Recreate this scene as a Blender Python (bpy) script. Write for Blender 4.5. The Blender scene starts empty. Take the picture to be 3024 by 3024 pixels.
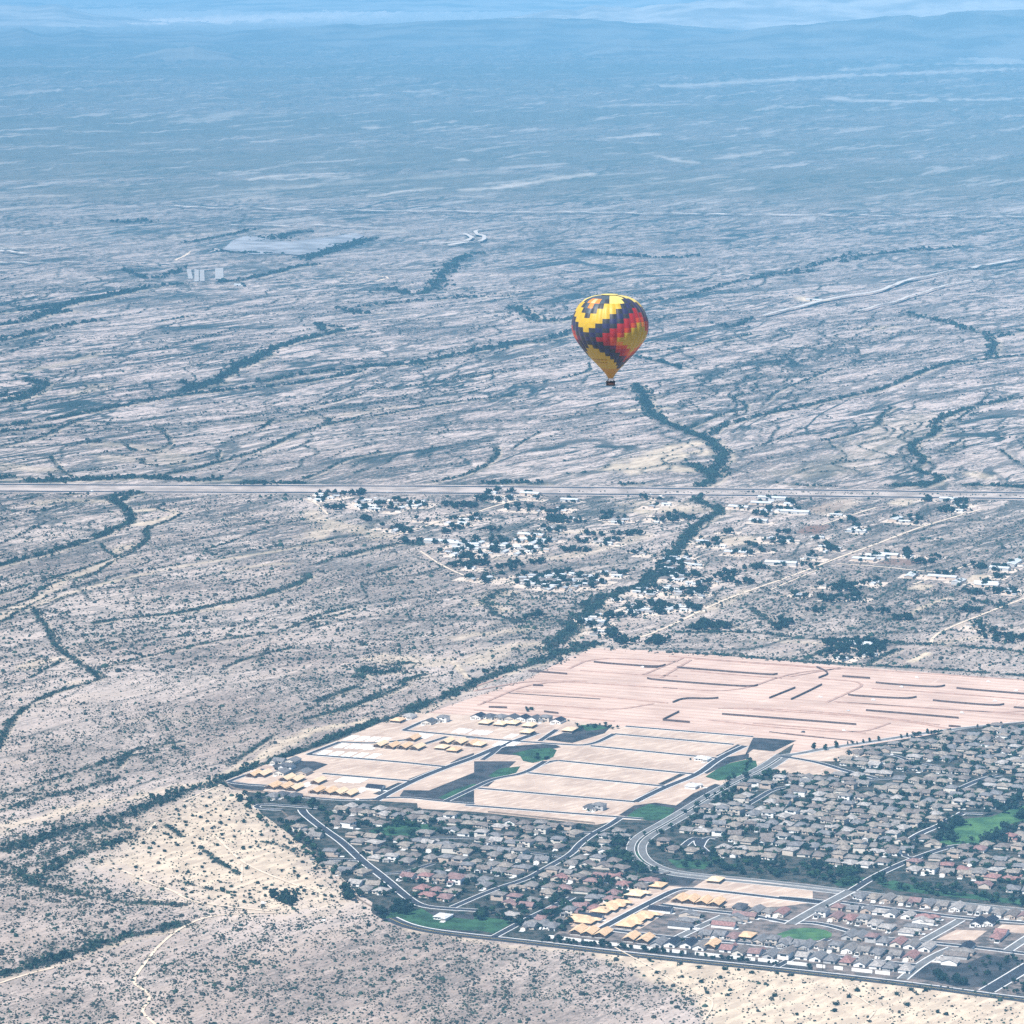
import bpy, math, random
import numpy as np
from mathutils import Vector, Matrix

# ------------------------------------------------------------------ camera, sky, sun, exposure
sc = bpy.context.scene
col = sc.collection
H, FPX, TH0 = 1000.0, 11200.0, math.atan(1662.0 / 11200.0)      # camera height, focal length in photo pixels, pitch down
cam_d = bpy.data.cameras.new('camera')
cam = bpy.data.objects.new('camera', cam_d)
col.objects.link(cam)
sc.camera = cam
cam.location = (0, 0, H)
cam.rotation_euler = (math.pi / 2 - TH0, 0, 0)
cam_d.sensor_width = 36.0
cam_d.lens = 36.0 * FPX / 3024.0
cam_d.clip_start = 5.0
cam_d.clip_end = 400000.0

SUN_EL, SUN_AZ = 56.0, 222.0        # azimuth measured clockwise from +Y: behind the camera and to its left
world = bpy.data.worlds.new('World')
sc.world = world
world.use_nodes = True
wn = world.node_tree
bg = wn.nodes['Background']
sky = wn.nodes.new('ShaderNodeTexSky')
sky.sky_type = 'NISHITA'
sky.sun_disc = False
sky.sun_elevation = math.radians(SUN_EL)
sky.sun_rotation = math.radians(SUN_AZ)
sky.altitude = 800
sky.air_density = 1.0
sky.dust_density = 1.5
wn.links.new(sky.outputs[0], bg.inputs[0])
bg.inputs[1].default_value = 0.075
sun_d = bpy.data.lights.new('sun', 'SUN')
sun_d.energy = 4.2
sun_d.angle = math.radians(6.0)
sun_d.color = (1.0, 0.92, 0.83)
sun = bpy.data.objects.new('sun', sun_d)
col.objects.link(sun)
az, el = math.radians(SUN_AZ), math.radians(SUN_EL)
sd = Vector((math.sin(az) * math.cos(el), math.cos(az) * math.cos(el), math.sin(el)))
sun.rotation_euler = sd.to_track_quat('Z', 'Y').to_euler()
sun.location = (0, 0, 1500)
sc.view_settings.view_transform = 'Standard'
sc.view_settings.look = 'None'
sc.view_settings.exposure = 1.0
sc.view_settings.gamma = 1.0
sc.cycles.use_denoising = False
sc.cycles.max_bounces = 4
sc.cycles.diffuse_bounces = 2
sc.cycles.volume_bounces = 0
sc.cycles.caustics_reflective = False
sc.cycles.caustics_refractive = False

rng = np.random.default_rng(11)
random.seed(5)

# ------------------------------------------------------------------ mapping of measured points to the ground plane
CR = dict(F=(0, 0, 1.0), c2=(600, 2000, .41408), c3=(1400, 2000, .41408), c4=(2224, 2000, .41408), c5=(1600, 2500, .41408),
          c6=(2300, 2500, .37474), c7=(1900, 1400, .58178), c8=(0, 2200, .62112), d5=(0, 1400, .62112), d6=(900, 1400, .56936),
          d3=(0, 700, .78261), d4=(1512, 700, .78261), d1=(0, 0, .78261), d2=(1512, 0, .78261))
CT, ST = math.cos(TH0), math.sin(TH0)


def px(crop, pts):
    ox, oy, s = CR[crop]
    return [(ox + x * s, oy + y * s) for x, y in pts]


def gnd(X, Y, z=0.0):
    """survey point (photo pixel) -> ground position"""
    a, b = (X - 1512.0) / FPX, (1512.0 - Y) / FPX
    dy, dz = CT + b * ST, -ST + b * CT
    t = (z - H) / dz
    return (a * t, dy * t)


def G(crop, pts):
    return [gnd(x, y) for x, y in px(crop, pts)]


def proj(x, y, z=0.0):
    zc = y * CT - (z - H) * ST
    yc = y * ST + (z - H) * CT
    return 1512 + FPX * x / zc, 1512 - FPX * yc / zc


B_ANG = math.radians(-22.0)
BD = np.array([math.cos(B_ANG), math.sin(B_ANG)])          # street direction "along"
AD = np.array([-BD[1], BD[0]])                             # street direction "away"


# ------------------------------------------------------------------ numpy noise
def _perm(seed):
    r = np.random.default_rng(seed)
    p = r.permutation(256)
    return np.concatenate([p, p]), r.normal(size=(256, 2))


_PC = {}


def perlin(x, y, seed=0):
    if seed not in _PC:
        _PC[seed] = _perm(seed)
    p, g = _PC[seed]
    xi, yi = np.floor(x).astype(np.int64), np.floor(y).astype(np.int64)
    xf, yf = x - xi, y - yi
    xi &= 255
    yi &= 255
    u, v = xf * xf * xf * (xf * (xf * 6 - 15) + 10), yf * yf * yf * (yf * (yf * 6 - 15) + 10)

    def gr(ix, iy, fx, fy):
        q = g[p[p[ix & 255] + (iy & 255)] & 255]
        return q[..., 0] * fx + q[..., 1] * fy
    a = gr(xi, yi, xf, yf)
    b = gr(xi + 1, yi, xf - 1, yf)
    c = gr(xi, yi + 1, xf, yf - 1)
    d = gr(xi + 1, yi + 1, xf - 1, yf - 1)
    return (a + u * (b - a)) + v * ((c + u * (d - c)) - (a + u * (b - a)))


def fbm(x, y, o=4, seed=0, gain=.5):
    s, a = 0, 1
    for k in range(o):
        s = s + a * perlin(x, y, seed + k)
        x, y, a = x * 2.03 + 7.1, y * 2.03 + 3.7, a * gain
    return s


def sstep(a, b, x):
    t = np.clip((x - a) / (b - a), 0, 1)
    return t * t * (3 - 2 * t)


WA = math.radians(54)                                       # run of the desert washes
WD = np.array([math.cos(WA), math.sin(WA)])


def height(x, y):
    x, y = np.asarray(x, float), np.asarray(y, float)
    amp = 8 * sstep(7600, 12000, y) + 18 * sstep(14000, 30000, y)
    along, across = x * WD[0] + y * WD[1], -x * WD[1] + y * WD[0]
    wx = across + 160 * fbm(x / 900, y / 900, 2, 40)
    n = fbm(wx / 210, along / 1100, 4, 21, .55)
    n2 = fbm(x / 2300, y / 2300, 2, 30)
    r = 1 - np.abs(n) * 1.5
    return amp * np.clip(.9 + .8 * n2 - .75 * r, 0, 3)


# ------------------------------------------------------------------ mesh helpers
def link(o, parent=None):
    col.objects.link(o)
    if parent is not None:
        o.parent = parent
    return o


def np_mesh(name, V, F, mats=None, smooth=False, mi=None):
    V = np.ascontiguousarray(V, dtype=np.float32)
    F = np.ascontiguousarray(F, dtype=np.int32)
    k = F.shape[1]
    me = bpy.data.meshes.new(name)
    me.vertices.add(len(V))
    me.vertices.foreach_set('co', V.ravel())
    me.loops.add(F.size)
    me.loops.foreach_set('vertex_index', F.ravel())
    me.polygons.add(len(F))
    me.polygons.foreach_set('loop_start', np.arange(len(F), dtype=np.int32) * k)
    me.polygons.foreach_set('loop_total', np.full(len(F), k, dtype=np.int32))
    if mats is not None:
        for m in (mats if isinstance(mats, (list, tuple)) else [mats]):
            me.materials.append(m)
    if mi is not None:
        me.polygons.foreach_set('material_index', np.ascontiguousarray(mi, dtype=np.int32))
    me.polygons.foreach_set('use_smooth', np.full(len(F), bool(smooth)))
    me.update(calc_edges=True)
    return me


class MB:
    """collects faces of any size, then links them as ONE mesh object"""

    def __init__(s):
        s.v, s.f, s.m = [], [], []

    def add(s, v, f, m=0):
        n = len(s.v)
        s.v += [tuple(p) for p in v]
        s.f += [tuple(n + i for i in q) for q in f]
        s.m += [m] * len(f)

    def box(s, x0, x1, y0, y1, z0, z1, m=0):
        s.add([(x0, y0, z0), (x1, y0, z0), (x1, y1, z0), (x0, y1, z0), (x0, y0, z1), (x1, y0, z1), (x1, y1, z1), (x0, y1, z1)],
              [(0, 3, 2, 1), (4, 5, 6, 7), (0, 1, 5, 4), (1, 2, 6, 5), (2, 3, 7, 6), (3, 0, 4, 7)], m)

    def obox(s, c, ux, hx, hy, z0, z1, m=0):
        """box round centre c turned so that its x axis is the unit vector ux"""
        uy = (-ux[1], ux[0])
        q = [(c[0] + a * hx * ux[0] + b * hy * uy[0], c[1] + a * hx * ux[1] + b * hy * uy[1]) for a, b in ((-1, -1), (1, -1), (1, 1), (-1, 1))]
        s.add([(x, y, z0) for x, y in q] + [(x, y, z1) for x, y in q],
              [(0, 3, 2, 1), (4, 5, 6, 7), (0, 1, 5, 4), (1, 2, 6, 5), (2, 3, 7, 6), (3, 0, 4, 7)], m)

    def tube(s, p, q, r0, r1, n=6, m=0):
        p, q = Vector(p), Vector(q)
        d = (q - p).normalized()
        a = d.orthogonal().normalized()
        b = d.cross(a)
        vs = []
        for c, r in ((p, r0), (q, r1)):
            for k in range(n):
                t = 2 * math.pi * k / n
                vs.append(tuple(c + a * (r * math.cos(t)) + b * (r * math.sin(t))))
        fs = [(k, (k + 1) % n, n + (k + 1) % n, n + k) for k in range(n)] + [tuple(range(n))[::-1], tuple(range(n, 2 * n))]
        s.add(vs, fs, m)

    def mesh(s, name, mats=None, smooth=False):
        me = bpy.data.meshes.new(name)
        me.from_pydata(s.v, [], s.f)
        if mats is not None:
            for m in (mats if isinstance(mats, (list, tuple)) else [mats]):
                me.materials.append(m)
        me.polygons.foreach_set('material_index', s.m)
        if smooth:
            me.polygons.foreach_set('use_smooth', [True] * len(s.f))
        me.update()
        return me

    def build(s, name, mats, parent=None, smooth=False):
        return link(bpy.data.objects.new(name, s.mesh(name, mats, smooth)), parent)


def tag(o, label=None, cat=None, group=None, kind=None):
    if label and len(label.split()) > 16:
        label = label.replace(', from the west', '').replace(' up from the ', ' above the ')
    if label and len(label.split()) > 16:
        label = label.replace(' from the west', '').replace(' at the south end', '')
    for k, v in (('label', label), ('category', cat), ('group', group), ('kind', kind)):
        if v:
            o[k] = v
    return o


def empty(name, loc, rz=0.0):
    o = bpy.data.objects.new(name, None)
    o.empty_display_size = 1.0
    o.location = loc
    o.rotation_euler = (0, 0, rz)
    return link(o)


def resample(P, step):
    P = np.asarray(P, float)
    d = np.hypot(*np.diff(P, axis=0).T)
    L = np.concatenate([[0], np.cumsum(d)])
    n = max(2, int(L[-1] / step) + 1)
    t = np.linspace(0, L[-1], n)
    return np.stack([np.interp(t, L, P[:, 0]), np.interp(t, L, P[:, 1])], 1)


def smoothline(P, step=8.0, it=2):
    P = np.asarray(P, float)
    for _ in range(it):
        if len(P) < 3:
            break
        Q = [P[0]]
        for a, b in zip(P[:-1], P[1:]):
            Q += [a * .75 + b * .25, a * .25 + b * .75]
        Q.append(P[-1])
        P = np.array(Q)
    return resample(P, step)


def offset(P, d):
    T = np.gradient(P, axis=0)
    T /= np.maximum(1e-9, np.hypot(T[:, 0], T[:, 1]))[:, None]
    N = np.stack([-T[:, 1], T[:, 0]], 1)
    return P + N * (d if np.isscalar(d) else np.asarray(d)[:, None])


def strip(mb, P, d0, d1, z0, z1=None, m=0, h=None):
    """strip along P between two sideways offsets; a solid kerb when z1 is given; h drapes it on the relief"""
    a, b = offset(P, d0), offset(P, d1)
    n = len(P)
    za = height(a[:, 0], a[:, 1]) if h else np.zeros(n)
    zb = height(b[:, 0], b[:, 1]) if h else np.zeros(n)
    if z1 is None:
        v = [(p[0], p[1], z0 + k) for p, k in zip(a, za)] + [(p[0], p[1], z0 + k) for p, k in zip(b, zb)]
        f = [(i + 1, i, n + i, n + i + 1) for i in range(n - 1)] if d1 > d0 else [(i, i + 1, n + i + 1, n + i) for i in range(n - 1)]
        mb.add(v, f, m)
    else:
        v = []
        for Q, zz in ((a, z0), (a, z1), (b, z1), (b, z0)):
            v += [(p[0], p[1], zz) for p in Q]
        f = []
        for i in range(n - 1):
            for k in range(3):
                f.append((k * n + i, k * n + i + 1, (k + 1) * n + i + 1, (k + 1) * n + i))
        f += [(0, n, 2 * n, 3 * n), (n - 1, 4 * n - 1, 3 * n - 1, 2 * n - 1)]
        mb.add(v, f, m)


def in_poly(x, y, P):
    x, y = np.asarray(x, float), np.asarray(y, float)
    r = np.zeros(x.shape, bool)
    n = len(P)
    for i in range(n):
        x0, y0 = P[i]
        x1, y1 = P[(i + 1) % n]
        if y0 == y1:
            continue
        c = ((y0 > y) != (y1 > y)) & (x < (x1 - x0) * (y - y0) / (y1 - y0) + x0)
        r ^= c
    return r


def dist_line(x, y, P, reach):
    """distance to a polyline, inf beyond reach"""
    D = np.full(x.shape, 1e9)
    P = np.asarray(P, float)
    for a, b in zip(P[:-1], P[1:]):
        m = (x > min(a[0], b[0]) - reach) & (x < max(a[0], b[0]) + reach) & (y > min(a[1], b[1]) - reach) & (y < max(a[1], b[1]) + reach)
        if not m.any():
            continue
        xx, yy = x[m], y[m]
        d = b - a
        t = np.clip(((xx - a[0]) * d[0] + (yy - a[1]) * d[1]) / max(1e-9, d @ d), 0, 1)
        q = np.hypot(xx - a[0] - t * d[0], yy - a[1] - t * d[1])
        D[m] = np.minimum(D[m], q)
    return D


def sdist_poly(x, y, P, reach=80):
    """signed distance (positive inside), clipped to reach"""
    Q = list(P) + [P[0]]
    d = np.minimum(dist_line(x, y, np.array(Q), reach), reach)
    return np.where(in_poly(x, y, P), d, -d)


# ------------------------------------------------------------------ materials
def new_mat(name):
    m = bpy.data.materials.new(name)
    m.use_nodes = True
    nt = m.node_tree
    return m, nt, nt.nodes['Principled BSDF']


def N(nt, t, **kw):
    n = nt.nodes.new(t)
    for k, v in kw.items():
        setattr(n, k, v)
    return n


def mathn(nt, op, a, b=None, c=None, clamp=False):
    n = nt.nodes.new('ShaderNodeMath')
    n.operation = op
    n.use_clamp = clamp
    for i, v in enumerate((a, b, c)):
        if v is None:
            continue
        if isinstance(v, (int, float)):
            n.inputs[i].default_value = v
        else:
            nt.links.new(v, n.inputs[i])
    return n.outputs[0]


def ramp(nt, v, a, b, lo=0.0, hi=1.0):
    n = nt.nodes.new('ShaderNodeMapRange')
    n.interpolation_type = 'SMOOTHSTEP'
    for i, q in enumerate((v, a, b, lo, hi)):
        if isinstance(q, (int, float)):
            n.inputs[i].default_value = q
        else:
            nt.links.new(q, n.inputs[i])
    return n.outputs[0]


def mixc(nt, f, a, b):
    n = nt.nodes.new('ShaderNodeMix')
    n.data_type = 'RGBA'
    for i, v in ((0, f), (6, a), (7, b)):
        if isinstance(v, (int, float)):
            n.inputs[i].default_value = v
        elif isinstance(v, tuple):
            n.inputs[i].default_value = v + (1,)
        else:
            nt.links.new(v, n.inputs[i])
    return n.outputs[2]


def noise(nt, vec, scale, detail=3.0, rough=.55, dist=0.0):
    n = nt.nodes.new('ShaderNodeTexNoise')
    n.inputs['Scale'].default_value = scale
    n.inputs['Detail'].default_value = detail
    n.inputs['Roughness'].default_value = rough
    n.inputs['Distortion'].default_value = dist
    nt.links.new(vec, n.inputs['Vector'])
    return n.outputs[0]


def mapping(nt, vec, rot=0.0, sx=1.0, sy=1.0, off=0.0):
    """turn by -rot about z, then scale"""
    a = nt.nodes.new('ShaderNodeMapping')
    a.inputs['Rotation'].default_value = (0, 0, -rot)
    a.inputs['Location'].default_value = (off, off * .7, 0)
    nt.links.new(vec, a.inputs[0])
    b = nt.nodes.new('ShaderNodeMapping')
    b.inputs['Scale'].default_value = (sx, sy, 1)
    nt.links.new(a.outputs[0], b.inputs[0])
    return b.outputs[0]


def geo_pos(nt):
    return nt.nodes.new('ShaderNodeNewGeometry').outputs['Position']


def simple(name, c, rough=.9, var=.18, scale=.25, c2=None, spec=.2, detail=3, metal=0.0):
    """plain surface with a mottled base colour"""
    m, nt, b = new_mat(name)
    p = geo_pos(nt)
    n = noise(nt, p, scale, detail)
    c2 = c2 or tuple(x * (1 - var) for x in c)
    hi = tuple(min(1, x * (1 + var * .6)) for x in c)
    nt.links.new(mixc(nt, ramp(nt, n, .35, .65), c2, hi), b.inputs['Base Color'])
    b.inputs['Roughness'].default_value = rough
    b.inputs['Specular IOR Level'].default_value = spec
    b.inputs['Metallic'].default_value = metal
    return m


M = {}
M['asphalt'] = simple('dark_asphalt', (.035, .04, .052), .85, .25, .08)
M['asphalt_old'] = simple('worn_asphalt', (.13, .135, .14), .9, .2, .06)
M['highway'] = simple('highway_concrete', (.30, .28, .27), .9, .12, .05)
M['concrete'] = simple('pale_concrete', (.56, .57, .57), .85, .1, .2)
M['slab'] = simple('fresh_concrete_slab', (.72, .74, .74), .8, .1, .15)
M['lawn'] = simple('mown_grass', (.026, .075, .034), .95, .35, .06, c2=(.014, .042, .022))
M['park_lawn'] = simple('park_grass', (.055, .125, .045), .95, .35, .04, c2=(.026, .075, .035))
M['dry_yard'] = simple('yard_gravel', (.055, .052, .046), .95, .4, .09, c2=(.010, .020, .017))
M['dark_plot'] = simple('dark_planted_plot', (.042, .042, .046), .95, .4, .05, c2=(.016, .02, .024))
M['ply'] = simple('plywood_sheathing', (.58, .42, .27), .85, .12, .4, c2=(.50, .34, .20))
M['ply_pale'] = simple('weathered_plywood', (.64, .50, .34), .85, .12, .4)
M['stud'] = simple('timber_studs', (.22, .13, .085), .9, .4, .6)
M['glass'] = simple('window_glass', (.02, .025, .035), .25, .1, .3, spec=.5)
M['garage'] = simple('garage_door_paint', (.30, .28, .26), .6, .1, .5)
M['dark_garage'] = simple('shade_black', (.03, .03, .035), .9, .1, .5)  # near-black panel painting the shade inside a garage; also tyres and hair
M['white_wall'] = simple('white_render', (.78, .78, .76), .85, .05, .2)
M['brown_wall'] = simple('brown_block', (.09, .065, .06), .9, .3, .2)
M['trunk'] = simple('tree_bark', (.07, .05, .04), .95, .3, 1.5)
M['wire'] = simple('dark_metal', (.05, .05, .055), .5, .1, 1, metal=.6)
STUCCO = [simple('stucco_' + n, c, .9, .06, .3) for n, c in (('cream', (.62, .58, .52)), ('tan', (.46, .38, .32)), ('white', (.78, .78, .76)),
                                                          ('beige', (.52, .46, .40)), ('grey', (.42, .42, .42)))]


def roof_mat(name, c):
    m, nt, b = new_mat(name)
    p = geo_pos(nt)
    oi = nt.nodes.new('ShaderNodeObjectInfo')
    n = noise(nt, p, .5, 3, .6)
    n2 = noise(nt, p, 2.2, 2, .5)
    base = mixc(nt, ramp(nt, n, .35, .65), tuple(x * .48 for x in c), tuple(min(1, x * .92) for x in c))
    base = mixc(nt, mathn(nt, 'MULTIPLY', ramp(nt, n2, .4, .6), .35), base, tuple(x * .55 for x in c))
    nt.links.new(base, b.inputs['Base Color'])
    b.inputs['Roughness'].default_value = .85
    b.inputs['Specular IOR Level'].default_value = .2
    return m


ROOFS = [('brown', (.215, .19, .178)), ('grey-brown', (.26, .245, .235)), ('tan', (.32, .285, .25)), ('dark grey', (.11, .115, .13)),
         ('pinkish', (.33, .19, .18)), ('grey', (.225, .225, .235)), ('pale grey', (.42, .40, .385)), ('dusty rose', (.29, .19, .185)),
         ('near-black', (.03, .032, .05)), ('white', (.72, .74, .75))]
ROOFM = {n: roof_mat('roof_tiles_' + n.replace(' ', '_').replace('-', '_'), c) for n, c in ROOFS}


def foliage_mat(name, a, b_, c, sc1=.12):
    m, nt, b = new_mat(name)
    p = geo_pos(nt)
    n = noise(nt, p, sc1, 2, .6)
    n2 = noise(nt, p, .9, 2, .6)
    x = mixc(nt, ramp(nt, n, .38, .62), a, b_)
    x = mixc(nt, mathn(nt, 'MULTIPLY', ramp(nt, n2, .5, .68), .7), x, c)
    nt.links.new(x, b.inputs['Base Color'])
    b.inputs['Roughness'].default_value = .85
    b.inputs['Specular IOR Level'].default_value = .15
    return m


M['leaf'] = foliage_mat('garden_foliage', (.010, .028, .015), (.018, .044, .020), (.035, .065, .032))
M['leaf_dark'] = foliage_mat('dark_foliage', (.005, .014, .012), (.009, .024, .016), (.018, .036, .022))
M['leaf_wash'] = foliage_mat('mesquite_foliage', (.012, .030, .024), (.022, .046, .032), (.04, .065, .045), .02)
M['scrub'] = foliage_mat('creosote_foliage', (.018, .024, .022), (.032, .036, .030), (.06, .06, .05), .02)

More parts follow.
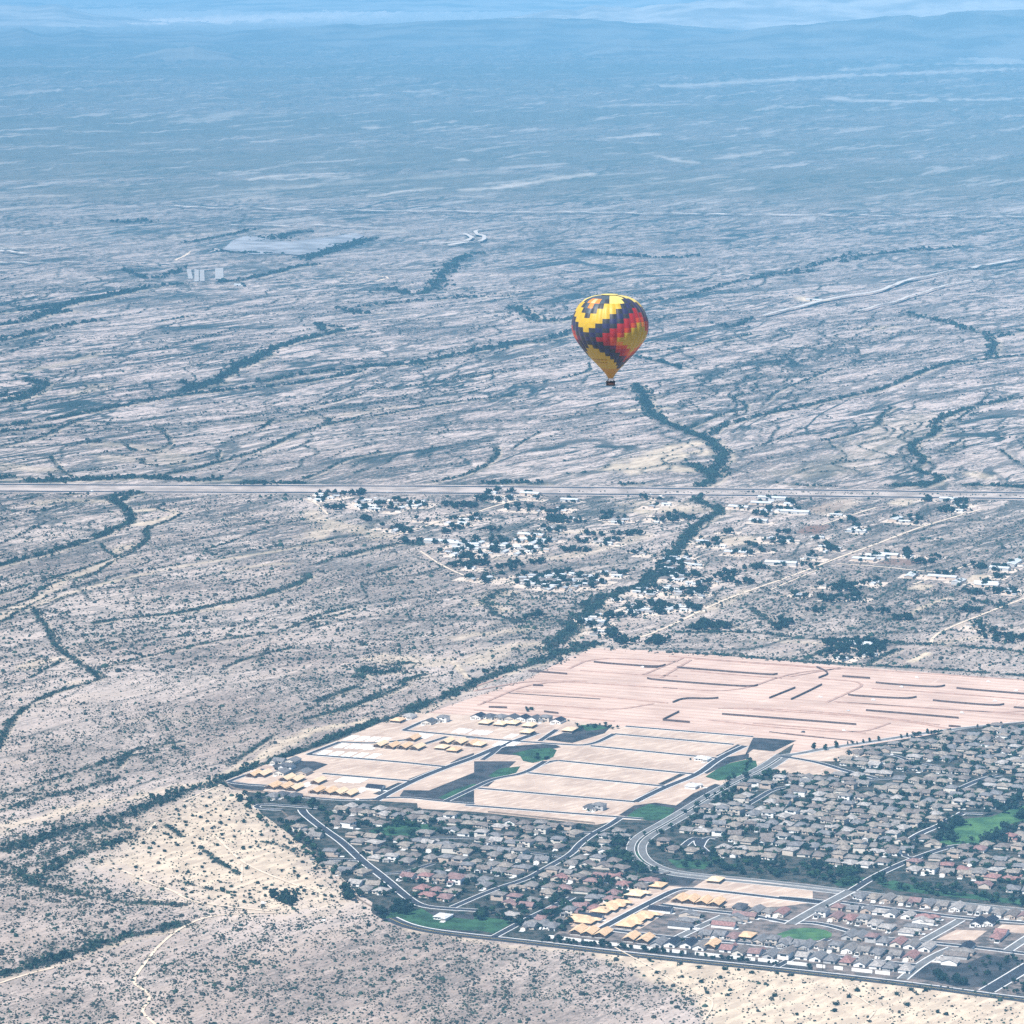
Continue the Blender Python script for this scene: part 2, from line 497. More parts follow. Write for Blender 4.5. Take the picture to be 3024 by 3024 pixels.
# ------------------------------------------------------------------ surveyed lines of the desert
# each wash: (crop, points, half width of the dark vegetation in metres, strength)
WASH = [
    ('d5', [(690, 92), (600, 90), (520, 115), (580, 150), (620, 190), (630, 230), (540, 260), (470, 300), (360, 330), (260, 365), (150, 395), (0, 430), (-200, 500)], 13, 1),
    ('d5', [(870, 185), (800, 225), (680, 260), (700, 300), (650, 350), (560, 390), (480, 420), (330, 470), (230, 500), (100, 535), (-60, 590)], 6, 1),
    ('d5', [(830, 150), (730, 150), (770, 175), (870, 185)], 5, 1),
    ('d5', [(700, 255), (715, 290), (690, 330), (620, 380), (520, 420), (440, 490), (300, 500), (180, 550), (160, 590), (60, 620), (-60, 660)], 5, 1),
    ('d5', [(1760, 285), (1640, 300), (1500, 325), (1300, 345), (1150, 370), (1000, 400), (800, 440), (600, 470), (500, 495), (350, 540), (200, 590), (100, 650), (-40, 720)], 4, .8),
    ('d5', [(1450, 215), (1280, 250), (1150, 300), (1080, 330), (960, 360), (1020, 385)], 5, .9),
    ('d5', [(480, 330), (500, 365), (540, 385)], 6, .9),
    ('d5', [(1480, 470), (1440, 510), (1350, 545), (1240, 580), (1100, 605), (950, 640), (850, 660), (700, 675), (560, 690), (440, 710)], 11, 1),
    ('d5', [(160, 640), (180, 680), (230, 730), (250, 800), (300, 850), (370, 890), (440, 940), (475, 970)], 8, 1),
    ('d5', [(475, 975), (380, 1005), (250, 1040), (160, 1080), (80, 1140), (40, 1190), (10, 1260), (-20, 1320)], 7, 1),
    ('d5', [(160, 640), (250, 655), (330, 660)], 4, 1),
    ('d5', [(1700, 640), (1580, 680), (1450, 700), (1350, 745), (1200, 770), (1070, 785), (950, 810), (750, 855), (600, 890), (480, 920)], 6, .8),
    ('d5', [(1370, 830), (1250, 860), (1130, 890), (1060, 930)], 6, .8),
    ('d5', [(1000, 760), (800, 775), (600, 805), (420, 800)], 6, .6),
    ('d5', [(870, 1270), (750, 1290), (650, 1305), (590, 1340), (560, 1400)], 7, 1),
    ('d5', [(1930, 1000), (1800, 1060), (1650, 1110), (1500, 1150), (1450, 1165)], 8, 1),
    ('d5', [(1700, 1010), (1600, 1040), (1500, 1080)], 8, 1),
    ('d5', [(1300, 1240), (1200, 1310), (1100, 1380)], 6, .8),
    ('d5', [(1900, 930), (1800, 950), (1700, 930)], 16, .8),
    ('d5', [(1700, 370), (1580, 400), (1500, 430)], 12, .7),
    ('d5', [(0, 220), (110, 195), (230, 165)], 5, .8), ('d5', [(0, 330), (100, 290), (200, 235), (260, 210)], 5, .8),
    ('d5', [(310, 885), (230, 920), (140, 970)], 5, .8), ('d5', [(0, 880), (180, 845)], 5, .6),
    # riparian belt beside the building site and down to the left
    ('F', [(1754, 1901), (1700, 1915), (1640, 1930), (1583, 1958), (1469, 1986), (1384, 2026), (1299, 2060), (1213, 2097), (1140, 2124), (1010, 2170), (930, 2203), (832, 2239), (740, 2272), (650, 2308)], 15, 1.2),
    ('c8', [(1050, 175), (900, 215), (760, 270), (650, 310), (560, 350), (450, 385), (330, 400), (200, 440), (100, 480), (0, 500)], 20, .75),
    ('c8', [(780, 375), (830, 405), (860, 435)], 6, .9), ('c8', [(950, 485), (1010, 530), (1060, 570), (1140, 615)], 5, .9), ('c8', [(1250, 460), (1350, 480), (1420, 520)], 5, .6), ('c8', [(820, 640), (1000, 690), (1120, 700)], 5, .5),
    ('c8', [(600, 440), (450, 500), (300, 550), (220, 600), (180, 650)], 16, .6),
    ('c8', [(150, 660), (300, 700), (430, 720), (560, 745), (700, 755), (860, 760)], 11, .9),
    ('c8', [(860, 850), (700, 890), (560, 920), (400, 970), (250, 1030), (100, 1070), (-40, 1100)], 14, .9),
    ('c8', [(0, 560), (80, 600), (150, 660)], 18, .5),
    ('c8', [(0, 250), (200, 180), (420, 110), (560, 60), (700, 40), (900, 10)], 9, .7),
    ('c8', [(0, 310), (160, 260), (330, 220), (560, 160)], 12, .7),
    # creek through the village
    ('d6', [(1500, 880), (1300, 930), (1280, 890), (1350, 840), (1400, 780), (1480, 720), (1500, 650), (1600, 620), (1720, 590), (1820, 530), (1900, 440), (1932, 400)], 21, 1.1),
    ('c7', [(-30, 590), (60, 500), (130, 430), (200, 350), (230, 290), (300, 240), (400, 190), (350, 160), (260, 140), (300, 105)], 15, 1.1),
    ('d6', [(1150, 770), (1060, 750), (980, 730), (940, 690), (950, 650), (1020, 600)], 12, .8),
    ('d6', [(600, 370), (500, 355), (400, 380), (300, 400), (200, 430)], 12, .9),
    ('d6', [(480, 480), (420, 500), (330, 520)], 8, .8), ('d6', [(0, 755), (150, 710), (250, 690)], 9, .8),
    ('d6', [(340, 1010), (260, 1040), (280, 1060)], 18, .8), ('d6', [(620, 1040), (540, 1060), (420, 1120), (300, 1180), (200, 1225)], 9, 1),
    ('d6', [(560, 980), (440, 990)], 9, 1),
    # village hedgerows
    ('c7', [(180, 803), (560, 800), (740, 828), (920, 840), (1200, 852), (1470, 866), (1700, 880), (1990, 910)], 11, 1.1),
    ('c7', [(150, 905), (400, 920), (800, 950), (960, 962), (1200, 975), (1500, 990), (1990, 1028)], 8, 1.2),
    ('c7', [(820, 940), (960, 880)], 7, 1), ('c7', [(1130, 965), (1290, 890)], 7, 1),
    ('c7', [(540, 680), (620, 730), (700, 780)], 9, .8), ('c7', [(240, 780), (330, 755), (420, 770)], 24, 1),
    ('c7', [(1700, 640), (1850, 680)], 16, .5), ('c7', [(1250, 740), (1360, 735)], 14, .8),
    # north of the highway
    ('d4', [(690, 945), (790, 905), (700, 865), (660, 855)], 22, 1.1),
    ('d4', [(740, 890), (810, 830), (770, 790), (740, 760), (650, 730), (560, 690), (500, 640), (500, 590), (470, 560)], 21, 1.1),
    ('d4', [(745, 750), (800, 710), (840, 700), (950, 670), (1100, 640), (1250, 605), (1400, 575), (1500, 530), (1620, 480), (1800, 460), (1950, 445)], 13, 1),
    ('d4', [(660, 725), (740, 690), (800, 665), (890, 650), (870, 620), (820, 610), (870, 590)], 9, 1),
    ('d4', [(960, 620), (1000, 580), (1100, 545), (1200, 500)], 8, .9),
    ('d4', [(1550, 945), (1640, 905), (1500, 880), (1560, 840), (1480, 790), (1620, 735), (1580, 700), (1700, 650), (1820, 625), (1950, 598)], 14, 1),
    ('d4', [(1170, 770), (1300, 740), (1400, 700), (1380, 680), (1440, 640)], 9, .9),
    ('d4', [(1610, 810), (1650, 790), (1700, 760)], 8, .8), ('d4', [(1840, 800), (1900, 850), (1950, 870)], 7, .8),
    ('d4', [(1640, 720), (1680, 690), (1800, 600), (1790, 585)], 7, .7),
    ('d4', [(1800, 450), (1830, 380), (1650, 330), (1500, 290)], 18, .8), ('d4', [(1830, 380), (1950, 350)], 16, .8),
    ('d4', [(470, 440), (620, 425), (780, 395), (900, 370)], 12, .9), ('d4', [(460, 450), (600, 480), (640, 500)], 16, 1),
    ('d4', [(470, 250), (640, 235), (700, 215), (780, 185), (950, 150), (1150, 130)], 17, .7),
    ('d4', [(0, 270), (60, 300), (130, 335), (240, 310)], 30, .8), ('d4', [(0, 410), (120, 395), (230, 360)], 20, .8),
    ('d4', [(370, 570), (480, 585)], 8, 1), ('d4', [(0, 560), (140, 545), (300, 510), (290, 480)], 8, .9),
    ('d4', [(900, 310), (830, 350), (760, 330)], 16, .7), ('d4', [(1250, 95), (1400, 60), (1700, 40)], 34, .7),
    ('d4', [(1290, 60), (1150, 110), (900, 160)], 20, .6), ('d4', [(700, 70), (500, 90), (300, 60)], 34, .6),
    ('d4', [(0, 800), (60, 760), (110, 735)], 6, .8), ('d4', [(1100, 720), (960, 780), (900, 800)], 7, .5),
    ('d3', [(-60, 722), (0, 715), (200, 690), (340, 660), (450, 640), (600, 610), (750, 590), (900, 572), (1050, 565), (1180, 545), (1300, 525), (1350, 512)], 16, 1),
    ('d3', [(680, 550), (740, 565), (830, 545), (890, 490), (980, 450), (1060, 415), (1230, 370), (1350, 350)], 20, 1),
    ('d3', [(680, 585), (760, 560), (830, 550)], 30, 1.1), ('d3', [(880, 495), (940, 475), (1000, 445)], 30, 1.1),
    ('d3', [(1230, 360), (1190, 330), (1280, 345)], 22, .8), ('d3', [(1270, 270), (1360, 300), (1420, 295)], 20, .8),
    ('d3', [(980, 550), (1150, 520), (1350, 495), (1430, 488), (1550, 480), (1700, 455), (1850, 420), (1950, 395)], 16, 1),
    ('d3', [(1430, 490), (1600, 480)], 30, 1), ('d3', [(1850, 425), (1950, 400)], 32, 1),
    ('d3', [(-40, 800), (0, 790), (150, 760), (250, 710), (310, 690)], 12, .9), ('d3', [(0, 735), (120, 725), (200, 715)], 16, .9),
    ('d3', [(-40, 345), (0, 335), (130, 320), (250, 255), (420, 225), (600, 190), (700, 185)], 24, .9),
    ('d3', [(150, 300), (250, 285)], 34, .9), ('d3', [(0, 290), (180, 270), (400, 235), (480, 215)], 24, .9),
    ('d3', [(0, 395), (120, 370), (200, 345), (400, 320)], 16, .9), ('d3', [(600, 325), (740, 300)], 12, .8),
    ('d3', [(0, 625), (60, 615), (120, 590), (180, 552), (100, 540)], 26, 1.1), ('d3', [(-20, 605), (80, 590)], 22, 1),
    ('d3', [(120, 925), (280, 920), (500, 910), (700, 885), (870, 835), (1000, 800), (1100, 750), (1200, 715), (1320, 690), (1450, 670), (1600, 640), (1800, 612), (1950, 598)], 12, 1),
    ('d3', [(-20, 912), (70, 905)], 30, 1), ('d3', [(110, 922), (250, 918), (400, 910), (560, 905), (700, 920), (820, 912)], 34, 1.1),
    ('d3', [(530, 840), (540, 858), (620, 865), (690, 850)], 10, 1), ('d3', [(470, 780), (500, 805), (560, 815), (660, 780), (600, 720)], 9, .9),
    ('d3', [(190, 830), (220, 870), (270, 905)], 8, .9), ('d3', [(320, 775), (390, 772)], 20, .9),
    ('d3', [(880, 932), (1120, 925), (1230, 880), (1300, 840), (1440, 810)], 8, .9), ('d3', [(1600, 930), (1720, 910), (1800, 880), (1880, 830), (1870, 790)], 9, 1),
    ('d3', [(900, 928), (1150, 930)], 26, 1), ('d3', [(1850, 930), (1950, 925)], 30, 1), ('d4', [(-10, 925), (90, 930)], 26, 1),
    ('d3', [(1140, 655), (1160, 640), (1240, 630), (1350, 595)], 11, .9), ('d3', [(1390, 578), (1570, 560), (1700, 545), (1950, 500)], 9, .8),
    ('d3', [(870, 760), (980, 730), (1030, 690)], 8, .9), ('d3', [(820, 840), (830, 800), (700, 830)], 7, .8),
    ('d3', [(1240, 680), (1240, 700)], 12, 1), ('d3', [(1700, 620), (1800, 580), (1950, 540)], 7, .7),
    ('d3', [(400, 690), (640, 665), (760, 630), (900, 625)], 8, .6), ('d3', [(600, 430), (700, 400), (900, 350)], 12, .6),
    ('d3', [(1450, 200), (1620, 235), (1700, 100), (1800, 60)], 36, .7), ('d3', [(1350, 270), (1640, 240), (1950, 225)], 14, .8),
    ('d3', [(830, 178), (940, 165), (1100, 120), (1200, 110)], 24, .9), ('d3', [(480, 130), (560, 175), (700, 120)], 26, .6),
    ('d3', [(0, 450), (150, 400), (230, 380)], 10, .5), ('d3', [(850, 65), (1080, 68)], 22, .8), ('d3', [(1130, 88), (1250, 50), (1420, 10)], 30, .8),
    ('d3', [(420, 700), (330, 770), (250, 800)], 5, .5), ('d3', [(60, 1000), (170, 975)], 5, .8),
    ('d3', [(380, 985), (470, 1000), (470, 975), (560, 965)], 12, 1), ('d3', [(230, 972), (290, 970)], 10, 1),
    ('d4', [(980, 925), (1100, 940), (1250, 942)], 12, .8), ('d4', [(1430, 940), (1560, 935), (1580, 925)], 22, 1.1),
    ('d4', [(1700, 940), (1760, 935), (1932, 945)], 16, .9), ('d4', [(380, 935), (480, 930)], 20, .9), ('d4', [(200, 895), (280, 890)], 8, .8),
    ('d1', [(1370, 920), (1230, 960), (1150, 990)], 20, .9), ('d1', [(700, 920), (860, 895), (960, 880)], 18, .9),
    ('d1', [(1000, 915), (1100, 890), (1160, 880)], 55, .8), ('d1', [(440, 845), (560, 840)], 90, .7),
]
# pale bare ground: (crop, points, half width m, strength)
SANDL = [
    ('c8', [(-40, 410), (100, 370), (200, 345), (330, 310), (450, 280), (700, 235), (900, 200), (1060, 165)], 18, .55),
    ('d5', [(1932, 1150), (1700, 1180), (1480, 1215), (1340, 1290), (1200, 1370), (1060, 1460)], 14, .7),
    ('d5', [(620, 235), (660, 245), (860, 190), (760, 165), (660, 175)], 14, .8),
    ('d5', [(560, 400), (400, 470), (280, 510), (180, 600), (60, 650), (-30, 700)], 12, .6),
    ('d5', [(1600, 310), (1300, 370), (1000, 415), (700, 470), (500, 520), (250, 590), (130, 650)], 7, .6),
    ('d5', [(540, 370), (620, 340)], 15, .6), ('d5', [(1500, 300), (1600, 240), (1680, 250)], 28, .55),
    ('d5', [(1100, 460), (1250, 430), (1370, 425)], 10, .5), ('d5', [(950, 655), (1080, 635)], 14, .4),
    ('d5', [(100, 920), (180, 890), (300, 880)], 20, .5), ('d5', [(400, 980), (300, 1000), (470, 985)], 8, .6),
    ('d5', [(1830, 860), (1750, 880)], 14, .5), ('d6', [(880, 680), (940, 670)], 12, .7), ('d6', [(1080, 610), (960, 640), (960, 680), (1050, 710)], 12, .6),
    ('d6', [(800, 850), (900, 830), (1180, 800)], 18, .5), ('d6', [(880, 980), (960, 920), (1060, 890), (1200, 880), (1260, 905)], 24, .5),
    ('d6', [(420, 980), (520, 930), (600, 1010), (740, 960)], 20, .5), ('d6', [(760, 970), (850, 1060)], 5, .8),
    ('d6', [(1340, 300), (1500, 300)], 16, .9), ('d6', [(1000, 440), (1300, 440), (1500, 400), (1750, 320)], 20, .45),
    ('d6', [(20, 200), (100, 250), (250, 270), (420, 330)], 25, .5), ('d6', [(1750, 190), (1932, 180)], 35, .7),
    ('c7', [(0, 150), (150, 150), (300, 180)], 40, .4), ('c7', [(300, 330), (500, 330)], 30, .6), ('c7', [(1330, 720), (1450, 660), (1540, 630)], 6, .8),
    ('c7', [(300, 700), (420, 640), (520, 590)], 14, .6), ('c7', [(600, 840), (900, 860)], 14, .4), ('c7', [(1370, 950), (1440, 910)], 7, 1),
    ('c7', [(1500, 860), (1750, 820), (1932, 830)], 14, .5), ('c7', [(1600, 770), (1700, 760)], 14, .6),
    ('d4', [(400, 875), (500, 840), (600, 800), (700, 780)], 34, .8), ('d4', [(450, 885), (560, 860), (640, 880)], 34, .7),
    ('d4', [(500, 860), (600, 830), (700, 810)], 36, .8), ('d4', [(440, 655), (490, 650)], 16, .8), ('d4', [(530, 600), (570, 605)], 12, .7),
    ('d4', [(520, 650), (590, 645)], 16, .8), ('d4', [(1100, 890), (1300, 860), (1400, 760), (1550, 680)], 70, .25),
    ('d4', [(1090, 240), (1180, 243)], 22, 1.4), ('d4', [(1340, 350), (1420, 340)], 30, .6), ('d4', [(1740, 890), (1790, 910)], 20, .6),
    ('d3', [(0, 860), (160, 880)], 34, .45), ('d3', [(380, 780), (600, 800), (700, 850), (560, 850), (420, 830)], 40, .3),
    ('d3', [(300, 590), (380, 560)], 30, .4), ('d3', [(80, 510), (300, 470), (380, 440)], 20, .4), ('d3', [(900, 700), (1200, 690), (1500, 640)], 26, .3),
    ('d3', [(140, 1010), (200, 990), (450, 1000)], 20, .4),
    ('d1', [(960, 682), (1080, 668), (1240, 662)], 60, .9), ('d1', [(1110, 680), (1250, 672)], 60, .8), ('d1', [(1640, 614), (1770, 615)], 40, 1.1),
    ('d1', [(330, 92), (600, 88), (900, 76), (1300, 52), (1760, 30), (1932, 28)], 900, 1.3), ('d1', [(800, 86), (1150, 88), (1400, 62)], 500, .9),
    ('d1', [(690, 465), (800, 445), (910, 430)], 110, .45), ('d1', [(930, 435), (1060, 430)], 80, .45), ('d1', [(640, 575), (710, 572)], 60, .6),
    ('d1', [(330, 498), (380, 496)], 90, .6), ('d1', [(100, 357), (210, 348)], 150, .5), ('d1', [(1560, 355), (1760, 352)], 150, .45), ('d1', [(1395, 490), (1410, 485)], 60, .8),
    ('d2', [(560, 325), (1000, 305), (1400, 284), (1950, 270)], 200, .75), ('d2', [(1300, 268), (1500, 250), (1710, 240)], 150, .55),
    ('d2', [(1210, 380), (1400, 388), (1950, 378)], 120, .9), ('d2', [(350, 405), (500, 400), (680, 402)], 90, .5), ('d2', [(1650, 215), (1700, 210)], 300, .8),
    ('d2', [(1790, 220), (1850, 240)], 260, .8), ('d2', [(380, 527), (540, 510)], 60, .8), ('d2', [(-10, 700), (150, 680), (320, 655)], 50, .9),
    ('d2', [(560, 590), (620, 605), (700, 615)], 40, .8), ('d2', [(760, 600), (1000, 565)], 50, .6), ('d2', [(400, 705), (800, 670)], 40, .5),
    ('d1', [(1770, 720), (1932, 705)], 55, .9), ('d1', [(1400, 745), (1640, 712)], 45, .7), ('d1', [(1680, 748), (1780, 745)], 45, .7),
    ('d1', [(900, 760), (1000, 745)], 90, .5), ('d1', [(640, 900), (820, 885), (1000, 878)], 60, .5), ('d1', [(0, 750), (210, 742)], 60, .6),
    ('d1', [(0, 795), (180, 780)], 55, .5), ('d1', [(900, 722), (1150, 705)], 55, .6), ('d1', [(1250, 700), (1900, 650)], 60, .35),
    ('d1', [(0, 935), (110, 935)], 30, .7), ('d1', [(20, 880), (350, 862)], 40, .5), ('d1', [(1350, 880), (1480, 878)], 40, .8), ('d1', [(1240, 905), (1330, 905)], 40, .6),
]
# bare plots and fields: (crop, polygon, value, soft edge m)
SANDP = [
    ('c8', [(1050, 180), (1150, 230), (1250, 310), (1500, 500), (1640, 660), (1620, 760), (1350, 800), (1150, 790), (950, 750), (700, 650), (450, 560), (620, 440), (760, 330)], .78, 60),
    ('F', [(1700, 2800), (1850, 2800), (2100, 2830), (2500, 2880), (3100, 2960), (3100, 3100), (2150, 3100), (2090, 3000), (2040, 2940), (1900, 2880), (1800, 2840)], .8, 14),
    ('F', [(1200, 2745), (1500, 2790), (1800, 2815), (1500, 2800)], .6, 8),
    ('c7', [(800, 190), (1000, 125), (1120, 135), (980, 220)], .35, 5), ('c7', [(1330, 585), (1400, 555), (1490, 565), (1420, 590)], .8, 4),
    ('c7', [(1600, 550), (1680, 510), (1790, 512), (1700, 555)], .75, 4), ('c7', [(1230, 150), (1300, 125), (1400, 130), (1330, 165)], .6, 5),
    ('c7', [(330, 350), (560, 320), (620, 350), (420, 365)], .6, 6),
]
VEGP = [('c8', [(-40, 430), (250, 395), (560, 300), (680, 300), (620, 440), (460, 560), (320, 640), (720, 740), (600, 765), (150, 710), (-40, 640)], .62, 45),
        ('c8', [(-40, 240), (250, 130), (560, 60), (900, 20), (820, 90), (560, 130), (330, 220), (-40, 330)], .45, 35), ('c8', [(-40, 960), (300, 900), (700, 830), (860, 850), (500, 980), (-40, 1100)], .4, 35),
        ('d5', [(250, 670), (900, 640), (1100, 650), (700, 730), (500, 850), (300, 830)], .35, 40), ('d5', [(1400, 960), (1932, 880), (1932, 1010), (1500, 1170), (1380, 1100)], .4, 35), ('d5', [(450, 1200), (900, 1100), (1300, 1160), (900, 1260), (500, 1280)], .3, 40),
        ('d6', [(1000, 600), (1430, 620), (1400, 760), (1250, 860), (980, 760)], .45, 25), ('c7', [(500, 560), (900, 480), (1500, 560), (1700, 700), (1300, 830), (500, 790), (300, 720)], .35, 40), ('c7', [(1300, 350), (1932, 200), (1932, 440), (1500, 430)], .35, 40)]
BROWNP = [('c7', [(770, 300), (830, 262), (950, 258), (900, 305)], 1, 6), ('c7', [(1180, 455), (1260, 430), (1440, 440), (1350, 465)], .8, 5),
          ('c7', [(800, 190), (860, 165), (1050, 130), (980, 200)], .35, 8)]

for L in (WASH, SANDL):
    for i, (c, p, w, s) in enumerate(L):
        far = 'd1' == c or 'd2' == c
        L[i] = (smoothline(G(c, p), max(10, w * .8), 1 if far else 2), w * (.72 if L is WASH else 1), s)
SANDP = [(G(c, p), v, e) for c, p, v, e in SANDP]
VEGP = [(G(c, p), v, e) for c, p, v, e in VEGP]
BROWNP = [(G(c, p), v, e) for c, p, v, e in BROWNP]

for i, (P_, w_, s_) in enumerate(SANDL):
    if P_[:, 1].mean() > 12500 and s_ < 1.25:
        SANDL[i] = (P_, w_, s_ * .38)
for P_, w_, s_ in list(WASH):
    if w_ > 4 and P_[:, 1].mean() < 12000 and s_ > .75:
        q_ = P_ + (WD[[1, 0]] * [1, -1])[None] * w_ * 1.5
        SANDL.append((q_, w_ * .55, .45))

HULL = [gnd(*p) for p in [(652, 2308), (900, 2218), (1120, 2140), (1265, 2108), (1560, 2010), (1754, 1918), (2370, 1958), (3250, 2030), (3250, 3010), (2900, 2925),
                          (1900, 2830), (1400, 2775), (1190, 2745), (1120, 2715), (1060, 2630), (1010, 2590), (930, 2520), (830, 2440), (740, 2380)]]


def zones(x, y):
    """vegetation, bare sand, brown soil and development at ground points"""
    veg, sand, brown = np.zeros(x.shape), np.zeros(x.shape), np.zeros(x.shape)
    fs = np.maximum(1, y / 6000)
    jit = 1 + .85 * fbm(x / (30 * fs), y / (55 * fs * fs), 4, 60)
    for P, w, s in WASH:
        d = dist_line(x, y, P, w * 3)
        m = d < w * 3
        veg[m] = np.maximum(veg[m], s * np.clip(1.35 - d[m] / (w * np.clip(jit[m], .25, 2.2)), 0, 1))
    for P, w, s in SANDL:
        d = dist_line(x, y, P, w * 3)
        m = d < w * 3
        sand[m] = np.maximum(sand[m], s * np.clip(1.4 - d[m] / (w * np.clip(jit[m], .3, 2)), 0, 1))
    for P, v, e in SANDP:
        d = sdist_poly(x, y, P, 3 * e + 5)
        sand = np.maximum(sand, v * sstep(-e, e, d + e * .8 * (jit - 1)))
    for P, v, e in VEGP:
        d = sdist_poly(x, y, P, 3 * e)
        veg = np.maximum(veg, v * sstep(-e, e, d + e * .9 * (jit - 1)) * np.clip(.5 + 1.1 * fbm(x / 17, y / 34, 3, 66), 0, 1.6))
    for P, v, e in BROWNP:
        brown = np.maximum(brown, v * sstep(-e, e, sdist_poly(x, y, P, 3 * e)))
    return veg, sand, brown


# the ground: one sheet, finest where the photograph looks, out to the horizon
tm = np.arange(-.150, .1501, .00042)
tl = -.150 - .0015 * (1.12 ** np.arange(1, 60) - 1) / .12
tt = np.concatenate([tl[::-1], tm, -tl])
tt = tt[np.abs(tt) < 3]
ys = []
yp = 3150.0
while yp > -139.5:
    ys.append(gnd(1512, yp)[1])
    yp -= 3.6 if yp > 250 else (2.0 if yp > 0 else 1.0)
yn = np.array([-6000, -3000, -1000, 0, 800, 1600, 2300, 2800, 3100, 3250])
yy = np.concatenate([yn, np.array(ys), [120000, 150000]])
GX = tt[None, :] * np.maximum(yy, 3250)[:, None]
GY = np.repeat(yy[:, None], len(tt), 1)
nr, nc = GX.shape
gx, gy = GX.ravel(), GY.ravel()
veg, sand, brown = zones(gx, gy)
# the web of small branching washes over the plain, following the fall of the land
veg = veg.reshape(nr, nc)
r3 = np.random.default_rng(17)
i0 = int(np.argmin(np.abs(tt - tm[0])))
RILLS = []
for i in range(450):
    far_ = i < 350
    D_ = r3.uniform(7300, 15500) if far_ else r3.uniform(4600, 6950)
    x_, y_ = r3.uniform(-.16, .16) * D_, D_
    n_, w_, s_ = int(r3.uniform(14, 60) * (1 if far_ else .6)), r3.uniform(1.6, 4.4) if far_ else r3.uniform(1.2, 2.4), r3.uniform(.6, 1.0)
    pts_, wx_ = [], r3.uniform(0, 99)
    for k in range(n_):
        pts_.append((x_, y_))
        a1 = float(perlin(np.array([x_ / 900]), np.array([y_ / 1200]), 50)[0]) * .7
        a2 = float(perlin(np.array([k / 5.0 + wx_]), np.array([i * 1.7]), 51)[0]) * 1.5
        a_ = WA + math.pi + a1 + a2
        x_ += 42 * math.cos(a_)
        y_ += 42 * math.sin(a_)
    Q = resample(smoothline(np.array(pts_), 12, 1), 5.0)
    if (Q[:, 1].min() < 7250) == far_:
        Q = Q[Q[:, 1] > 7250] if far_ else Q
    if len(Q) < 8 or in_poly(Q[:, 0], Q[:, 1], HULL).any():
        continue
    RILLS.append((Q, w_, s_))
    wv = w_ * np.clip(np.linspace(.5, 1.5, len(Q)) + .6 * perlin(np.arange(len(Q)) / 9.0, np.full(len(Q), i * 2.3), 52), .3, 2.2)
    ri = np.searchsorted(yy, Q[:, 1])
    ci = i0 + ((Q[:, 0] / Q[:, 1] - tm[0]) / .00042).round().astype(int)
    for dr in (-1, 0, 1):
        for dc in (-3, -2, -1, 0, 1, 2, 3):
            a_, b_ = np.clip(ri + dr, 0, nr - 1), np.clip(ci + dc, 0, nc - 1)
            d_ = np.hypot(GX[a_, b_] - Q[:, 0], (GY[a_, b_] - Q[:, 1]) * .5)
            np.maximum.at(veg, (a_, b_), s_ * np.clip(1.35 - d_ / (wv + .00016 * Q[:, 1]), 0, 1))
veg = veg.ravel()
# plain beyond: broad bands of denser brush, as the photograph shows
gh = height(gx, gy)
V = np.stack([gx, gy, gh], 1)
I = np.arange(nr * nc).reshape(nr, nc)
F = np.stack([I[:-1, :-1], I[:-1, 1:], I[1:, 1:], I[1:, :-1]], -1).reshape(-1, 4)

m, nt, b = new_mat('desert_ground')
P = geo_pos(nt)
av, as_, ab = [N(nt, 'ShaderNodeAttribute', attribute_name=k).outputs['Fac'] for k in ('veg', 'sand', 'brown')]
sep = N(nt, 'ShaderNodeSeparateXYZ')
nt.links.new(P, sep.inputs[0])
Y = sep.outputs[1]
flow = mapping(nt, P, WA, 1 / 5.0, 1.0)                # stretched along the run of the washes
rows_ = mapping(nt, P, math.radians(58), 1 / 2.6, 1.0)
nbig = noise(nt, P, 1 / 420, 4, .6)
nmid = noise(nt, flow, 1 / 45, 4, .6, .6)
nsm = noise(nt, rows_, 1 / 9, 3, .6)
nfin = noise(nt, P, 1 / 2.6, 2, .6)
base = mixc(nt, ramp(nt, nbig, .36, .64), (.285, .235, .21), (.42, .36, .325))
base = mixc(nt, mathn(nt, 'MULTIPLY', ramp(nt, nmid, .50, .70), .50), base, (.36, .30, .25))
base = mixc(nt, mathn(nt, 'MULTIPLY', ramp(nt, nsm, .54, .74), .40), base, (.40, .34, .28))
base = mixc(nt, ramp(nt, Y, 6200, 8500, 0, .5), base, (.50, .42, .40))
# short dashes of bare ground and of brush, lying along the washes
dz_ = mapping(nt, P, math.radians(64), 1 / 5.0, 1.0, 300)
nd = noise(nt, dz_, 1 / 16, 6, .75, .3)
np_ = noise(nt, mapping(nt, P, math.radians(60), 1 / 4.5, 1.0, 2100), 1 / 16, 6, .75, .3)
base = mixc(nt, mathn(nt, 'MULTIPLY', ramp(nt, np_, .535, .60), ramp(nt, Y, 4200, 7000, .30, .85)), base, (.56, .48, .43))
base = mixc(nt, mathn(nt, 'MULTIPLY', ramp(nt, nd, .525, .575), ramp(nt, Y, 4200, 8000, .20, .50)), base, (.055, .062, .058))
# low brush: speckle whose cover follows the broad pattern
cover = mathn(nt, 'ADD', ramp(nt, nmid, .40, .60, .12, .00), ramp(nt, nbig, .35, .65, .04, -.03))
thr = mathn(nt, 'SUBTRACT', .585, cover)
speck = ramp(nt, noise(nt, rows_, 1 / 4.6, 3, .75), thr, mathn(nt, 'ADD', thr, .05))
base = mixc(nt, mathn(nt, 'MULTIPLY', speck, ramp(nt, Y, 4500, 7000, .38, .8)), base, (.045, .048, .045))
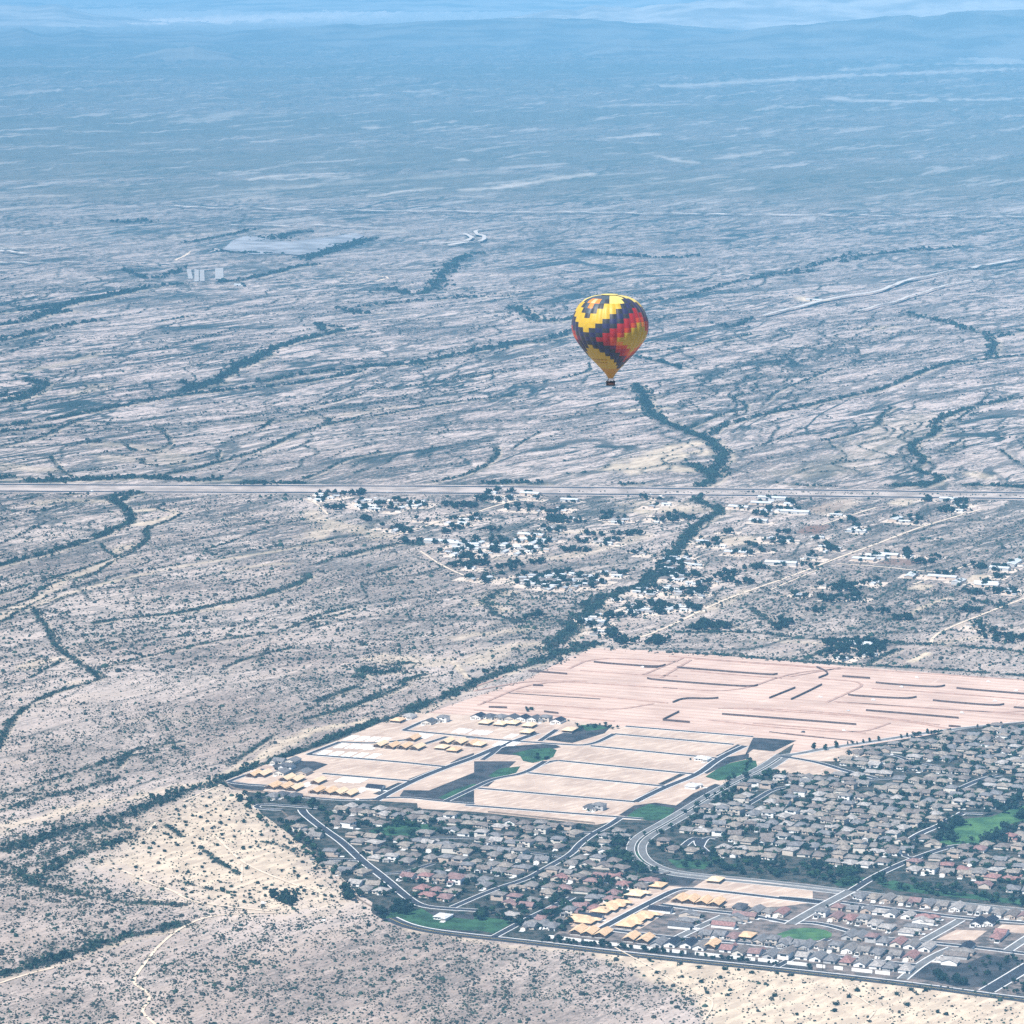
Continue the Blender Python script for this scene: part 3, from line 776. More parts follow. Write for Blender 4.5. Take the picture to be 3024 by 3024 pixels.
# countless small washes on the plain north of the highway: thin winding lines of brush
w1 = noise(nt, mapping(nt, P, WA, 1 / 5.0, 1.0), 1 / 120, 6, .60, .5)
w2 = noise(nt, mapping(nt, P, WA + .2, 1 / 4.5, 1.0, 900), 1 / 330, 6, .58, .7)
w3 = noise(nt, mapping(nt, P, WA - .15, 1 / 3.5, 1.0, 3900), 1 / 55, 5, .6, .4)
line3 = ramp(nt, mathn(nt, 'ABSOLUTE', mathn(nt, 'SUBTRACT', w3, .5)), .006, .030, .8, 0)
line1 = ramp(nt, mathn(nt, 'ABSOLUTE', mathn(nt, 'SUBTRACT', w1, .5)), .004, .026, 1, 0)
line2 = ramp(nt, mathn(nt, 'ABSOLUTE', mathn(nt, 'SUBTRACT', w2, .5)), .006, .024, 1, 0)
lines = mathn(nt, 'MAXIMUM', mathn(nt, 'MAXIMUM', line1, line3), line2)
patchy = ramp(nt, noise(nt, P, 1 / 700, 3, .6), .38, .6, .55, 1.0)
lines = mathn(nt, 'MULTIPLY', lines, patchy)
lines = mathn(nt, 'MULTIPLY', lines, ramp(nt, Y, 4500, 7500, .15, 1.0))
base = mixc(nt, lines, base, (.022, .036, .036))
base = mixc(nt, ramp(nt, Y, 8500, 14000, 0, .30), base, (.05, .085, .10))  # distance tint: haze blue put into the ground colour
# broad belts of dense brush on the far plain
belt = ramp(nt, noise(nt, mapping(nt, P, math.radians(20), 1 / 4.0, 1.0), 1 / 2600, 4, .6, .5), .44, .58)
belt = mathn(nt, 'MULTIPLY', belt, ramp(nt, Y, 12500, 17000, 0, .6))
base = mixc(nt, belt, base, (.06, .075, .06))
base = mixc(nt, ramp(nt, Y, 12000, 20000, 0, .62), base, (.09, .11, .105))  # whole far plain tinted too, bluish haze painted into its colour
fd = noise(nt, mapping(nt, P, math.radians(66), 1 / 5.0, 1.0, 700), 1 / 170, 6, .7, .4)
fd = mathn(nt, 'MULTIPLY', ramp(nt, fd, .54, .64), ramp(nt, Y, 11500, 15000, 0, .42))
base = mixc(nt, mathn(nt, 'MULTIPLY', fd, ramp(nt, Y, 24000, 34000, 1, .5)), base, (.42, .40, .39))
base = mixc(nt, ramp(nt, Y, 41000, 60000, 0, .75), base, (.70, .69, .68))  # pale farthest plain, whitened further in colour for the bright haze band
# surveyed washes, bare ground, ploughed soil
sandc = mixc(nt, ramp(nt, noise(nt, rows_, 1 / 14, 4, .65), .40, .62), (.40, .33, .25), (.58, .49, .37))
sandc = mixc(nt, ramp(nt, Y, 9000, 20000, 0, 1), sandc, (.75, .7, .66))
base = mixc(nt, mathn(nt, 'MINIMUM', as_, 1.0), base, sandc)
base = mixc(nt, ab, base, (.17, .11, .085))
vf = mathn(nt, 'MULTIPLY', av, ramp(nt, nfin, .35, .6, .6, 1.0), clamp=True)
base = mixc(nt, vf, base, (.02, .032, .028))
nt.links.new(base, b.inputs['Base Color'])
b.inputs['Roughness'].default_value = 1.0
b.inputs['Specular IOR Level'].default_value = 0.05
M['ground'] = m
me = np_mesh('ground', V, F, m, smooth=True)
for k, a in (('veg', veg), ('sand', sand), ('brown', brown)):
    at = me.attributes.new(k, 'FLOAT', 'POINT')
    at.data.foreach_set('value', np.ascontiguousarray(a, dtype=np.float32))
tag(link(bpy.data.objects.new('ground', me)), kind='structure')

# ------------------------------------------------------------------ far hills
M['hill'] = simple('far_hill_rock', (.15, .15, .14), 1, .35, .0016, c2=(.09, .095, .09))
M['hill_pale'] = simple('haze_paled_hill_rock', (.42, .40, .38), 1, .35, .0012, c2=(.26, .25, .24))  # rock colour lightened to paint haze on the farther ranges


def hill_range(name, base_y, prof, depth, seed):
    D = gnd(1512, base_y)[1]
    X = np.linspace(prof[0][0], prof[-1][0], 420)
    Yc = np.interp(X, [p[0] for p in prof], [p[1] for p in prof])
    Dc = D + depth * .5
    a = (1512.0 - Yc) / FPX
    zc = H + Dc * (-ST + a * CT) / (CT + a * ST)
    S = np.linspace(-1, 1, 41)
    x = ((X - 1512) / FPX)[None, :] * (Dc + S * depth * .5)[:, None] * 1.011
    y = np.repeat((Dc + S * depth * .5)[:, None], len(X), 1)
    n = fbm(x / (depth * .22), y / (depth * .3), 5, seed, .55)
    env = (1 - np.abs(S) ** 1.1)[:, None]
    edge = np.minimum(1, np.minimum(X - X[0], X[-1] - X) / 60)[None, :]
    z = np.maximum(zc, 12)[None, :] * env * (1 + .38 * n * (np.abs(S)[:, None] > .02) * (1 - env * .6)) * edge - 6 * (1 - env)
    z = np.clip(z, -4, None)
    nr, nc = z.shape
    I = np.arange(nr * nc).reshape(nr, nc)
    F = np.stack([I[:-1, :-1], I[:-1, 1:], I[1:, 1:], I[1:, :-1]], -1).reshape(-1, 4)
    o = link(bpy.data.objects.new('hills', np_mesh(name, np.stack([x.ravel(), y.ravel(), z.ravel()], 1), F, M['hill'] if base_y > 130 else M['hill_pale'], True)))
    tag(o, kind='structure')


def j(prof, amp, seed):
    X = np.arange(prof[0][0], prof[-1][0], 14)
    Yc = np.interp(X, [p[0] for p in prof], [p[1] for p in prof]) + amp * fbm(X / 55.0, X * 0.0 + seed * 1.7, 3, 70 + seed)
    return list(zip(X.tolist(), Yc.tolist()))


hill_range('hills', 142, j([(-300, 112), (0, 93), (60, 90), (88, 79), (120, 92), (150, 104), (200, 102), (262, 87), (300, 98), (420, 100), (500, 97), (590, 88), (640, 98), (800, 88), (950, 78),
                            (1030, 68), (1090, 73), (1250, 63), (1512, 52), (1700, 55), (2000, 75), (2300, 100)], 2.5, 1), 7000, 3)
hill_range('hills', 190, j([(380, 168), (520, 142), (590, 135), (640, 150), (760, 172)], 3, 2), 3000, 4)
hill_range('hills', 176, j([(1700, 135), (1850, 114), (1950, 117), (2100, 105), (2260, 80), (2420, 66), (2520, 55), (2620, 48), (2700, 54), (2840, 38), (2960, 26), (3060, 27), (3400, 20)], 3.5, 5), 6500, 5)
hill_range('hills', 120, j([(1100, 78), (1400, 60), (1512, 50), (1640, 26), (1700, 30), (1765, 14), (1850, 24), (1950, 16), (2050, 4), (2300, -12), (2700, -30), (3400, -50)], 4, 6), 9000, 6)
hill_range('hills', 84, j([(-400, 20), (0, 14), (60, 15), (130, 20), (195, 9), (240, 28), (310, 44), (420, 58), (600, 66), (700, 68)], 3, 7), 9000, 7)
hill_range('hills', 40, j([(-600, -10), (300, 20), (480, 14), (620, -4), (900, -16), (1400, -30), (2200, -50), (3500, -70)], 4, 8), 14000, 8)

# ------------------------------------------------------------------ building sites, lots, lawns (sheets, each above the one below)
def hand(nt, P, rot, size, lo, hi):
    w = N(nt, 'ShaderNodeTexWave', wave_type='BANDS', bands_direction='Y')
    w.inputs['Scale'].default_value = 1.0
    w.inputs['Distortion'].default_value = 1.2
    w.inputs['Detail'].default_value = 2
    w.inputs['Detail Scale'].default_value = .6
    nt.links.new(mapping(nt, P, rot, 1 / size, 1 / size), w.inputs['Vector'])
    return ramp(nt, w.outputs['Fac'], lo, hi)


m, nt, b = new_mat('graded_earth')
P = geo_pos(nt)
gr = noise(nt, mapping(nt, P, B_ANG, 1 / 9.0, 1.0), 1 / 12, 4, .6)
gb = noise(nt, P, 1 / 90, 3, .6)
c = mixc(nt, ramp(nt, gb, .36, .64), (.40, .295, .245), (.50, .38, .32))
c = mixc(nt, mathn(nt, 'MULTIPLY', ramp(nt, gr, .42, .66), .5), c, (.60, .46, .385))
c = mixc(nt, mathn(nt, 'MULTIPLY', hand(nt, P, B_ANG, 60.0, .86, .98), .5), c, (.33, .22, .175))
c = mixc(nt, mathn(nt, 'MULTIPLY', ramp(nt, noise(nt, mapping(nt, P, B_ANG + .12, 1 / 14.0, 1.0), 1 / 6, 4, .7), .56, .66), .55), c, (.30, .205, .165))
c = mixc(nt, mathn(nt, 'MULTIPLY', ramp(nt, noise(nt, mapping(nt, P, B_ANG + 1.5, 1 / 9.0, 1.0, 500), 1 / 9, 4, .7), .60, .70), .4), c, (.66, .54, .46))
nt.links.new(c, b.inputs['Base Color'])
b.inputs['Roughness'].default_value = 1
b.inputs['Specular IOR Level'].default_value = .05
M['graded'] = m

m, nt, b = new_mat('lot_earth')
P = geo_pos(nt)
gr = noise(nt, mapping(nt, P, B_ANG + math.pi / 2 - .35, 1 / 4.0, 1.0), 1 / 7, 4, .6)
gb = noise(nt, P, 1 / 60, 3, .6)
c = mixc(nt, ramp(nt, gb, .36, .64), (.35, .27, .22), (.45, .36, .295))
c = mixc(nt, mathn(nt, 'MULTIPLY', ramp(nt, gr, .45, .68), .55), c, (.62, .52, .43))
c = mixc(nt, mathn(nt, 'MULTIPLY', ramp(nt, noise(nt, mapping(nt, P, B_ANG, 1 / 3.0, 1.0), 1 / 22, 3, .6), .60, .74), .6), c, (.27, .20, .165))
nt.links.new(c, b.inputs['Base Color'])
b.inputs['Roughness'].default_value = 1
b.inputs['Specular IOR Level'].default_value = .05
M['lot'] = m


def sheet(name, polys, mat, z):
    bm = MB()
    for P in polys:
        A = sum(P[i][0] * P[(i + 1) % len(P)][1] - P[(i + 1) % len(P)][0] * P[i][1] for i in range(len(P)))
        if A < 0:
            P = P[::-1]
        bm.add([(x, y, z) for x, y in P], [tuple(range(len(P)))])
    return tag(bm.build(name, mat), kind='structure')


GRADED = G('F', [(1262, 2106), (1420, 2052), (1560, 2004), (1660, 1952), (1754, 1913), (1900, 1920), (2100, 1934), (2370, 1957), (2700, 1983), (3250, 2026), (3250, 2110),
                 (3024, 2134), (2900, 2150), (2700, 2178), (2560, 2200), (2400, 2226), (2330, 2232), (2345, 2196), (2250, 2182), (2040, 2163), (1847, 2147), (1700, 2128), (1560, 2116), (1400, 2112)])
LOTS = G('F', [(666, 2306), (760, 2266), (898, 2222), (1006, 2184), (1150, 2124), (1221, 2104), (1262, 2106), (1400, 2112), (1560, 2116), (1700, 2128), (1847, 2147), (2040, 2163), (2250, 2182), (2345, 2196),
               (2300, 2224), (2236, 2262), (2090, 2345), (1960, 2425), (1880, 2424), (1840, 2420), (1762, 2436), (1660, 2425), (1400, 2397), (1234, 2388), (1232, 2372), (1090, 2364), (860, 2350), (780, 2342), (720, 2338)])
YARD_LEFT = G('F', [(720, 2338), (780, 2342), (860, 2350), (1090, 2364), (1232, 2372), (1234, 2388), (1400, 2397), (1660, 2425), (1762, 2436), (1840, 2420), (1960, 2425), (1900, 2475), (1870, 2500), (1880, 2530), (1960, 2572), (2060, 2590),
                    (1990, 2590), (1920, 2625), (1800, 2682), (1680, 2730), (1600, 2787), (1400, 2762), (1221, 2741), (1130, 2716), (1095, 2690), (1100, 2665), (1060, 2640), (1010, 2592), (930, 2520), (850, 2460), (770, 2400)])
YARD_RIGHT = G('F', [(1960, 2425), (2090, 2345), (2236, 2262), (2300, 2224), (2345, 2196), (2330, 2232), (2400, 2226), (2560, 2200), (2700, 2178), (2900, 2150), (3024, 2134), (3250, 2110), (3250, 2700), (3024, 2680), (2700, 2652), (2524, 2632),
                     (2400, 2612), (2224, 2594), (2060, 2590), (1960, 2572), (1880, 2530), (1870, 2500), (1900, 2475)])
YARD_SOUTH = G('F', [(2060, 2590), (2224, 2594), (2400, 2612), (2524, 2632), (2700, 2652), (3024, 2680), (3250, 2700), (3250, 2990), (3024, 2962), (2916, 2936), (2690, 2902), (2500, 2880), (2300, 2858), (2000, 2826), (1700, 2796), (1600, 2787), (1680, 2730), (1800, 2682), (1920, 2625), (1990, 2590)])
sheet('graded_ground', [GRADED], M['graded'], .10)
sheet('lot_ground', [LOTS], M['lot'], .104)
sheet('yard_ground', [YARD_LEFT, YARD_RIGHT], M['dry_yard'], .108)
sheet('plot_ground', [YARD_SOUTH], simple('tract_yard', (.15, .125, .115), .95, .35, .08, c2=(.06, .058, .056)), .112)
sheet('bare_plot_ground', [G(c_, p_) for c_, p_ in [
    ('c5', [(180, 545), (420, 405), (600, 290), (800, 270), (1000, 290), (860, 370), (600, 510), (430, 590), (210, 570)]),
    ('c5', [(560, 575), (850, 420), (1050, 310), (1180, 230), (1290, 215), (1932, 300), (1932, 400), (1700, 430), (1300, 440), (960, 430), (700, 590)]),
    ('c6', [(1240, 735), (1400, 655), (1640, 665), (1540, 740)]), ('c6', [(1690, 665), (1760, 615), (1990, 625), (1990, 690)]),
    ('c4', [(260, 565), (500, 515), (760, 505), (860, 530), (800, 560), (660, 600), (480, 600)]), ('c4', [(130, 640), (250, 580), (480, 620), (640, 670), (500, 700), (330, 690), (170, 680)]),
]], M['lot'], .16)
sheet('dark_plot_ground', [G(c_, p_) for c_, p_ in [
    ('c3', [(1720, 562), (1760, 545), (1880, 478), (1932, 492), (1760, 570)]), ('c3', [(1310, 762), (1480, 682), (1510, 692), (1345, 772)]), ('c3', [(1155, 868), (1300, 788), (1330, 798), (1185, 872)]),
    ('c3', [(1590, 668), (1740, 580), (1960, 545), (1960, 580), (1830, 610), (1660, 690)]), ('c3', [(1200, 1012), (1030, 985), (1140, 915), (1290, 895), (1440, 915), (1560, 830), (1720, 760), (1760, 770), (1440, 960), (1340, 1040)]),
    ('c2', [(1430, 805), (1610, 808), (1932, 680), (1932, 900), (1640, 880), (1400, 850)]), ('c2', [(1760, 612), (1830, 575), (1932, 540), (1932, 560), (1800, 625)]),
    ('c2', [(1460, 728), (1680, 645), (1712, 652), (1500, 740)]), ('c2', [(1210, 832), (1390, 752), (1430, 756), (1260, 842)]),
    ('c2', [(480, 618), (560, 595), (790, 600), (890, 622), (800, 665), (700, 700), (560, 705)]), ('c2', [(140, 745), (200, 800), (420, 815), (460, 780), (240, 745)]),
    ('c3', [(490, 445), (600, 410), (830, 330), (980, 350), (930, 400), (700, 470)]), ('c3', [(120, 545), (220, 495), (560, 470), (620, 500), (330, 560)]), ('c3', [(0, 600), (300, 600), (100, 780), (0, 780)]),
    ('c4', [(-60, 560), (0, 430), (160, 440), (310, 452), (150, 530), (0, 515)]), ('c3', [(1240, 1470), (1320, 1420), (1600, 1430), (1520, 1490)]),
    ('c6', [(1040, 1020), (1190, 920), (1480, 920), (1640, 850), (1932, 900), (1800, 990), (1650, 1110), (1400, 1105), (1200, 1060)]), ('c6', [(520, 440), (640, 380), (700, 385), (600, 450)]),
    ('c6', [(100, 580), (340, 450), (420, 455), (180, 575)]), ('c5', [(0, 640), (60, 640), (900, 740), (1932, 850), (1932, 885), (900, 775), (0, 670)]), ('c5', [(520, 590), (960, 645), (960, 655), (500, 605)]),
    ('c2', [(1200, 1680), (1260, 1640), (1500, 1660), (1932, 1700), (1932, 1830), (1500, 1780), (1300, 1740)]),
]], M['dark_plot'], .17)
LAWNS = [G(c_, p_) for c_, p_ in [
    ('c3', [(270, 545), (400, 515), (540, 503), (590, 520), (565, 570), (500, 592), (420, 612), (350, 598), (330, 565)]), ('c3', [(100, 705), (180, 652), (330, 636), (300, 682), (160, 720)]),
    ('c3', [(1080, 1000), (1160, 940), (1250, 905), (1435, 935), (1390, 1008), (1260, 1025)]), ('c3', [(1650, 710), (1740, 650), (1830, 612), (1932, 590), (2010, 596), (2020, 640), (1960, 680), (1880, 720), (1740, 738)]),
    ('c2', [(1675, 860), (1800, 800), (1932, 760), (1960, 770), (1850, 850), (1760, 880)]), ('c2', [(1280, 1740), (1350, 1660), (1560, 1650), (1640, 1700), (1932, 1730), (1932, 1810), (1560, 1785)]), ('c3', [(0, 1700), (180, 1725), (280, 1745), (150, 1830), (0, 1800)]),
    ('c2', [(1180, 1100), (1300, 1050), (1600, 1050), (1720, 1095), (1500, 1130), (1280, 1128)]), ('c3', [(1380, 1300), (1560, 1300), (1700, 1320), (1640, 1370), (1450, 1360)]), ('c3', [(760, 340), (900, 345), (960, 365), (800, 385)]),
    ('c4', [(560, 1460), (700, 1420), (800, 1430), (740, 1490), (600, 1490)]), ('c4', [(880, 1470), (1000, 1450), (1300, 1520), (1932, 1590), (1932, 1625), (1500, 1575), (1000, 1520)]),
    ('c3', [(1130, 1330), (1160, 1240), (1220, 1330), (1330, 1390), (1250, 1380)]),
]]
PARK = G('c4', [(1330, 1185), (1370, 1110), (1470, 1020), (1560, 1005), (1700, 995), (1830, 945), (1990, 900), (1990, 1000), (1830, 1050), (1770, 1110), (1720, 1175), (1540, 1192), (1400, 1195)])
OVAL = G('c6', [(-20, 715), (-10, 690), (40, 672), (110, 650), (200, 642), (290, 645), (370, 660), (418, 685), (415, 710), (370, 732), (270, 742), (150, 738), (60, 728)])
sheet('lawn', LAWNS, M['lawn'], .20)
sheet('park_lawn', [PARK, OVAL], M['park_lawn'], .21)

# ------------------------------------------------------------------ roads: asphalt sheet with a raised kerb and pavement each side
ROADS = []          # (points, half width, kerb+pavement width)


def rd(crop, pts, hw, kw=2.0, sides=(1, 1), mat='asphalt', fine=3):
    ROADS.append((smoothline(G(crop, pts), 9, fine), hw * .9, kw * .62, sides, mat))


for p_ in ([(1080, 350), (1500, 385), (1990, 425)], [(1000, 405), (1850, 480)], [(830, 490), (1740, 580)], [(600, 595), (1600, 695)], [(360, 680), (1370, 780)], [(0, 790), (1150, 890)], [(-60, 913), (0, 918), (1060, 1000), (1200, 1012)]):
    rd('c3', p_, 3.6, 2.6)
rd('c3', [(600, 595), (520, 605), (360, 680)], 3.6, 2.4)
rd('c3', [(1000, 405), (830, 490), (620, 480), (-60, 430)], 3.6, 2.4)
rd('c3', [(1932, 490), (1740, 580), (1600, 695), (1370, 780), (1150, 890)], 4.5, 3)
rd('c2', [(980, 462), (1230, 475), (1500, 440)], 3.6, 2)
rd('c2', [(745, 552), (1350, 600), (1730, 640)], 3.6, 2.4)
rd('c2', [(850, 688), (1480, 742)], 3.6, 2.4)
rd('c2', [(980, 462), (745, 552)], 3.6, 2.4)
rd('c2', [(650, 850), (1100, 885), (1400, 850), (1700, 885), (1932, 905)], 3.4, 2)
rd('c2', [(1230, 880), (1480, 745), (1740, 640), (1932, 575), (2100, 500), (2380, 400)], 5, 3)
rd('c2', [(1730, 885), (1932, 790), (2080, 720), (2290, 690), (2440, 600)], 3.8, 2.2)
rd('c2', [(1430, 380), (1560, 320), (1640, 295)], 3.6, 2.4)
rd('c2', [(1430, 380), (1760, 410), (2080, 445)], 3.6, 2)
rd('c2', [(1570, 480), (1740, 425)], 3.6, 2)
rd('c2', [(180, 745), (330, 690), (430, 655)], 3.4, 2.2)
rd('c2', [(180, 745), (240, 760), (480, 775)], 3.4, 2)
rd('c3', [(60, 590), (130, 545), (180, 500)], 3.4, 2)
rd('c3', [(470, 455), (590, 375)], 3.6, 2)
# left neighbourhood
rd('c2', [(840, 935), (560, 915), (420, 905), (370, 920), (400, 940), (560, 945)], 3.4, 2.2)
rd('c2', [(705, 945), (720, 975), (860, 1085), (1000, 1180), (1130, 1310), (1290, 1430), (1440, 1560), (1540, 1630), (1700, 1650), (1990, 1665)], 4.6, 2.6)
rd('c2', [(760, 1300), (1000, 1300), (1140, 1308)], 3.4, 2)
rd('c2', [(1300, 1400), (1430, 1395), (1640, 1330)], 3.2, 1.6)
rd('c3', [(1040, 1005), (960, 1060), (860, 1110), (750, 1190), (700, 1260), (500, 1370), (380, 1440), (150, 1510), (-150, 1640)], 3.8, 2.4)
rd('c3', [(700, 1570), (560, 1640), (450, 1690), (370, 1730), (110, 1870)], 3.8, 2.4)
rd('c2', [(1240, 1165), (1600, 1140), (1932, 1150)], 3.2, 1.4)
rd('c3', [(0, 1180), (300, 1240), (620, 1280)], 3.2, 1.4)
rd('c3', [(620, 1105), (850, 1110)], 3.2, 2)
# the curving parkway: two carriageways
PKWY = smoothline(G('F', [(2318, 2229), (2262, 2268), (2180, 2308), (2100, 2352), (2020, 2402), (1960, 2437), (1905, 2467), (1878, 2494), (1880, 2525), (1910, 2553), (1960, 2573), (2040, 2586), (2224, 2603), (2370, 2619), (2524, 2638), (2700, 2659), (3024, 2692), (3250, 2715)]), 8, 3)
ROADS.append((offset(PKWY, 6.5), 3.8, 1.2, (1, 1), 'asphalt_old'))
ROADS.append((offset(PKWY, -6.5), 3.8, 1.2, (1, 1), 'asphalt_old'))
# right neighbourhood
rd('c4', [(190, 560), (300, 552), (480, 515), (900, 452), (1400, 372), (1990, 318)], 5, 3, mat='asphalt_old')
rd('c4', [(190, 565), (290, 577), (480, 612), (650, 668), (870, 720)], 4.2, 2.6)
rd('c4', [(700, 1525), (850, 1430), (960, 1375), (1130, 1300), (1400, 1205), (1560, 1195)], 4.4, 2.6)
rd('c4', [(1120, 1160), (1200, 1110), (1330, 1060), (1500, 965)], 4, 3.2)
rd('c4', [(1460, 800), (1640, 722), (1760, 700)], 4, 2.4)
rd('c4', [(930, 550), (1010, 555), (1150, 610), (1330, 640)], 3.4, 2)
rd('c4', [(-380, 1220), (-340, 1140), (-260, 1150)], 3.4, 2.4)
rd('c4', [(-490, 1200), (-430, 1150), (-370, 1140), (-410, 1180), (-320, 1260)], 3.6, 2.4)
rd('c4', [(-60, 920), (60, 850), (140, 800), (290, 775)], 3.6, 2)
rd('c4', [(700, 740), (1100, 715)], 3.2, 1.6)
rd('c4', [(1080, 1260), (1090, 1290), (1200, 1290)], 3.2, 2)
rd('c4', [(1500, 970), (1640, 975)], 3.2, 2)
# south tract
rd('c6', [(90, 612), (300, 490), (500, 385), (560, 352)], 5.5, 3, mat='asphalt_old')
rd('c6', [(485, 440), (700, 468), (1000, 505), (1400, 560), (1932, 600), (2050, 608)], 4, 3)
rd('c6', [(0, 400), (200, 415), (395, 440)], 4, 3)
rd('c6', [(-60, 580), (90, 600), (240, 596), (400, 622), (600, 682), (800, 722), (1120, 750), (1240, 765), (1500, 790), (1850, 832), (2050, 862)], 4, 3)
rd('c6', [(-60, 822), (190, 835), (400, 858), (700, 900), (1080, 935)], 4, 3)
rd('c6', [(1130, 750), (1300, 655), (1430, 580)], 4.6, 3, mat='asphalt_old')
rd('c6', [(975, 1045), (1100, 940), (1240, 855), (1370, 800)], 4.6, 3, mat='asphalt_old')
rd('c6', [(1800, 825), (1990, 700)], 4.6, 3, mat='asphalt_old')
rd('c6', [(1640, 1140), (1800, 1045), (1990, 930)], 8, 3, mat='asphalt')
rd('c6', [(-20, 950), (190, 835), (250, 790), (390, 730)], 3.4, 2)
rd('c5', [(400, 600), (560, 510), (830, 370), (960, 305), (1060, 298), (1400, 335), (1990, 405)], 4.2, 3)
rd('c5', [(470, 592), (700, 622), (965, 655), (1190, 668), (1600, 700), (1932, 760)], 4, 3)
rd('c5', [(965, 652), (1100, 585), (1300, 495)], 4.4, 3, mat='asphalt_old')
rd('c5', [(850, 415), (1200, 462), (1480, 488), (1760, 545)], 4, 3)
# the two-lane road along the south edge
SOUTHRD = smoothline(G('F', [(1150, 2712), (1200, 2735), (1280, 2752), (1400, 2766), (1600, 2788), (1900, 2825), (2300, 2864), (2690, 2908), (2916, 2940), (3024, 2953), (3300, 2985)]), 9, 3)
ROADS.append((SOUTHRD, 7.0, 2.5, (1, 0), 'asphalt'))

kerbs, pav = MB(), {}
for k, (Pl, hw, kw, sd_, mt) in enumerate(ROADS):
    z = .24 + .0025 * (k % 24)
    pav.setdefault(mt, MB())
    strip(pav[mt], Pl, -hw - .4, hw + .4, z + .12)
    for s_, on in ((1, sd_[0]), (-1, sd_[1])):
        if on:
            strip(kerbs, Pl, s_ * hw, s_ * (hw + kw), .1, z + .0 + .10)
tag(kerbs.build('pavement', M['concrete']), kind='structure')
for mt, q in pav.items():
    tag(q.build('road', M[mt]), kind='structure')
# centre line on the south road
mk = MB()
for d_ in (-.35, .35):
    strip(mk, SOUTHRD, d_ - .12, d_ + .12, .24 + .0025 * ((len(ROADS) - 1) % 24) + .17)
tag(mk.build('road_markings', simple('yellow_road_paint', (.6, .45, .1), .8)), kind='structure')

# ------------------------------------------------------------------ highway and country roads, draped on the ground
HW_N = smoothline(G('F', [(-400, 1427), (0, 1431), (600, 1434), (1200, 1436), (1512, 1438), (2280, 1446), (3024, 1456), (3400, 1461)]), 60, 2)
HW_S = smoothline(G('F', [(-400, 1447), (0, 1451), (600, 1454), (1200, 1456), (1512, 1458), (2280, 1464), (3024, 1473), (3400, 1478)]), 60, 2)
hwy = MB()
for Pl in (HW_N, HW_S):
    strip(hwy, Pl, -7.5, 7.5, .45, h=1)
tag(hwy.build('highway', M['asphalt']), kind='structure')
sh = MB()
for Pl in (HW_N, HW_S):
    strip(sh, Pl, -19, 19, .25, h=1)
strip(sh, (HW_N[:min(len(HW_N), len(HW_S))] + HW_S[:min(len(HW_N), len(HW_S))]) / 2, -36, 36, .12, h=1)
tag(sh.build('road_verge', simple('verge_gravel', (.36, .31, .28), 1, .3, .02, c2=(.24, .21, .19))), kind='structure')

dirt, farr = MB(), MB()
for crop, pts, hw in [
    ('c7', [(-60, 845), (100, 790), (380, 650), (600, 570), (750, 520), (1000, 420), (1200, 350), (1400, 270), (1720, 178)], 5), ('c7', [(900, 260), (1180, 170)], 4), ('c7', [(1460, 870), (1470, 815), (1700, 720), (1990, 610)], 4.5),
    ('c7', [(980, 455), (1200, 470), (1400, 492), (1520, 500)], 5), ('c7', [(1370, 560), (1600, 480), (1680, 450)], 4), ('c7', [(640, 590), (900, 480)], 3),
    ('d6', [(430, 330), (600, 280), (720, 240), (860, 210), (1000, 160), (1200, 115)], 5), ('d6', [(600, 400), (700, 470), (850, 540), (980, 560), (1100, 540)], 4), ('d6', [(0, 130), (60, 150), (120, 210)], 4),
    ('c8', [(1030, 440), (1060, 470), (1120, 530), (1180, 575), (1330, 640), (1560, 720)], 3), ('c8', [(530, 580), (640, 620), (730, 670), (820, 690), (900, 745), (1080, 770), (1330, 795)], 3.4),
    ('c8', [(1330, 800), (1160, 798), (1000, 815), (920, 840), (830, 890), (750, 960), (680, 1050), (630, 1120), (650, 1150), (700, 1170), (715, 1220), (670, 1260), (690, 1290), (740, 1330)], 3), ('c8', [(1150, 570), (1148, 650)], 2.4),
    ('c8', [(630, 725), (760, 740), (900, 750)], 2.5), ('c8', [(-20, 1140), (130, 1090), (260, 1060)], 3), ('c8', [(700, 900), (830, 895)], 2.5), ('c8', [(870, 270), (1050, 190)], 2.5), ('c8', [(700, 420), (740, 370)], 2.5),
    ('c5', [(520, 720), (900, 930), (1010, 1020), (1200, 1080), (1230, 1130), (1150, 1250)], 1.6), ('c6', [(490, 1080), (560, 1160), (640, 1190), (700, 1240), (780, 1280), (700, 1370)], 1.8),
    ('d3', [(1300, 135), (1490, 158), (1420, 170)], 7), ('d3', [(820, 195), (900, 192), (1100, 165)], 7), ('d3', [(600, 97), (660, 95), (720, 60)], 9),
]:
    strip(dirt, smoothline(G(crop, pts), 12, 3), -hw * .55, hw * .55, .5, h=1)
tag(dirt.build('dirt_path', simple('dirt_track', (.56, .47, .37), 1, .12, .05)), kind='structure')
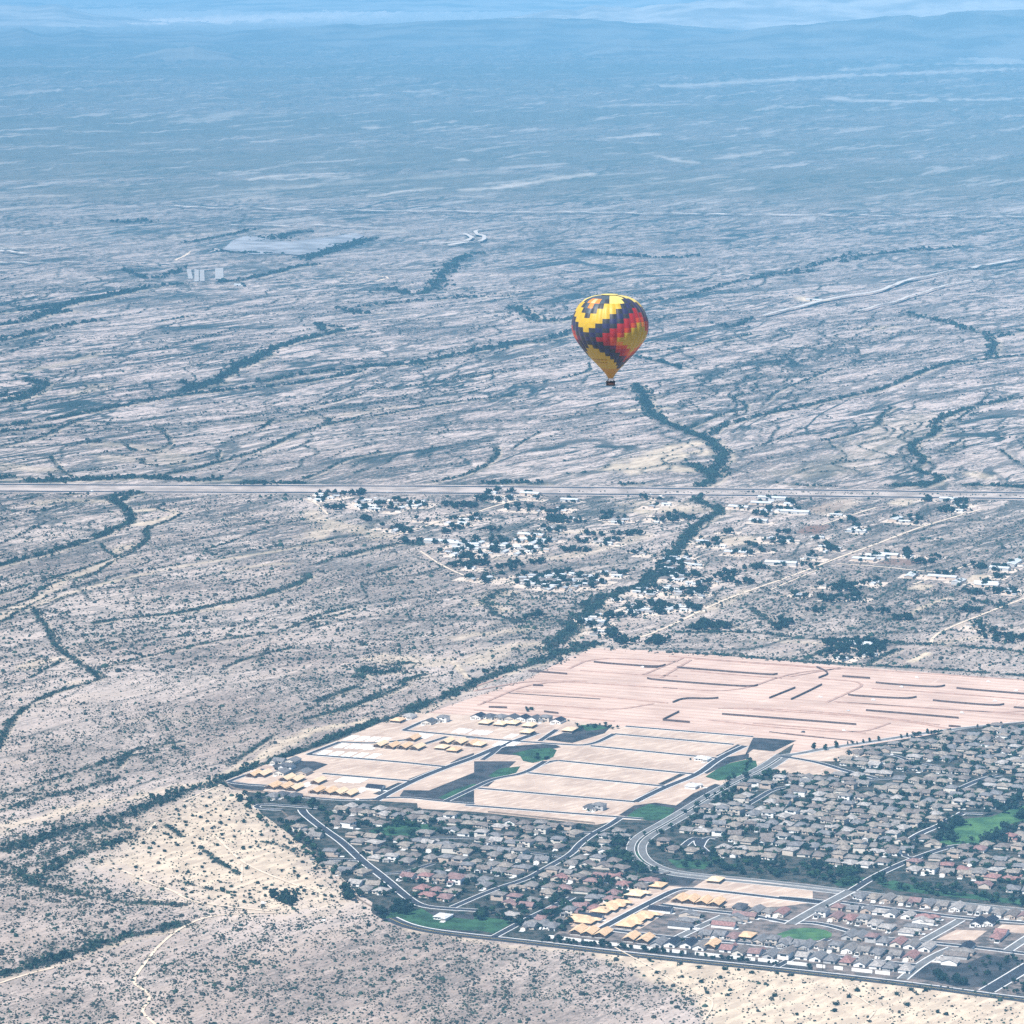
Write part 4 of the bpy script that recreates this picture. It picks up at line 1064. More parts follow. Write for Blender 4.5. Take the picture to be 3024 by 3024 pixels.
for crop, pts, hw in [
    ('d1', [(640, 788), (780, 794), (1150, 798), (1500, 804), (1932, 808)], 13), ('d2', [(0, 806), (350, 811), (800, 816), (1300, 822), (1990, 829)], 13),
    ('d1', [(1720, 892), (1770, 898), (1785, 910), (1760, 925), (1700, 930), (1600, 935)], 9), ('d1', [(1910, 866), (1860, 872), (1800, 880), (1790, 892), (1830, 905), (1825, 920), (1780, 932), (1690, 940)], 9),
    ('d4', [(1990, 78), (1850, 102), (1700, 135), (1560, 163), (1500, 175), (1445, 190)], 9), ('d4', [(1445, 190), (1390, 215), (1200, 245), (1050, 280), (950, 305)], 8), ('d4', [(1990, 130), (1800, 160), (1600, 200), (1470, 248), (1300, 290)], 5),
    ('d1', [(860, 865), (1200, 866), (1480, 872)], 10), ('d1', [(0, 1002), (300, 1006)], 9), ('d1', [(0, 955), (100, 968)], 12), ('d1', [(0, 945), (60, 950)], 10),
]:
    strip(farr, smoothline(G(crop, pts), 25, 2), -hw * .8, hw * .8, 8.0, h=1)
tag(farr.build('country_road', simple('pale_road', (.46, .44, .42), .9, .08, .01)), kind='structure')
# airfield-like pale strips and the dry lake of the middle distance
lake = G('d1', [(840, 950), (880, 915), (930, 900), (1000, 915), (1100, 920), (1230, 905), (1290, 897), (1340, 888), (1375, 897), (1300, 930), (1240, 942), (1200, 958), (1130, 968), (1050, 963), (960, 966)])
c0 = np.mean(np.array(lake), 0)
bm_ = MB()
bm_.add([(x, y, float(height(x, y)) + 2.5) for x, y in lake] + [(c0[0], c0[1], float(height(*c0)) + 2.5)], [(i, (i + 1) % len(lake), len(lake)) for i in range(len(lake))])
tag(bm_.build('dry_lake_ground', simple('dry_lake_bed', (.24, .25, .27), .9, .35, .008)), kind='structure')
runs = MB()
for q in ([(712, 128), (720, 165)], [(742, 130), (742, 178)], [(762, 130), (764, 178)], [(735, 122), (765, 116), (800, 122)]):
    strip(runs, smoothline(G('d3', q), 50, 1), -7, 7, 2.5, h=1)
strip(runs, smoothline(G('d3', [(827, 127), (828, 166)]), 50, 1), -13, 13, 2.6, h=1)
tag(runs.build('dam_path', simple('dam_concrete', (.30, .30, .30), .9, .1, .02)), kind='structure')


def road_clear(x, y, pad):
    for Pl, hw, kw, s_, m_ in ROADS:
        d = Pl - np.array([x, y])
        if (d[:, 0] ** 2 + d[:, 1] ** 2).min() < (hw + kw + pad + 2) ** 2:
            return False
    return True

# ------------------------------------------------------------------ houses
def hip(mb, x0, x1, y0, y1, z, h, o=.7, m=0):
    x0, x1, y0, y1 = x0 - o, x1 + o, y0 - o, y1 + o
    w, d = x1 - x0, y1 - y0
    if w >= d:
        a, b2 = (x0 + d / 2, (y0 + y1) / 2, z + h), (x1 - d / 2, (y0 + y1) / 2, z + h)
        if w - d < .01:
            b2 = (a[0] + .01, a[1], a[2])
        mb.add([(x0, y0, z), (x1, y0, z), (x1, y1, z), (x0, y1, z), a, b2], [(0, 1, 5, 4), (1, 2, 5), (2, 3, 4, 5), (3, 0, 4), (3, 2, 1, 0)], m)
    else:
        a, b2 = ((x0 + x1) / 2, y0 + w / 2, z + h), ((x0 + x1) / 2, y1 - w / 2, z + h)
        mb.add([(x0, y0, z), (x1, y0, z), (x1, y1, z), (x0, y1, z), a, b2], [(0, 1, 4), (1, 2, 5, 4), (2, 3, 5), (3, 0, 4, 5), (3, 2, 1, 0)], m)


def gable(mb, x0, x1, y0, y1, z, h, o=.6, along='y', m=0, t=.22):
    """two sloping slabs with eaves; along = direction of the ridge"""
    if along == 'y':
        xm, oy = (x0 + x1) / 2, o
        k = h / (xm - x0)
        for s in (-1, 1):
            e = (x0 - o) if s < 0 else (x1 + o)
            ze = z - o * k
            v = []
            for yv in (y0 - oy, y1 + oy):
                v += [(e, yv, ze), (xm, yv, z + h), (xm, yv, z + h + t), (e, yv, ze + t)]
            mb.add(v, [(0, 1, 2, 3), (7, 6, 5, 4), (0, 4, 5, 1), (3, 2, 6, 7), (0, 3, 7, 4), (1, 5, 6, 2)], m)
    else:
        q = MB()
        gable(q, y0, y1, x0, x1, z, h, o, 'y', m, t)
        mb.add([(b_, a_, c_) for a_, b_, c_ in q.v], [tuple(reversed(f)) for f in q.f], m)


def prism_y(mb, x0, x1, y0, y1, z, h, m=0):
    """gable-end wall triangle (ridge along y)"""
    xm = (x0 + x1) / 2
    mb.add([(x0, y0, z), (x1, y0, z), (xm, y0, z + h), (x0, y1, z), (x1, y1, z), (xm, y1, z + h)], [(0, 1, 2), (5, 4, 3), (0, 2, 5, 3), (1, 4, 5, 2)], m)


# each kind gives part meshes in a frame whose front (street side) is -y; origin at the middle of the footprint
def parts_of(kind):
    wall, roof, gar, win, door = MB(), MB(), MB(), [], MB()

    def w_(x0, x1, y, z0, z1, face=-1):
        q = MB()
        q.box(x0, x1, min(y, y + .08 * face), max(y, y + .08 * face), z0, z1)
        win.append(q)
    if kind == 0:                                   # long hip with a projecting hip garage
        wall.box(-6.4, 6.4, -5.5, 8.5, 0, 2.9)
        wall.box(.2, 6.4, -9.2, -5.5, 0, 2.9)
        hip(roof, -6.4, 6.4, -5.5, 8.5, 2.9, 2.9)
        hip(roof, .2, 6.4, -9.2, 0, 2.92, 1.9)
        gar.box(1.0, 5.7, -9.3, -9.2, .1, 2.3)
        w_(-5.2, -3.2, -5.5, .9, 2.2)
        w_(-5, -2, 8.5, .3, 2.3, 1)
        door.box(-1.8, -.8, -5.6, -5.5, .1, 2.2)
    elif kind == 1:                                 # gable front, ridge running back from the street
        wall.box(-6.3, 6.3, -9, 9, 0, 2.9)
        prism_y(wall, -6.3, 6.3, -9, 9, 2.9, 2.5)
        gable(roof, -6.3, 6.3, -9, 9, 2.95, 2.5)
        gar.box(-5.2, -.4, -9.12, -9.0, .1, 2.4)
        w_(2.6, 4.6, -9.0, .9, 2.2)
        w_(-4, 0, 9.0, .3, 2.3, 1)
        door.box(.8, 1.8, -9.1, -9.0, .1, 2.2)
    elif kind == 2:                                 # two storeys, hip, low hip garage in front
        wall.box(-6.2, 6.2, -5, 7, 0, 5.7)
        wall.box(-6.2, -.4, -9, -5, 0, 2.9)
        hip(roof, -6.2, 6.2, -5, 7, 5.7, 2.4)
        hip(roof, -6.2, -.4, -9, -5.02, 2.9, 1.1, .5)
        gar.box(-5.5, -1, -9.1, -9.0, .1, 2.3)
        w_(-4.6, -2.6, -5, 3.6, 4.9)
        w_(1.2, 3.6, -5, 3.6, 4.9)
        w_(1.2, 3.6, -5, .9, 2.2)
        w_(-4, 3, 7, 3.4, 4.9, 1)
        door.box(.1, 1.0, -5.1, -5.0, .1, 2.2)
    elif kind == 3:                                 # cross gable
        wall.box(-6.6, 6.6, -4, 8, 0, 2.9)
        gq = MB()
        prism_y(gq, -4, 8, -6.6, 6.6, 2.9, 2.7)
        wall.add([(y_, x_, z_) for x_, y_, z_ in gq.v], [tuple(reversed(f)) for f in gq.f])
        wall.box(-6.6, -.6, -9, -4, 0, 2.9)
        prism_y(wall, -6.6, -.6, -9, -1, 2.9, 1.5)
        gable(roof, -6.6, 6.6, -4, 8, 2.95, 2.7, .6, 'x')
        gable(roof, -6.6, -.6, -9, 1, 2.97, 1.5, .5)
        gar.box(-5.9, -1.3, -9.12, -9.0, .1, 2.3)
        w_(1.5, 3.9, -4, .9, 2.2)
        w_(-3, 1, 8, .3, 2.3, 1)
        door.box(.1, 1.0, -4.1, -4.0, .1, 2.2)
    elif kind == 4:                                 # wide low hip
        wall.box(-8, 8, -5.5, 6.5, 0, 2.8)
        wall.box(3, 8, -8.4, -5.5, 0, 2.8)
        hip(roof, -8, 8, -5.5, 6.5, 2.8, 2.4, .9)
        hip(roof, 3, 8, -8.4, -2, 2.82, 1.5, .7)
        gar.box(3.4, 7.6, -8.5, -8.4, .1, 2.3)
        w_(-6.4, -4.2, -5.5, .9, 2.2)
        w_(-2.6, -1, -5.5, .9, 2.2)
        w_(-4, 2, 6.5, .3, 2.3, 1)
        door.box(.6, 1.6, -5.6, -5.5, .1, 2.2)
    return [('wall', wall), ('roof', roof), ('garage_door', gar), ('door', door)] + [('window', q) for q in win]


KIND_WORD = {0: 'hip-roofed', 1: 'gable-fronted', 2: 'two-storey', 3: 'cross-gabled', 4: 'wide hip-roofed'}
_parts, _mesh = {}, {}
for k in range(5):
    _parts[k] = parts_of(k)


def house_meshes(kind, rf, st, gm):
    key = (kind, rf, st, gm)
    if key not in _mesh:
        L = []
        for i, (n, q) in enumerate(_parts[kind]):
            mt = {'wall': STUCCO[st], 'roof': ROOFM[rf], 'garage_door': M[gm], 'window': M['glass'], 'door': M['brown_wall']}[n]
            kk = (kind, i, mt.name)
            if kk not in _mesh:
                _mesh[kk] = q.mesh(n, mt)
            L.append((n, _mesh[kk]))
        _mesh[key] = L
    return _mesh[key]


HOUSES = []      # dict(x, y, rz, kind, roof, stucco, row (words), far)


def add_house(x, y, ang, kind, roof, st, rowname, pos=None, sx=1.0):
    HOUSES.append(dict(x=x, y=y, rz=ang, kind=kind, roof=roof, st=st, row=rowname, sx=.93 if isinstance(rowname, str) else sx))


ANG_S = B_ANG                      # front faces the "near" side (-AD)
ANG_N = B_ANG + math.pi            # front faces away
ANG_E = B_ANG + math.pi / 2        # front faces +BD (right, towards the A roads on the right)
ANG_W = B_ANG - math.pi / 2
RC = {'b': 'brown', 'g': 'grey-brown', 't': 'tan', 'd': 'dark grey', 'p': 'pinkish', 'y': 'grey', 'w': 'pale grey', 'r': 'dusty rose', 'k': 'near-black', 'W': 'white', 'c': 'pale grey'}
# south tract, rows read off house by house: crop, points, roof letters, facing, row words
ROWS = [
    ('c6', [(640, 405), (750, 415), (860, 425), (965, 437), (1075, 450), (1180, 468), (1290, 480), (1405, 492), (1510, 508), (1615, 520), (1730, 536), (1840, 550), (1940, 562)], 'ytgtrygwgwgbr', ANG_S, 'in the row beside the parkway verge'),
    ('c6', [(470, 490), (590, 505), (700, 515), (800, 532), (890, 545), (1020, 560)], 'ryycyw', ANG_N, 'in the row opposite the parkway row'),
    ('c6', [(340, 545), (450, 570), (565, 580), (670, 600), (755, 622), (850, 650)], 'yrpywc', ANG_S, 'in the row above the curving street'),
    ('c6', [(560, 715), (640, 722), (740, 742), (835, 758), (945, 772), (1050, 788), (1170, 808)], 'yyrypgw', ANG_N, 'in the row below the curving street'),
    ('c6', [(340, 795), (450, 812), (560, 820), (670, 838), (780, 850), (920, 868), (1045, 880)], 'byggygp', ANG_S, 'in the row east of the oval lawn'),
    ('c6', [(55, 775), (165, 785), (220, 795)], 'yyy', ANG_S, 'just below the oval lawn'),
    ('c6', [(70, 850), (200, 872), (310, 885), (420, 902), (545, 915), (660, 928), (780, 945), (885, 962), (1010, 978)], 'bwyypgwyw', ANG_N, 'in the front row along the perimeter wall'),
    ('c5', [(840, 700), (935, 700), (1050, 705), (1140, 722), (1330, 738), (1420, 758), (1530, 765), (1635, 782), (1740, 792)], 'ykkgpbryb', ANG_N, 'in the western row by the perimeter wall'),
    ('c5', [(1170, 640), (1270, 645), (1370, 655)], 'yyr', ANG_S, 'in the short row west of the oval lawn'),
    ('c5', [(1560, 680), (1650, 692), (1735, 702), (1820, 712)], 'yyyy', ANG_S, 'in the grey-roofed row south of the oval lawn'),
    ('c5', [(1300, 575), (1340, 545), (1400, 525), (1450, 505)], 'pgyr', ANG_E, 'in the group west of the wide street'),
    ('c5', [(1410, 445), (1530, 470), (1620, 478), (1710, 485)], 'dygp', ANG_S, 'in the row north of the wide street'),
    ('c5', [(1060, 500), (1040, 545), (990, 580)], 'yyd', ANG_E, 'in the grey group behind the framed houses'),
    ('c5', [(850, 465)], 'k', ANG_E, 'alone beside the plywood frames'), ('c5', [(355, 515)], 'k', ANG_E, 'alone between two plywood frames'),
    ('c6', [(1170, 575), (1140, 605)], 'pw', ANG_E, 'in the pair above the short wide street'), ('c6', [(1080, 650), (1020, 690)], 'yc', ANG_E, 'in the long-roofed pair above the short wide street'),
    ('c6', [(1750, 700), (1720, 730)], 'pp', ANG_S, 'in the pair beside the bare tan pad'), ('c6', [(1450, 842), (1400, 875), (1330, 925)], 'gbw', ANG_W, 'in the group beside the dark planted plot'),
    ('c6', [(1480, 808)], 'k', ANG_S, 'alone at the head of the dark planted plot'), ('c6', [(1570, 612), (1665, 605)], 'kk', ANG_S, 'near the bare tan pad'),
    # building site: finished houses
    ('c3', [(30, 290), (110, 292), (190, 296), (270, 300), (350, 304), (430, 308), (510, 314), (600, 322)], 'kdydkdyk', ANG_S, 'in the top row of the building site'),
    ('c2', [(1710, 315), (1610, 330)], 'yd', ANG_S, 'by the bend at the top of the building site'), ('c2', [(1470, 290)], 'w', ANG_S, 'beside the highest plywood frame'),
    ('c2', [(540, 612), (640, 608), (600, 650), (560, 690), (720, 690)], 'yydyy', ANG_S, 'in the cluster at the site west tip'), ('c2', [(1230, 800)], 'k', ANG_E, 'alone beside the collector road'),
    ('c2', [(500, 860), (560, 850), (650, 860)], 'ydd', ANG_S, 'below the western plywood frames'), ('c3', [(1630, 592)], 'W', ANG_S, 'alone on the bare lots, with a white roof'),
    ('c3', [(1560, 788)], 'W', ANG_E, 'beside the grey car park on the collector road'), ('c3', [(830, 940), (890, 945)], 'dy', ANG_S, 'on the lowest strip of bare lots'),
    ('c2', [(1710, 1720)], 'W', ANG_S, 'on the lawn at the south end of the left neighbourhood'),
    ('c3', [(680, 1690), (500, 1770), (400, 1790)], 'yyy', ANG_S, 'near the south entrance road'),
]
KW = {'p': (0, 1, 3), 'k': (1,), 'W': (4,), 'w': (1, 3, 0), 'c': (4,)}
for crop, pts, cols, ang, row in ROWS:
    for (x, y), c_ in zip(G(crop, pts), cols):
        kd = random.choice(KW.get(c_, (0, 1, 2, 3, 0)) if 'row' in row or 'group' in row or True else (0,))
        if ang == ANG_N and c_ in 'wkyg':
            kd = random.choice((1, 3, 1, 0))
        add_house(x, y, ang + random.uniform(-.02, .02), kd, RC[c_], 2 if c_ in 'kwW' else random.choice((0, 1, 2, 3, 4)), row)


def fill(poly, name, dx, gap_street, gap_back, origin, roofs, excl, skip=.04, jig=2.0, ext=900):
    """rows of lots along the street direction inside a polygon, back to back"""
    o = np.array(origin)
    v, r = -ext, 0
    rows = []
    while v < ext:
        rows.append((v, r))
        v += gap_street if r % 2 else gap_back
        r += 1
    made = []
    for v, r in rows:
        shift = random.uniform(0, dx)
        bend = random.uniform(-.0001, .0001)
        n_row = []
        for k in range(-80, 81):
            u = k * dx + shift
            p = o + BD * u + AD * (v + 9 * math.sin(u / 90 + r * .35) * .6)
            if not in_poly(np.array([p[0]]), np.array([p[1]]), poly)[0]:
                continue
            if any(in_poly(np.array([p[0]]), np.array([p[1]]), e)[0] for e in excl) or not road_clear(p[0], p[1], 6.0):
                continue
            if random.random() < skip:
                continue
            n_row.append(p)
        if n_row:
            made.append((r, n_row))
    for i, (r, L) in enumerate(made):
        L.sort(key=lambda p: p[0])
        for p in L:
            rf = random.choice(roofs)
            yy_ = proj(p[0], p[1])[1]
            if name == 'left' and yy_ > 2590 and random.random() < .4:
                rf = random.choice(('dusty rose', 'dusty rose', 'pinkish'))
            if name == 'right' and proj(p[0], p[1])[0] > 2700 and yy_ > 2480 and random.random() < .5:
                rf = random.choice(('pinkish', 'dusty rose', 'tan'))
            HOUSES.append(dict(x=p[0] + random.uniform(-jig, jig), y=p[1] + random.uniform(-jig, jig), rz=(ANG_N if r % 2 else ANG_S) + random.choice((0, 0, 0, math.pi / 2)) + random.uniform(-.2, .2),
                               kind=random.choice((0, 0, 2, 4, 3, 0)), roof=rf, st=random.choice((0, 1, 1, 2, 3)), row=(name, i), sx=1.12))


R_MIX = ['brown', 'grey-brown', 'grey-brown', 'tan', 'brown', 'grey', 'tan', 'brown', 'grey-brown', 'pale grey', 'tan', 'brown', 'grey']
LEFT_N = G('F', [(850, 2420), (960, 2392), (1090, 2380), (1240, 2395), (1400, 2404), (1660, 2430), (1762, 2440), (1850, 2434), (1880, 2445), (1850, 2490), (1855, 2530), (1900, 2560), (1970, 2590), (1900, 2625), (1780, 2685), (1670, 2735), (1570, 2765), (1500, 2750),
                 (1520, 2722), (1440, 2690), (1250, 2682), (1130, 2662), (1060, 2625), (1010, 2585), (930, 2510), (880, 2460)])
RIGHT_N = G('c4', [(-680, 1180), (-480, 1070), (-290, 920), (-60, 800), (120, 730), (320, 700), (560, 710), (590, 600), (700, 560), (830, 520), (1400, 400), (1990, 345), (2200, 330), (2200, 1590), (1990, 1565), (1500, 1480), (1150, 1430), (960, 1440), (880, 1370), (780, 1360), (300, 1300), (-300, 1280), (-640, 1240)])
PARKX = G('c4', [(1270, 1200), (1340, 1070), (1460, 960), (1700, 940), (1830, 890), (2040, 850), (2040, 1020), (1870, 1080), (1800, 1190), (1540, 1210)])
fill(LEFT_N, 'left', 18.6, 42, 25, gnd(1400, 2550), R_MIX, [LAWNS[5], LAWNS[7]])
fill(RIGHT_N, 'right', 18.4, 39, 24.5, gnd(2600, 2400), R_MIX + ['pale grey'], [PARKX])

# the nearest three hundred stand as things of their own, the rest (about a pixel per wall) as one mass
for h_ in HOUSES:
    h_['d'] = h_['y']
HOUSES.sort(key=lambda h_: h_['d'])
near, rest = HOUSES[:300], HOUSES[300:]
ORD = ['first', 'second', 'third', 'fourth', 'fifth', 'sixth', 'seventh', 'eighth', 'ninth', 'tenth', 'eleventh', 'twelfth', 'thirteenth', 'fourteenth', 'fifteenth', 'sixteenth', 'seventeenth', 'eighteenth', 'nineteenth', 'twentieth',
       'twenty-first', 'twenty-second', 'twenty-third', 'twenty-fourth', 'twenty-fifth', 'twenty-sixth', 'twenty-seventh', 'twenty-eighth', 'twenty-ninth', 'thirtieth', 'thirty-first', 'thirty-second', 'thirty-third', 'thirty-fourth', 'thirty-fifth']
byrow = {}
for h_ in near:
    byrow.setdefault(h_['row'], []).append(h_)
rowsof = {'left': sorted({r[1] for r in byrow if isinstance(r, tuple) and r[0] == 'left'}), 'right': sorted({r[1] for r in byrow if isinstance(r, tuple) and r[0] == 'right'})}
for r, L in byrow.items():
    L.sort(key=lambda q: proj(q['x'], q['y'])[0])
    for i, q in enumerate(L):
        pos = ('first' if i == 0 else ORD[i]) + ' from the west'
        if isinstance(r, tuple):
            k = rowsof[r[0]].index(r[1])
            place = 'in row %s up from the %s' % (['one', 'two', 'three', 'four', 'five', 'six', 'seven', 'eight', 'nine', 'ten', 'eleven', 'twelve', 'thirteen', 'fourteen', 'fifteen', 'sixteen', 'seventeen', 'eighteen', 'nineteen', 'twenty'][k], 'south lawn' if r[0] == 'left' else 'parkway')
            q['short'] = '%s house, %s' % (ORD[i], place)
        else:
            place = r
            q['short'] = ('%s house, %s' % (ORD[i], place)) if len(L) > 1 else 'house ' + place
            if len(L) == 1:
                pos = ''
        q['label'] = ('%s-roofed %s house, ' % (q['roof'], KIND_WORD[q['kind']].replace(' hip-roofed', '').replace('hip-roofed', 'low').replace('-roofed', '')) + (pos + ' ' if pos else '') + place).replace('  ', ' ').replace('-roofed gable-fronted house', ' gable-fronted house').replace('-roofed cross-gabled', ' cross-gabled')
GROUPS = {True: 'houses of the finished neighbourhoods', False: 'houses of the new tract'}
for h_ in near:
    e = empty('house', (h_['x'], h_['y'], .12), h_['rz'])
    e.scale = (h_['sx'], h_['sx'] * (1.45 if isinstance(h_['row'], str) and 'site' not in h_['row'] else 1), 1.1)
    tag(e, h_['label'], 'house', GROUPS[isinstance(h_['row'], tuple)])
    gm = random.choice(('garage', 'white_wall', 'dark_garage'))
    for n, me_ in house_meshes(h_['kind'], h_['roof'], h_['st'], gm):
        link(bpy.data.objects.new(n, me_), e)


def merged(items, names, label, cat, group=None):
    """many far copies as one mass; items = [(MB parts list with material, x, y, z, rz, scale)]"""
    mats, V_, F3, F4, m3, m4, n = [], [], [], [], [], [], 0
    for parts, x, y, z, rz, s in items:
        c_, s_ = math.cos(rz), math.sin(rz)
        for q, mt in parts:
            if mt not in mats:
                mats.append(mt)
            i = mats.index(mt)
            a = np.array(q.v) * s
            V_.append(np.stack([a[:, 0] * c_ - a[:, 1] * s_ + x, a[:, 0] * s_ + a[:, 1] * c_ + y, a[:, 2] + z], 1))
            for f in q.f:
                for k in range(1, len(f) - 1):
                    F3.append((n + f[0], n + f[k], n + f[k + 1]))
                    m3.append(i)
            n += len(a)
    o = link(bpy.data.objects.new(names, np_mesh(names, np.concatenate(V_), np.array(F3), mats, mi=np.array(m3))))
    return tag(o, label, cat, group, 'stuff')


if rest:
    items = []
    for h_ in rest:
        pr = [(q, {'wall': STUCCO[h_['st']], 'roof': ROOFM[h_['roof']], 'garage_door': M['garage'], 'window': M['glass'], 'door': M['brown_wall']}[n]) for n, q in _parts[h_['kind']]]
        items.append((pr, h_['x'], h_['y'], .12, h_['rz'], 1.12))
    merged(items, 'houses', 'distant mass of grey and tan roofs filling the upper part of the right neighbourhood', 'houses')
print('HOUSES', len(HOUSES), 'left', sum(1 for h_ in HOUSES if h_['row'][0] == 'left'), 'right', sum(1 for h_ in HOUSES if h_['row'][0] == 'right'))

# driveways of the houses
dv = MB()
for h_ in HOUSES:
    if isinstance(h_['row'], tuple) and random.random() < .6:
        continue
    c_, s_ = math.cos(h_['rz']), math.sin(h_['rz'])
    gx_ = {0: 3.3, 1: -2.8, 2: -3.2, 3: -3.6, 4: 5.5}[h_['kind']]
    cx, cy = gx_, -13.5
    dv.obox((h_['x'] + cx * c_ - cy * s_, h_['y'] + cx * s_ + cy * c_), (c_, s_), 2.6, 3.0, .1, .27)
tag(dv.build('driveway', M['concrete']), kind='structure')

# ------------------------------------------------------------------ houses in timber frame with new plywood roofs
def framed(kind, ply):
    studs, deck, slab = MB(), MB(), MB()
    if kind in (0, 2):
        W, D = (7, 9) if kind == 0 else (12, 8)
        x0, x1, y0, y1 = -W, W, -D, D
        slab.box(x0, x1, y0, y1, 0, .3)
        hip(deck, x0, x1, y0, y1, 3.0, 2.7, .8)
        if kind == 2:
            hip(deck, 2, 10, y0 - 4, y0 + 5, 3.02, 1.9, .7)
            slab.box(2, 10, y0 - 4, y0, 0, .3)
    else:
        x0, x1, y0, y1 = -6.8, 6.8, -9.5, 9.5
        slab.box(x0, x1, y0, y1, 0, .3)
        gable(deck, x0, x1, y0, y1, 3.05, 2.6, .8, t=.3)
    for k in range(int((x1 - x0) / 1.2) + 1):
        x = x0 + k * 1.2
        for y in (y0 + .1, y1 - .1, (y0 + y1) / 2):
            studs.box(x - .12, x + .12, y - .1, y + .1, .3, 3.0)
    for k in range(int((y1 - y0) / 1.2) + 1):
        y = y0 + k * 1.2
        for x in (x0 + .1, x1 - .1):
            studs.box(x - .1, x + .1, y - .12, y + .12, .3, 3.0)
    studs.box(x0 + .25, x1 - .25, y0 + 3, y0 + 3.15, .3, 2.9)
    studs.box(x0 + .25, x1 - .25, y1 - 3.15, y1 - 3, .3, 2.9)
    for xx in (x0 + 3.5, x1 - 3.5):
        studs.box(xx, xx + .15, y0 + 3.2, y1 - 3.2, .3, 2.9)
    return [('foundation', slab.mesh('foundation', M['concrete'])), ('stud_wall', studs.mesh('stud_wall', M['stud'])), ('roof', deck.mesh('roof', M[ply]))]


_fr = {(k, p): framed(k, p) for k in (0, 1, 2) for p in ('ply', 'ply_pale')}
NUMW = ['first', 'second', 'third', 'fourth', 'fifth', 'sixth', 'seventh', 'eighth', 'ninth', 'tenth', 'eleventh', 'twelfth']
FR = [
    ('c2', [(1390, 318)], 0, 'alone near the top west edge of the building site', 2), ('c2', [(1265, 492), (1350, 502), (1440, 506), (1530, 512)], 1, 'in the row beside the white slabs', 0),
    ('c2', [(1500, 448)], 1, 'behind the row beside the white slabs', 0), ('c2', [(1740, 470), (1835, 475), (1920, 486)], 1, 'in the row above the green strip', 0), ('c2', [(1705, 512), (1790, 530)], 0, 'below the row above the green strip', 0),
    ('c2', [(365, 705), (432, 702)], 1, 'in the pair at the west tip of the site', 0), ('c2', [(600, 732), (668, 742), (820, 754)], 1, 'in the middle western row', 0),
    ('c2', [(500, 788), (585, 792), (660, 802), (812, 820), (900, 826), (975, 832), (1050, 842)], 1, 'in the long lowest western row', 0),
    ('c3', [(85, 335), (190, 345), (280, 338), (395, 355)], 0, 'in the top row below the dark-roofed houses', 1), ('c3', [(380, 402)], 0, 'in front of the top row', 1), ('c3', [(680, 388)], 0, 'beside the small green basin', 1), ('c3', [(35, 492)], 0, 'west of the green basin', 1),
    ('c5', [(830, 292)], 0, 'northernmost along the diagonal street', 0), ('c5', [(672, 352)], 2, 'second down the diagonal street', 1), ('c5', [(540, 420), (490, 445), (430, 470)], 2, 'in the big cluster by the diagonal street', 0),
    ('c5', [(250, 528), (320, 545)], 2, 'at the western boundary of the south tract', 0), ('c5', [(740, 505), (680, 530), (610, 570)], 2, 'in the cluster inside the street loop', 0),
    ('c5', [(262, 612), (345, 625), (440, 634)], 1, 'in the row of three at the perimeter', 0), ('c5', [(640, 662), (740, 676)], 1, 'in the perimeter pair beside the bare lot', 0),
    ('c5', [(985, 388), (1070, 395), (1160, 405), (1250, 415)], 1, 'in the row of four below the sandy lots', 0), ('c5', [(1240, 252)], 0, 'alone beside the parkway', 1), ('c5', [(1215, 715)], 1, 'between finished houses at the perimeter', 0), ('c5', [(1465, 650)], 0, 'beside the oval lawn', 0),
]
for crop, pts, k, row, pale in FR:
    for i, (x, y) in enumerate(G(crop, pts)):
        e = empty('framed_house', (x, y, .12), (B_ANG if k != 2 else B_ANG + math.pi / 2) + random.uniform(-.02, .02) + (0 if crop != 'c5' or k != 1 else .03))
        tag(e, '%s timber frame house, %s%s' % (('pale', 'cream', 'large golden')[pale] if pale else 'golden', (NUMW[i] + ' from the west ') if len(pts) > 1 else '', row), 'unfinished house', 'timber frame houses under construction')
        e.scale = (.86, 1.3, 1.1) if k == 1 else (1.0, 1.12, 1.1)
        for n, me_ in _fr[(k, 'ply_pale' if pale == 1 or crop == 'c2' and random.random() < .5 else 'ply')]:
            link(bpy.data.objects.new(n, me_), e)

# fresh concrete slabs
SL = [('c2', [(1062, 432), (1140, 437), (1215, 441), (1290, 446)], 'in the row highest on the site'), ('c2', [(990, 490), (1070, 493), (1145, 497), (1205, 502)], 'in the second row below the site boundary'),
      ('c2', [(868, 538), (955, 545), (1045, 550), (1130, 556), (1220, 562)], 'in the third row below the site boundary'), ('c2', [(1590, 422), (1545, 418)], 'behind the framed row'), ('c2', [(1870, 385), (1830, 380)], 'by the top street'),
      ('c2', [(1000, 730), (1060, 735), (1120, 738)], 'in the lower middle of the site'), ('c2', [(1130, 805)], 'beside the lone dark house'), ('c2', [(745, 765)], 'between the western frames'),
      ('c3', [(20, 392), (85, 398)], 'below the top framed row'), ('c3', [(268, 420)], 'beside the cream frames'), ('c3', [(190, 472), (280, 476)], 'above the dark basin'), ('c3', [(1090, 1500)], 'in the south tract')]
sm = MB()
sm.box(-5.6, 5.6, -12.5, 12.5, 0, .3)
sm.box(-5.4, -1, -16, -12.5, 0, .26)
sme = sm.mesh('concrete_slab', M['slab'])
for crop, pts, row in SL:
    for i, (x, y) in enumerate(G(crop, pts)):
        o = link(bpy.data.objects.new('concrete_slab', sme))
        o.location, o.rotation_euler = (x, y, .12), (0, 0, B_ANG)
        tag(o, 'white concrete house slab, %s%s' % ((NUMW[i] + ' from the west ') if len(pts) > 1 else '', row), 'house slab', 'fresh concrete slabs')

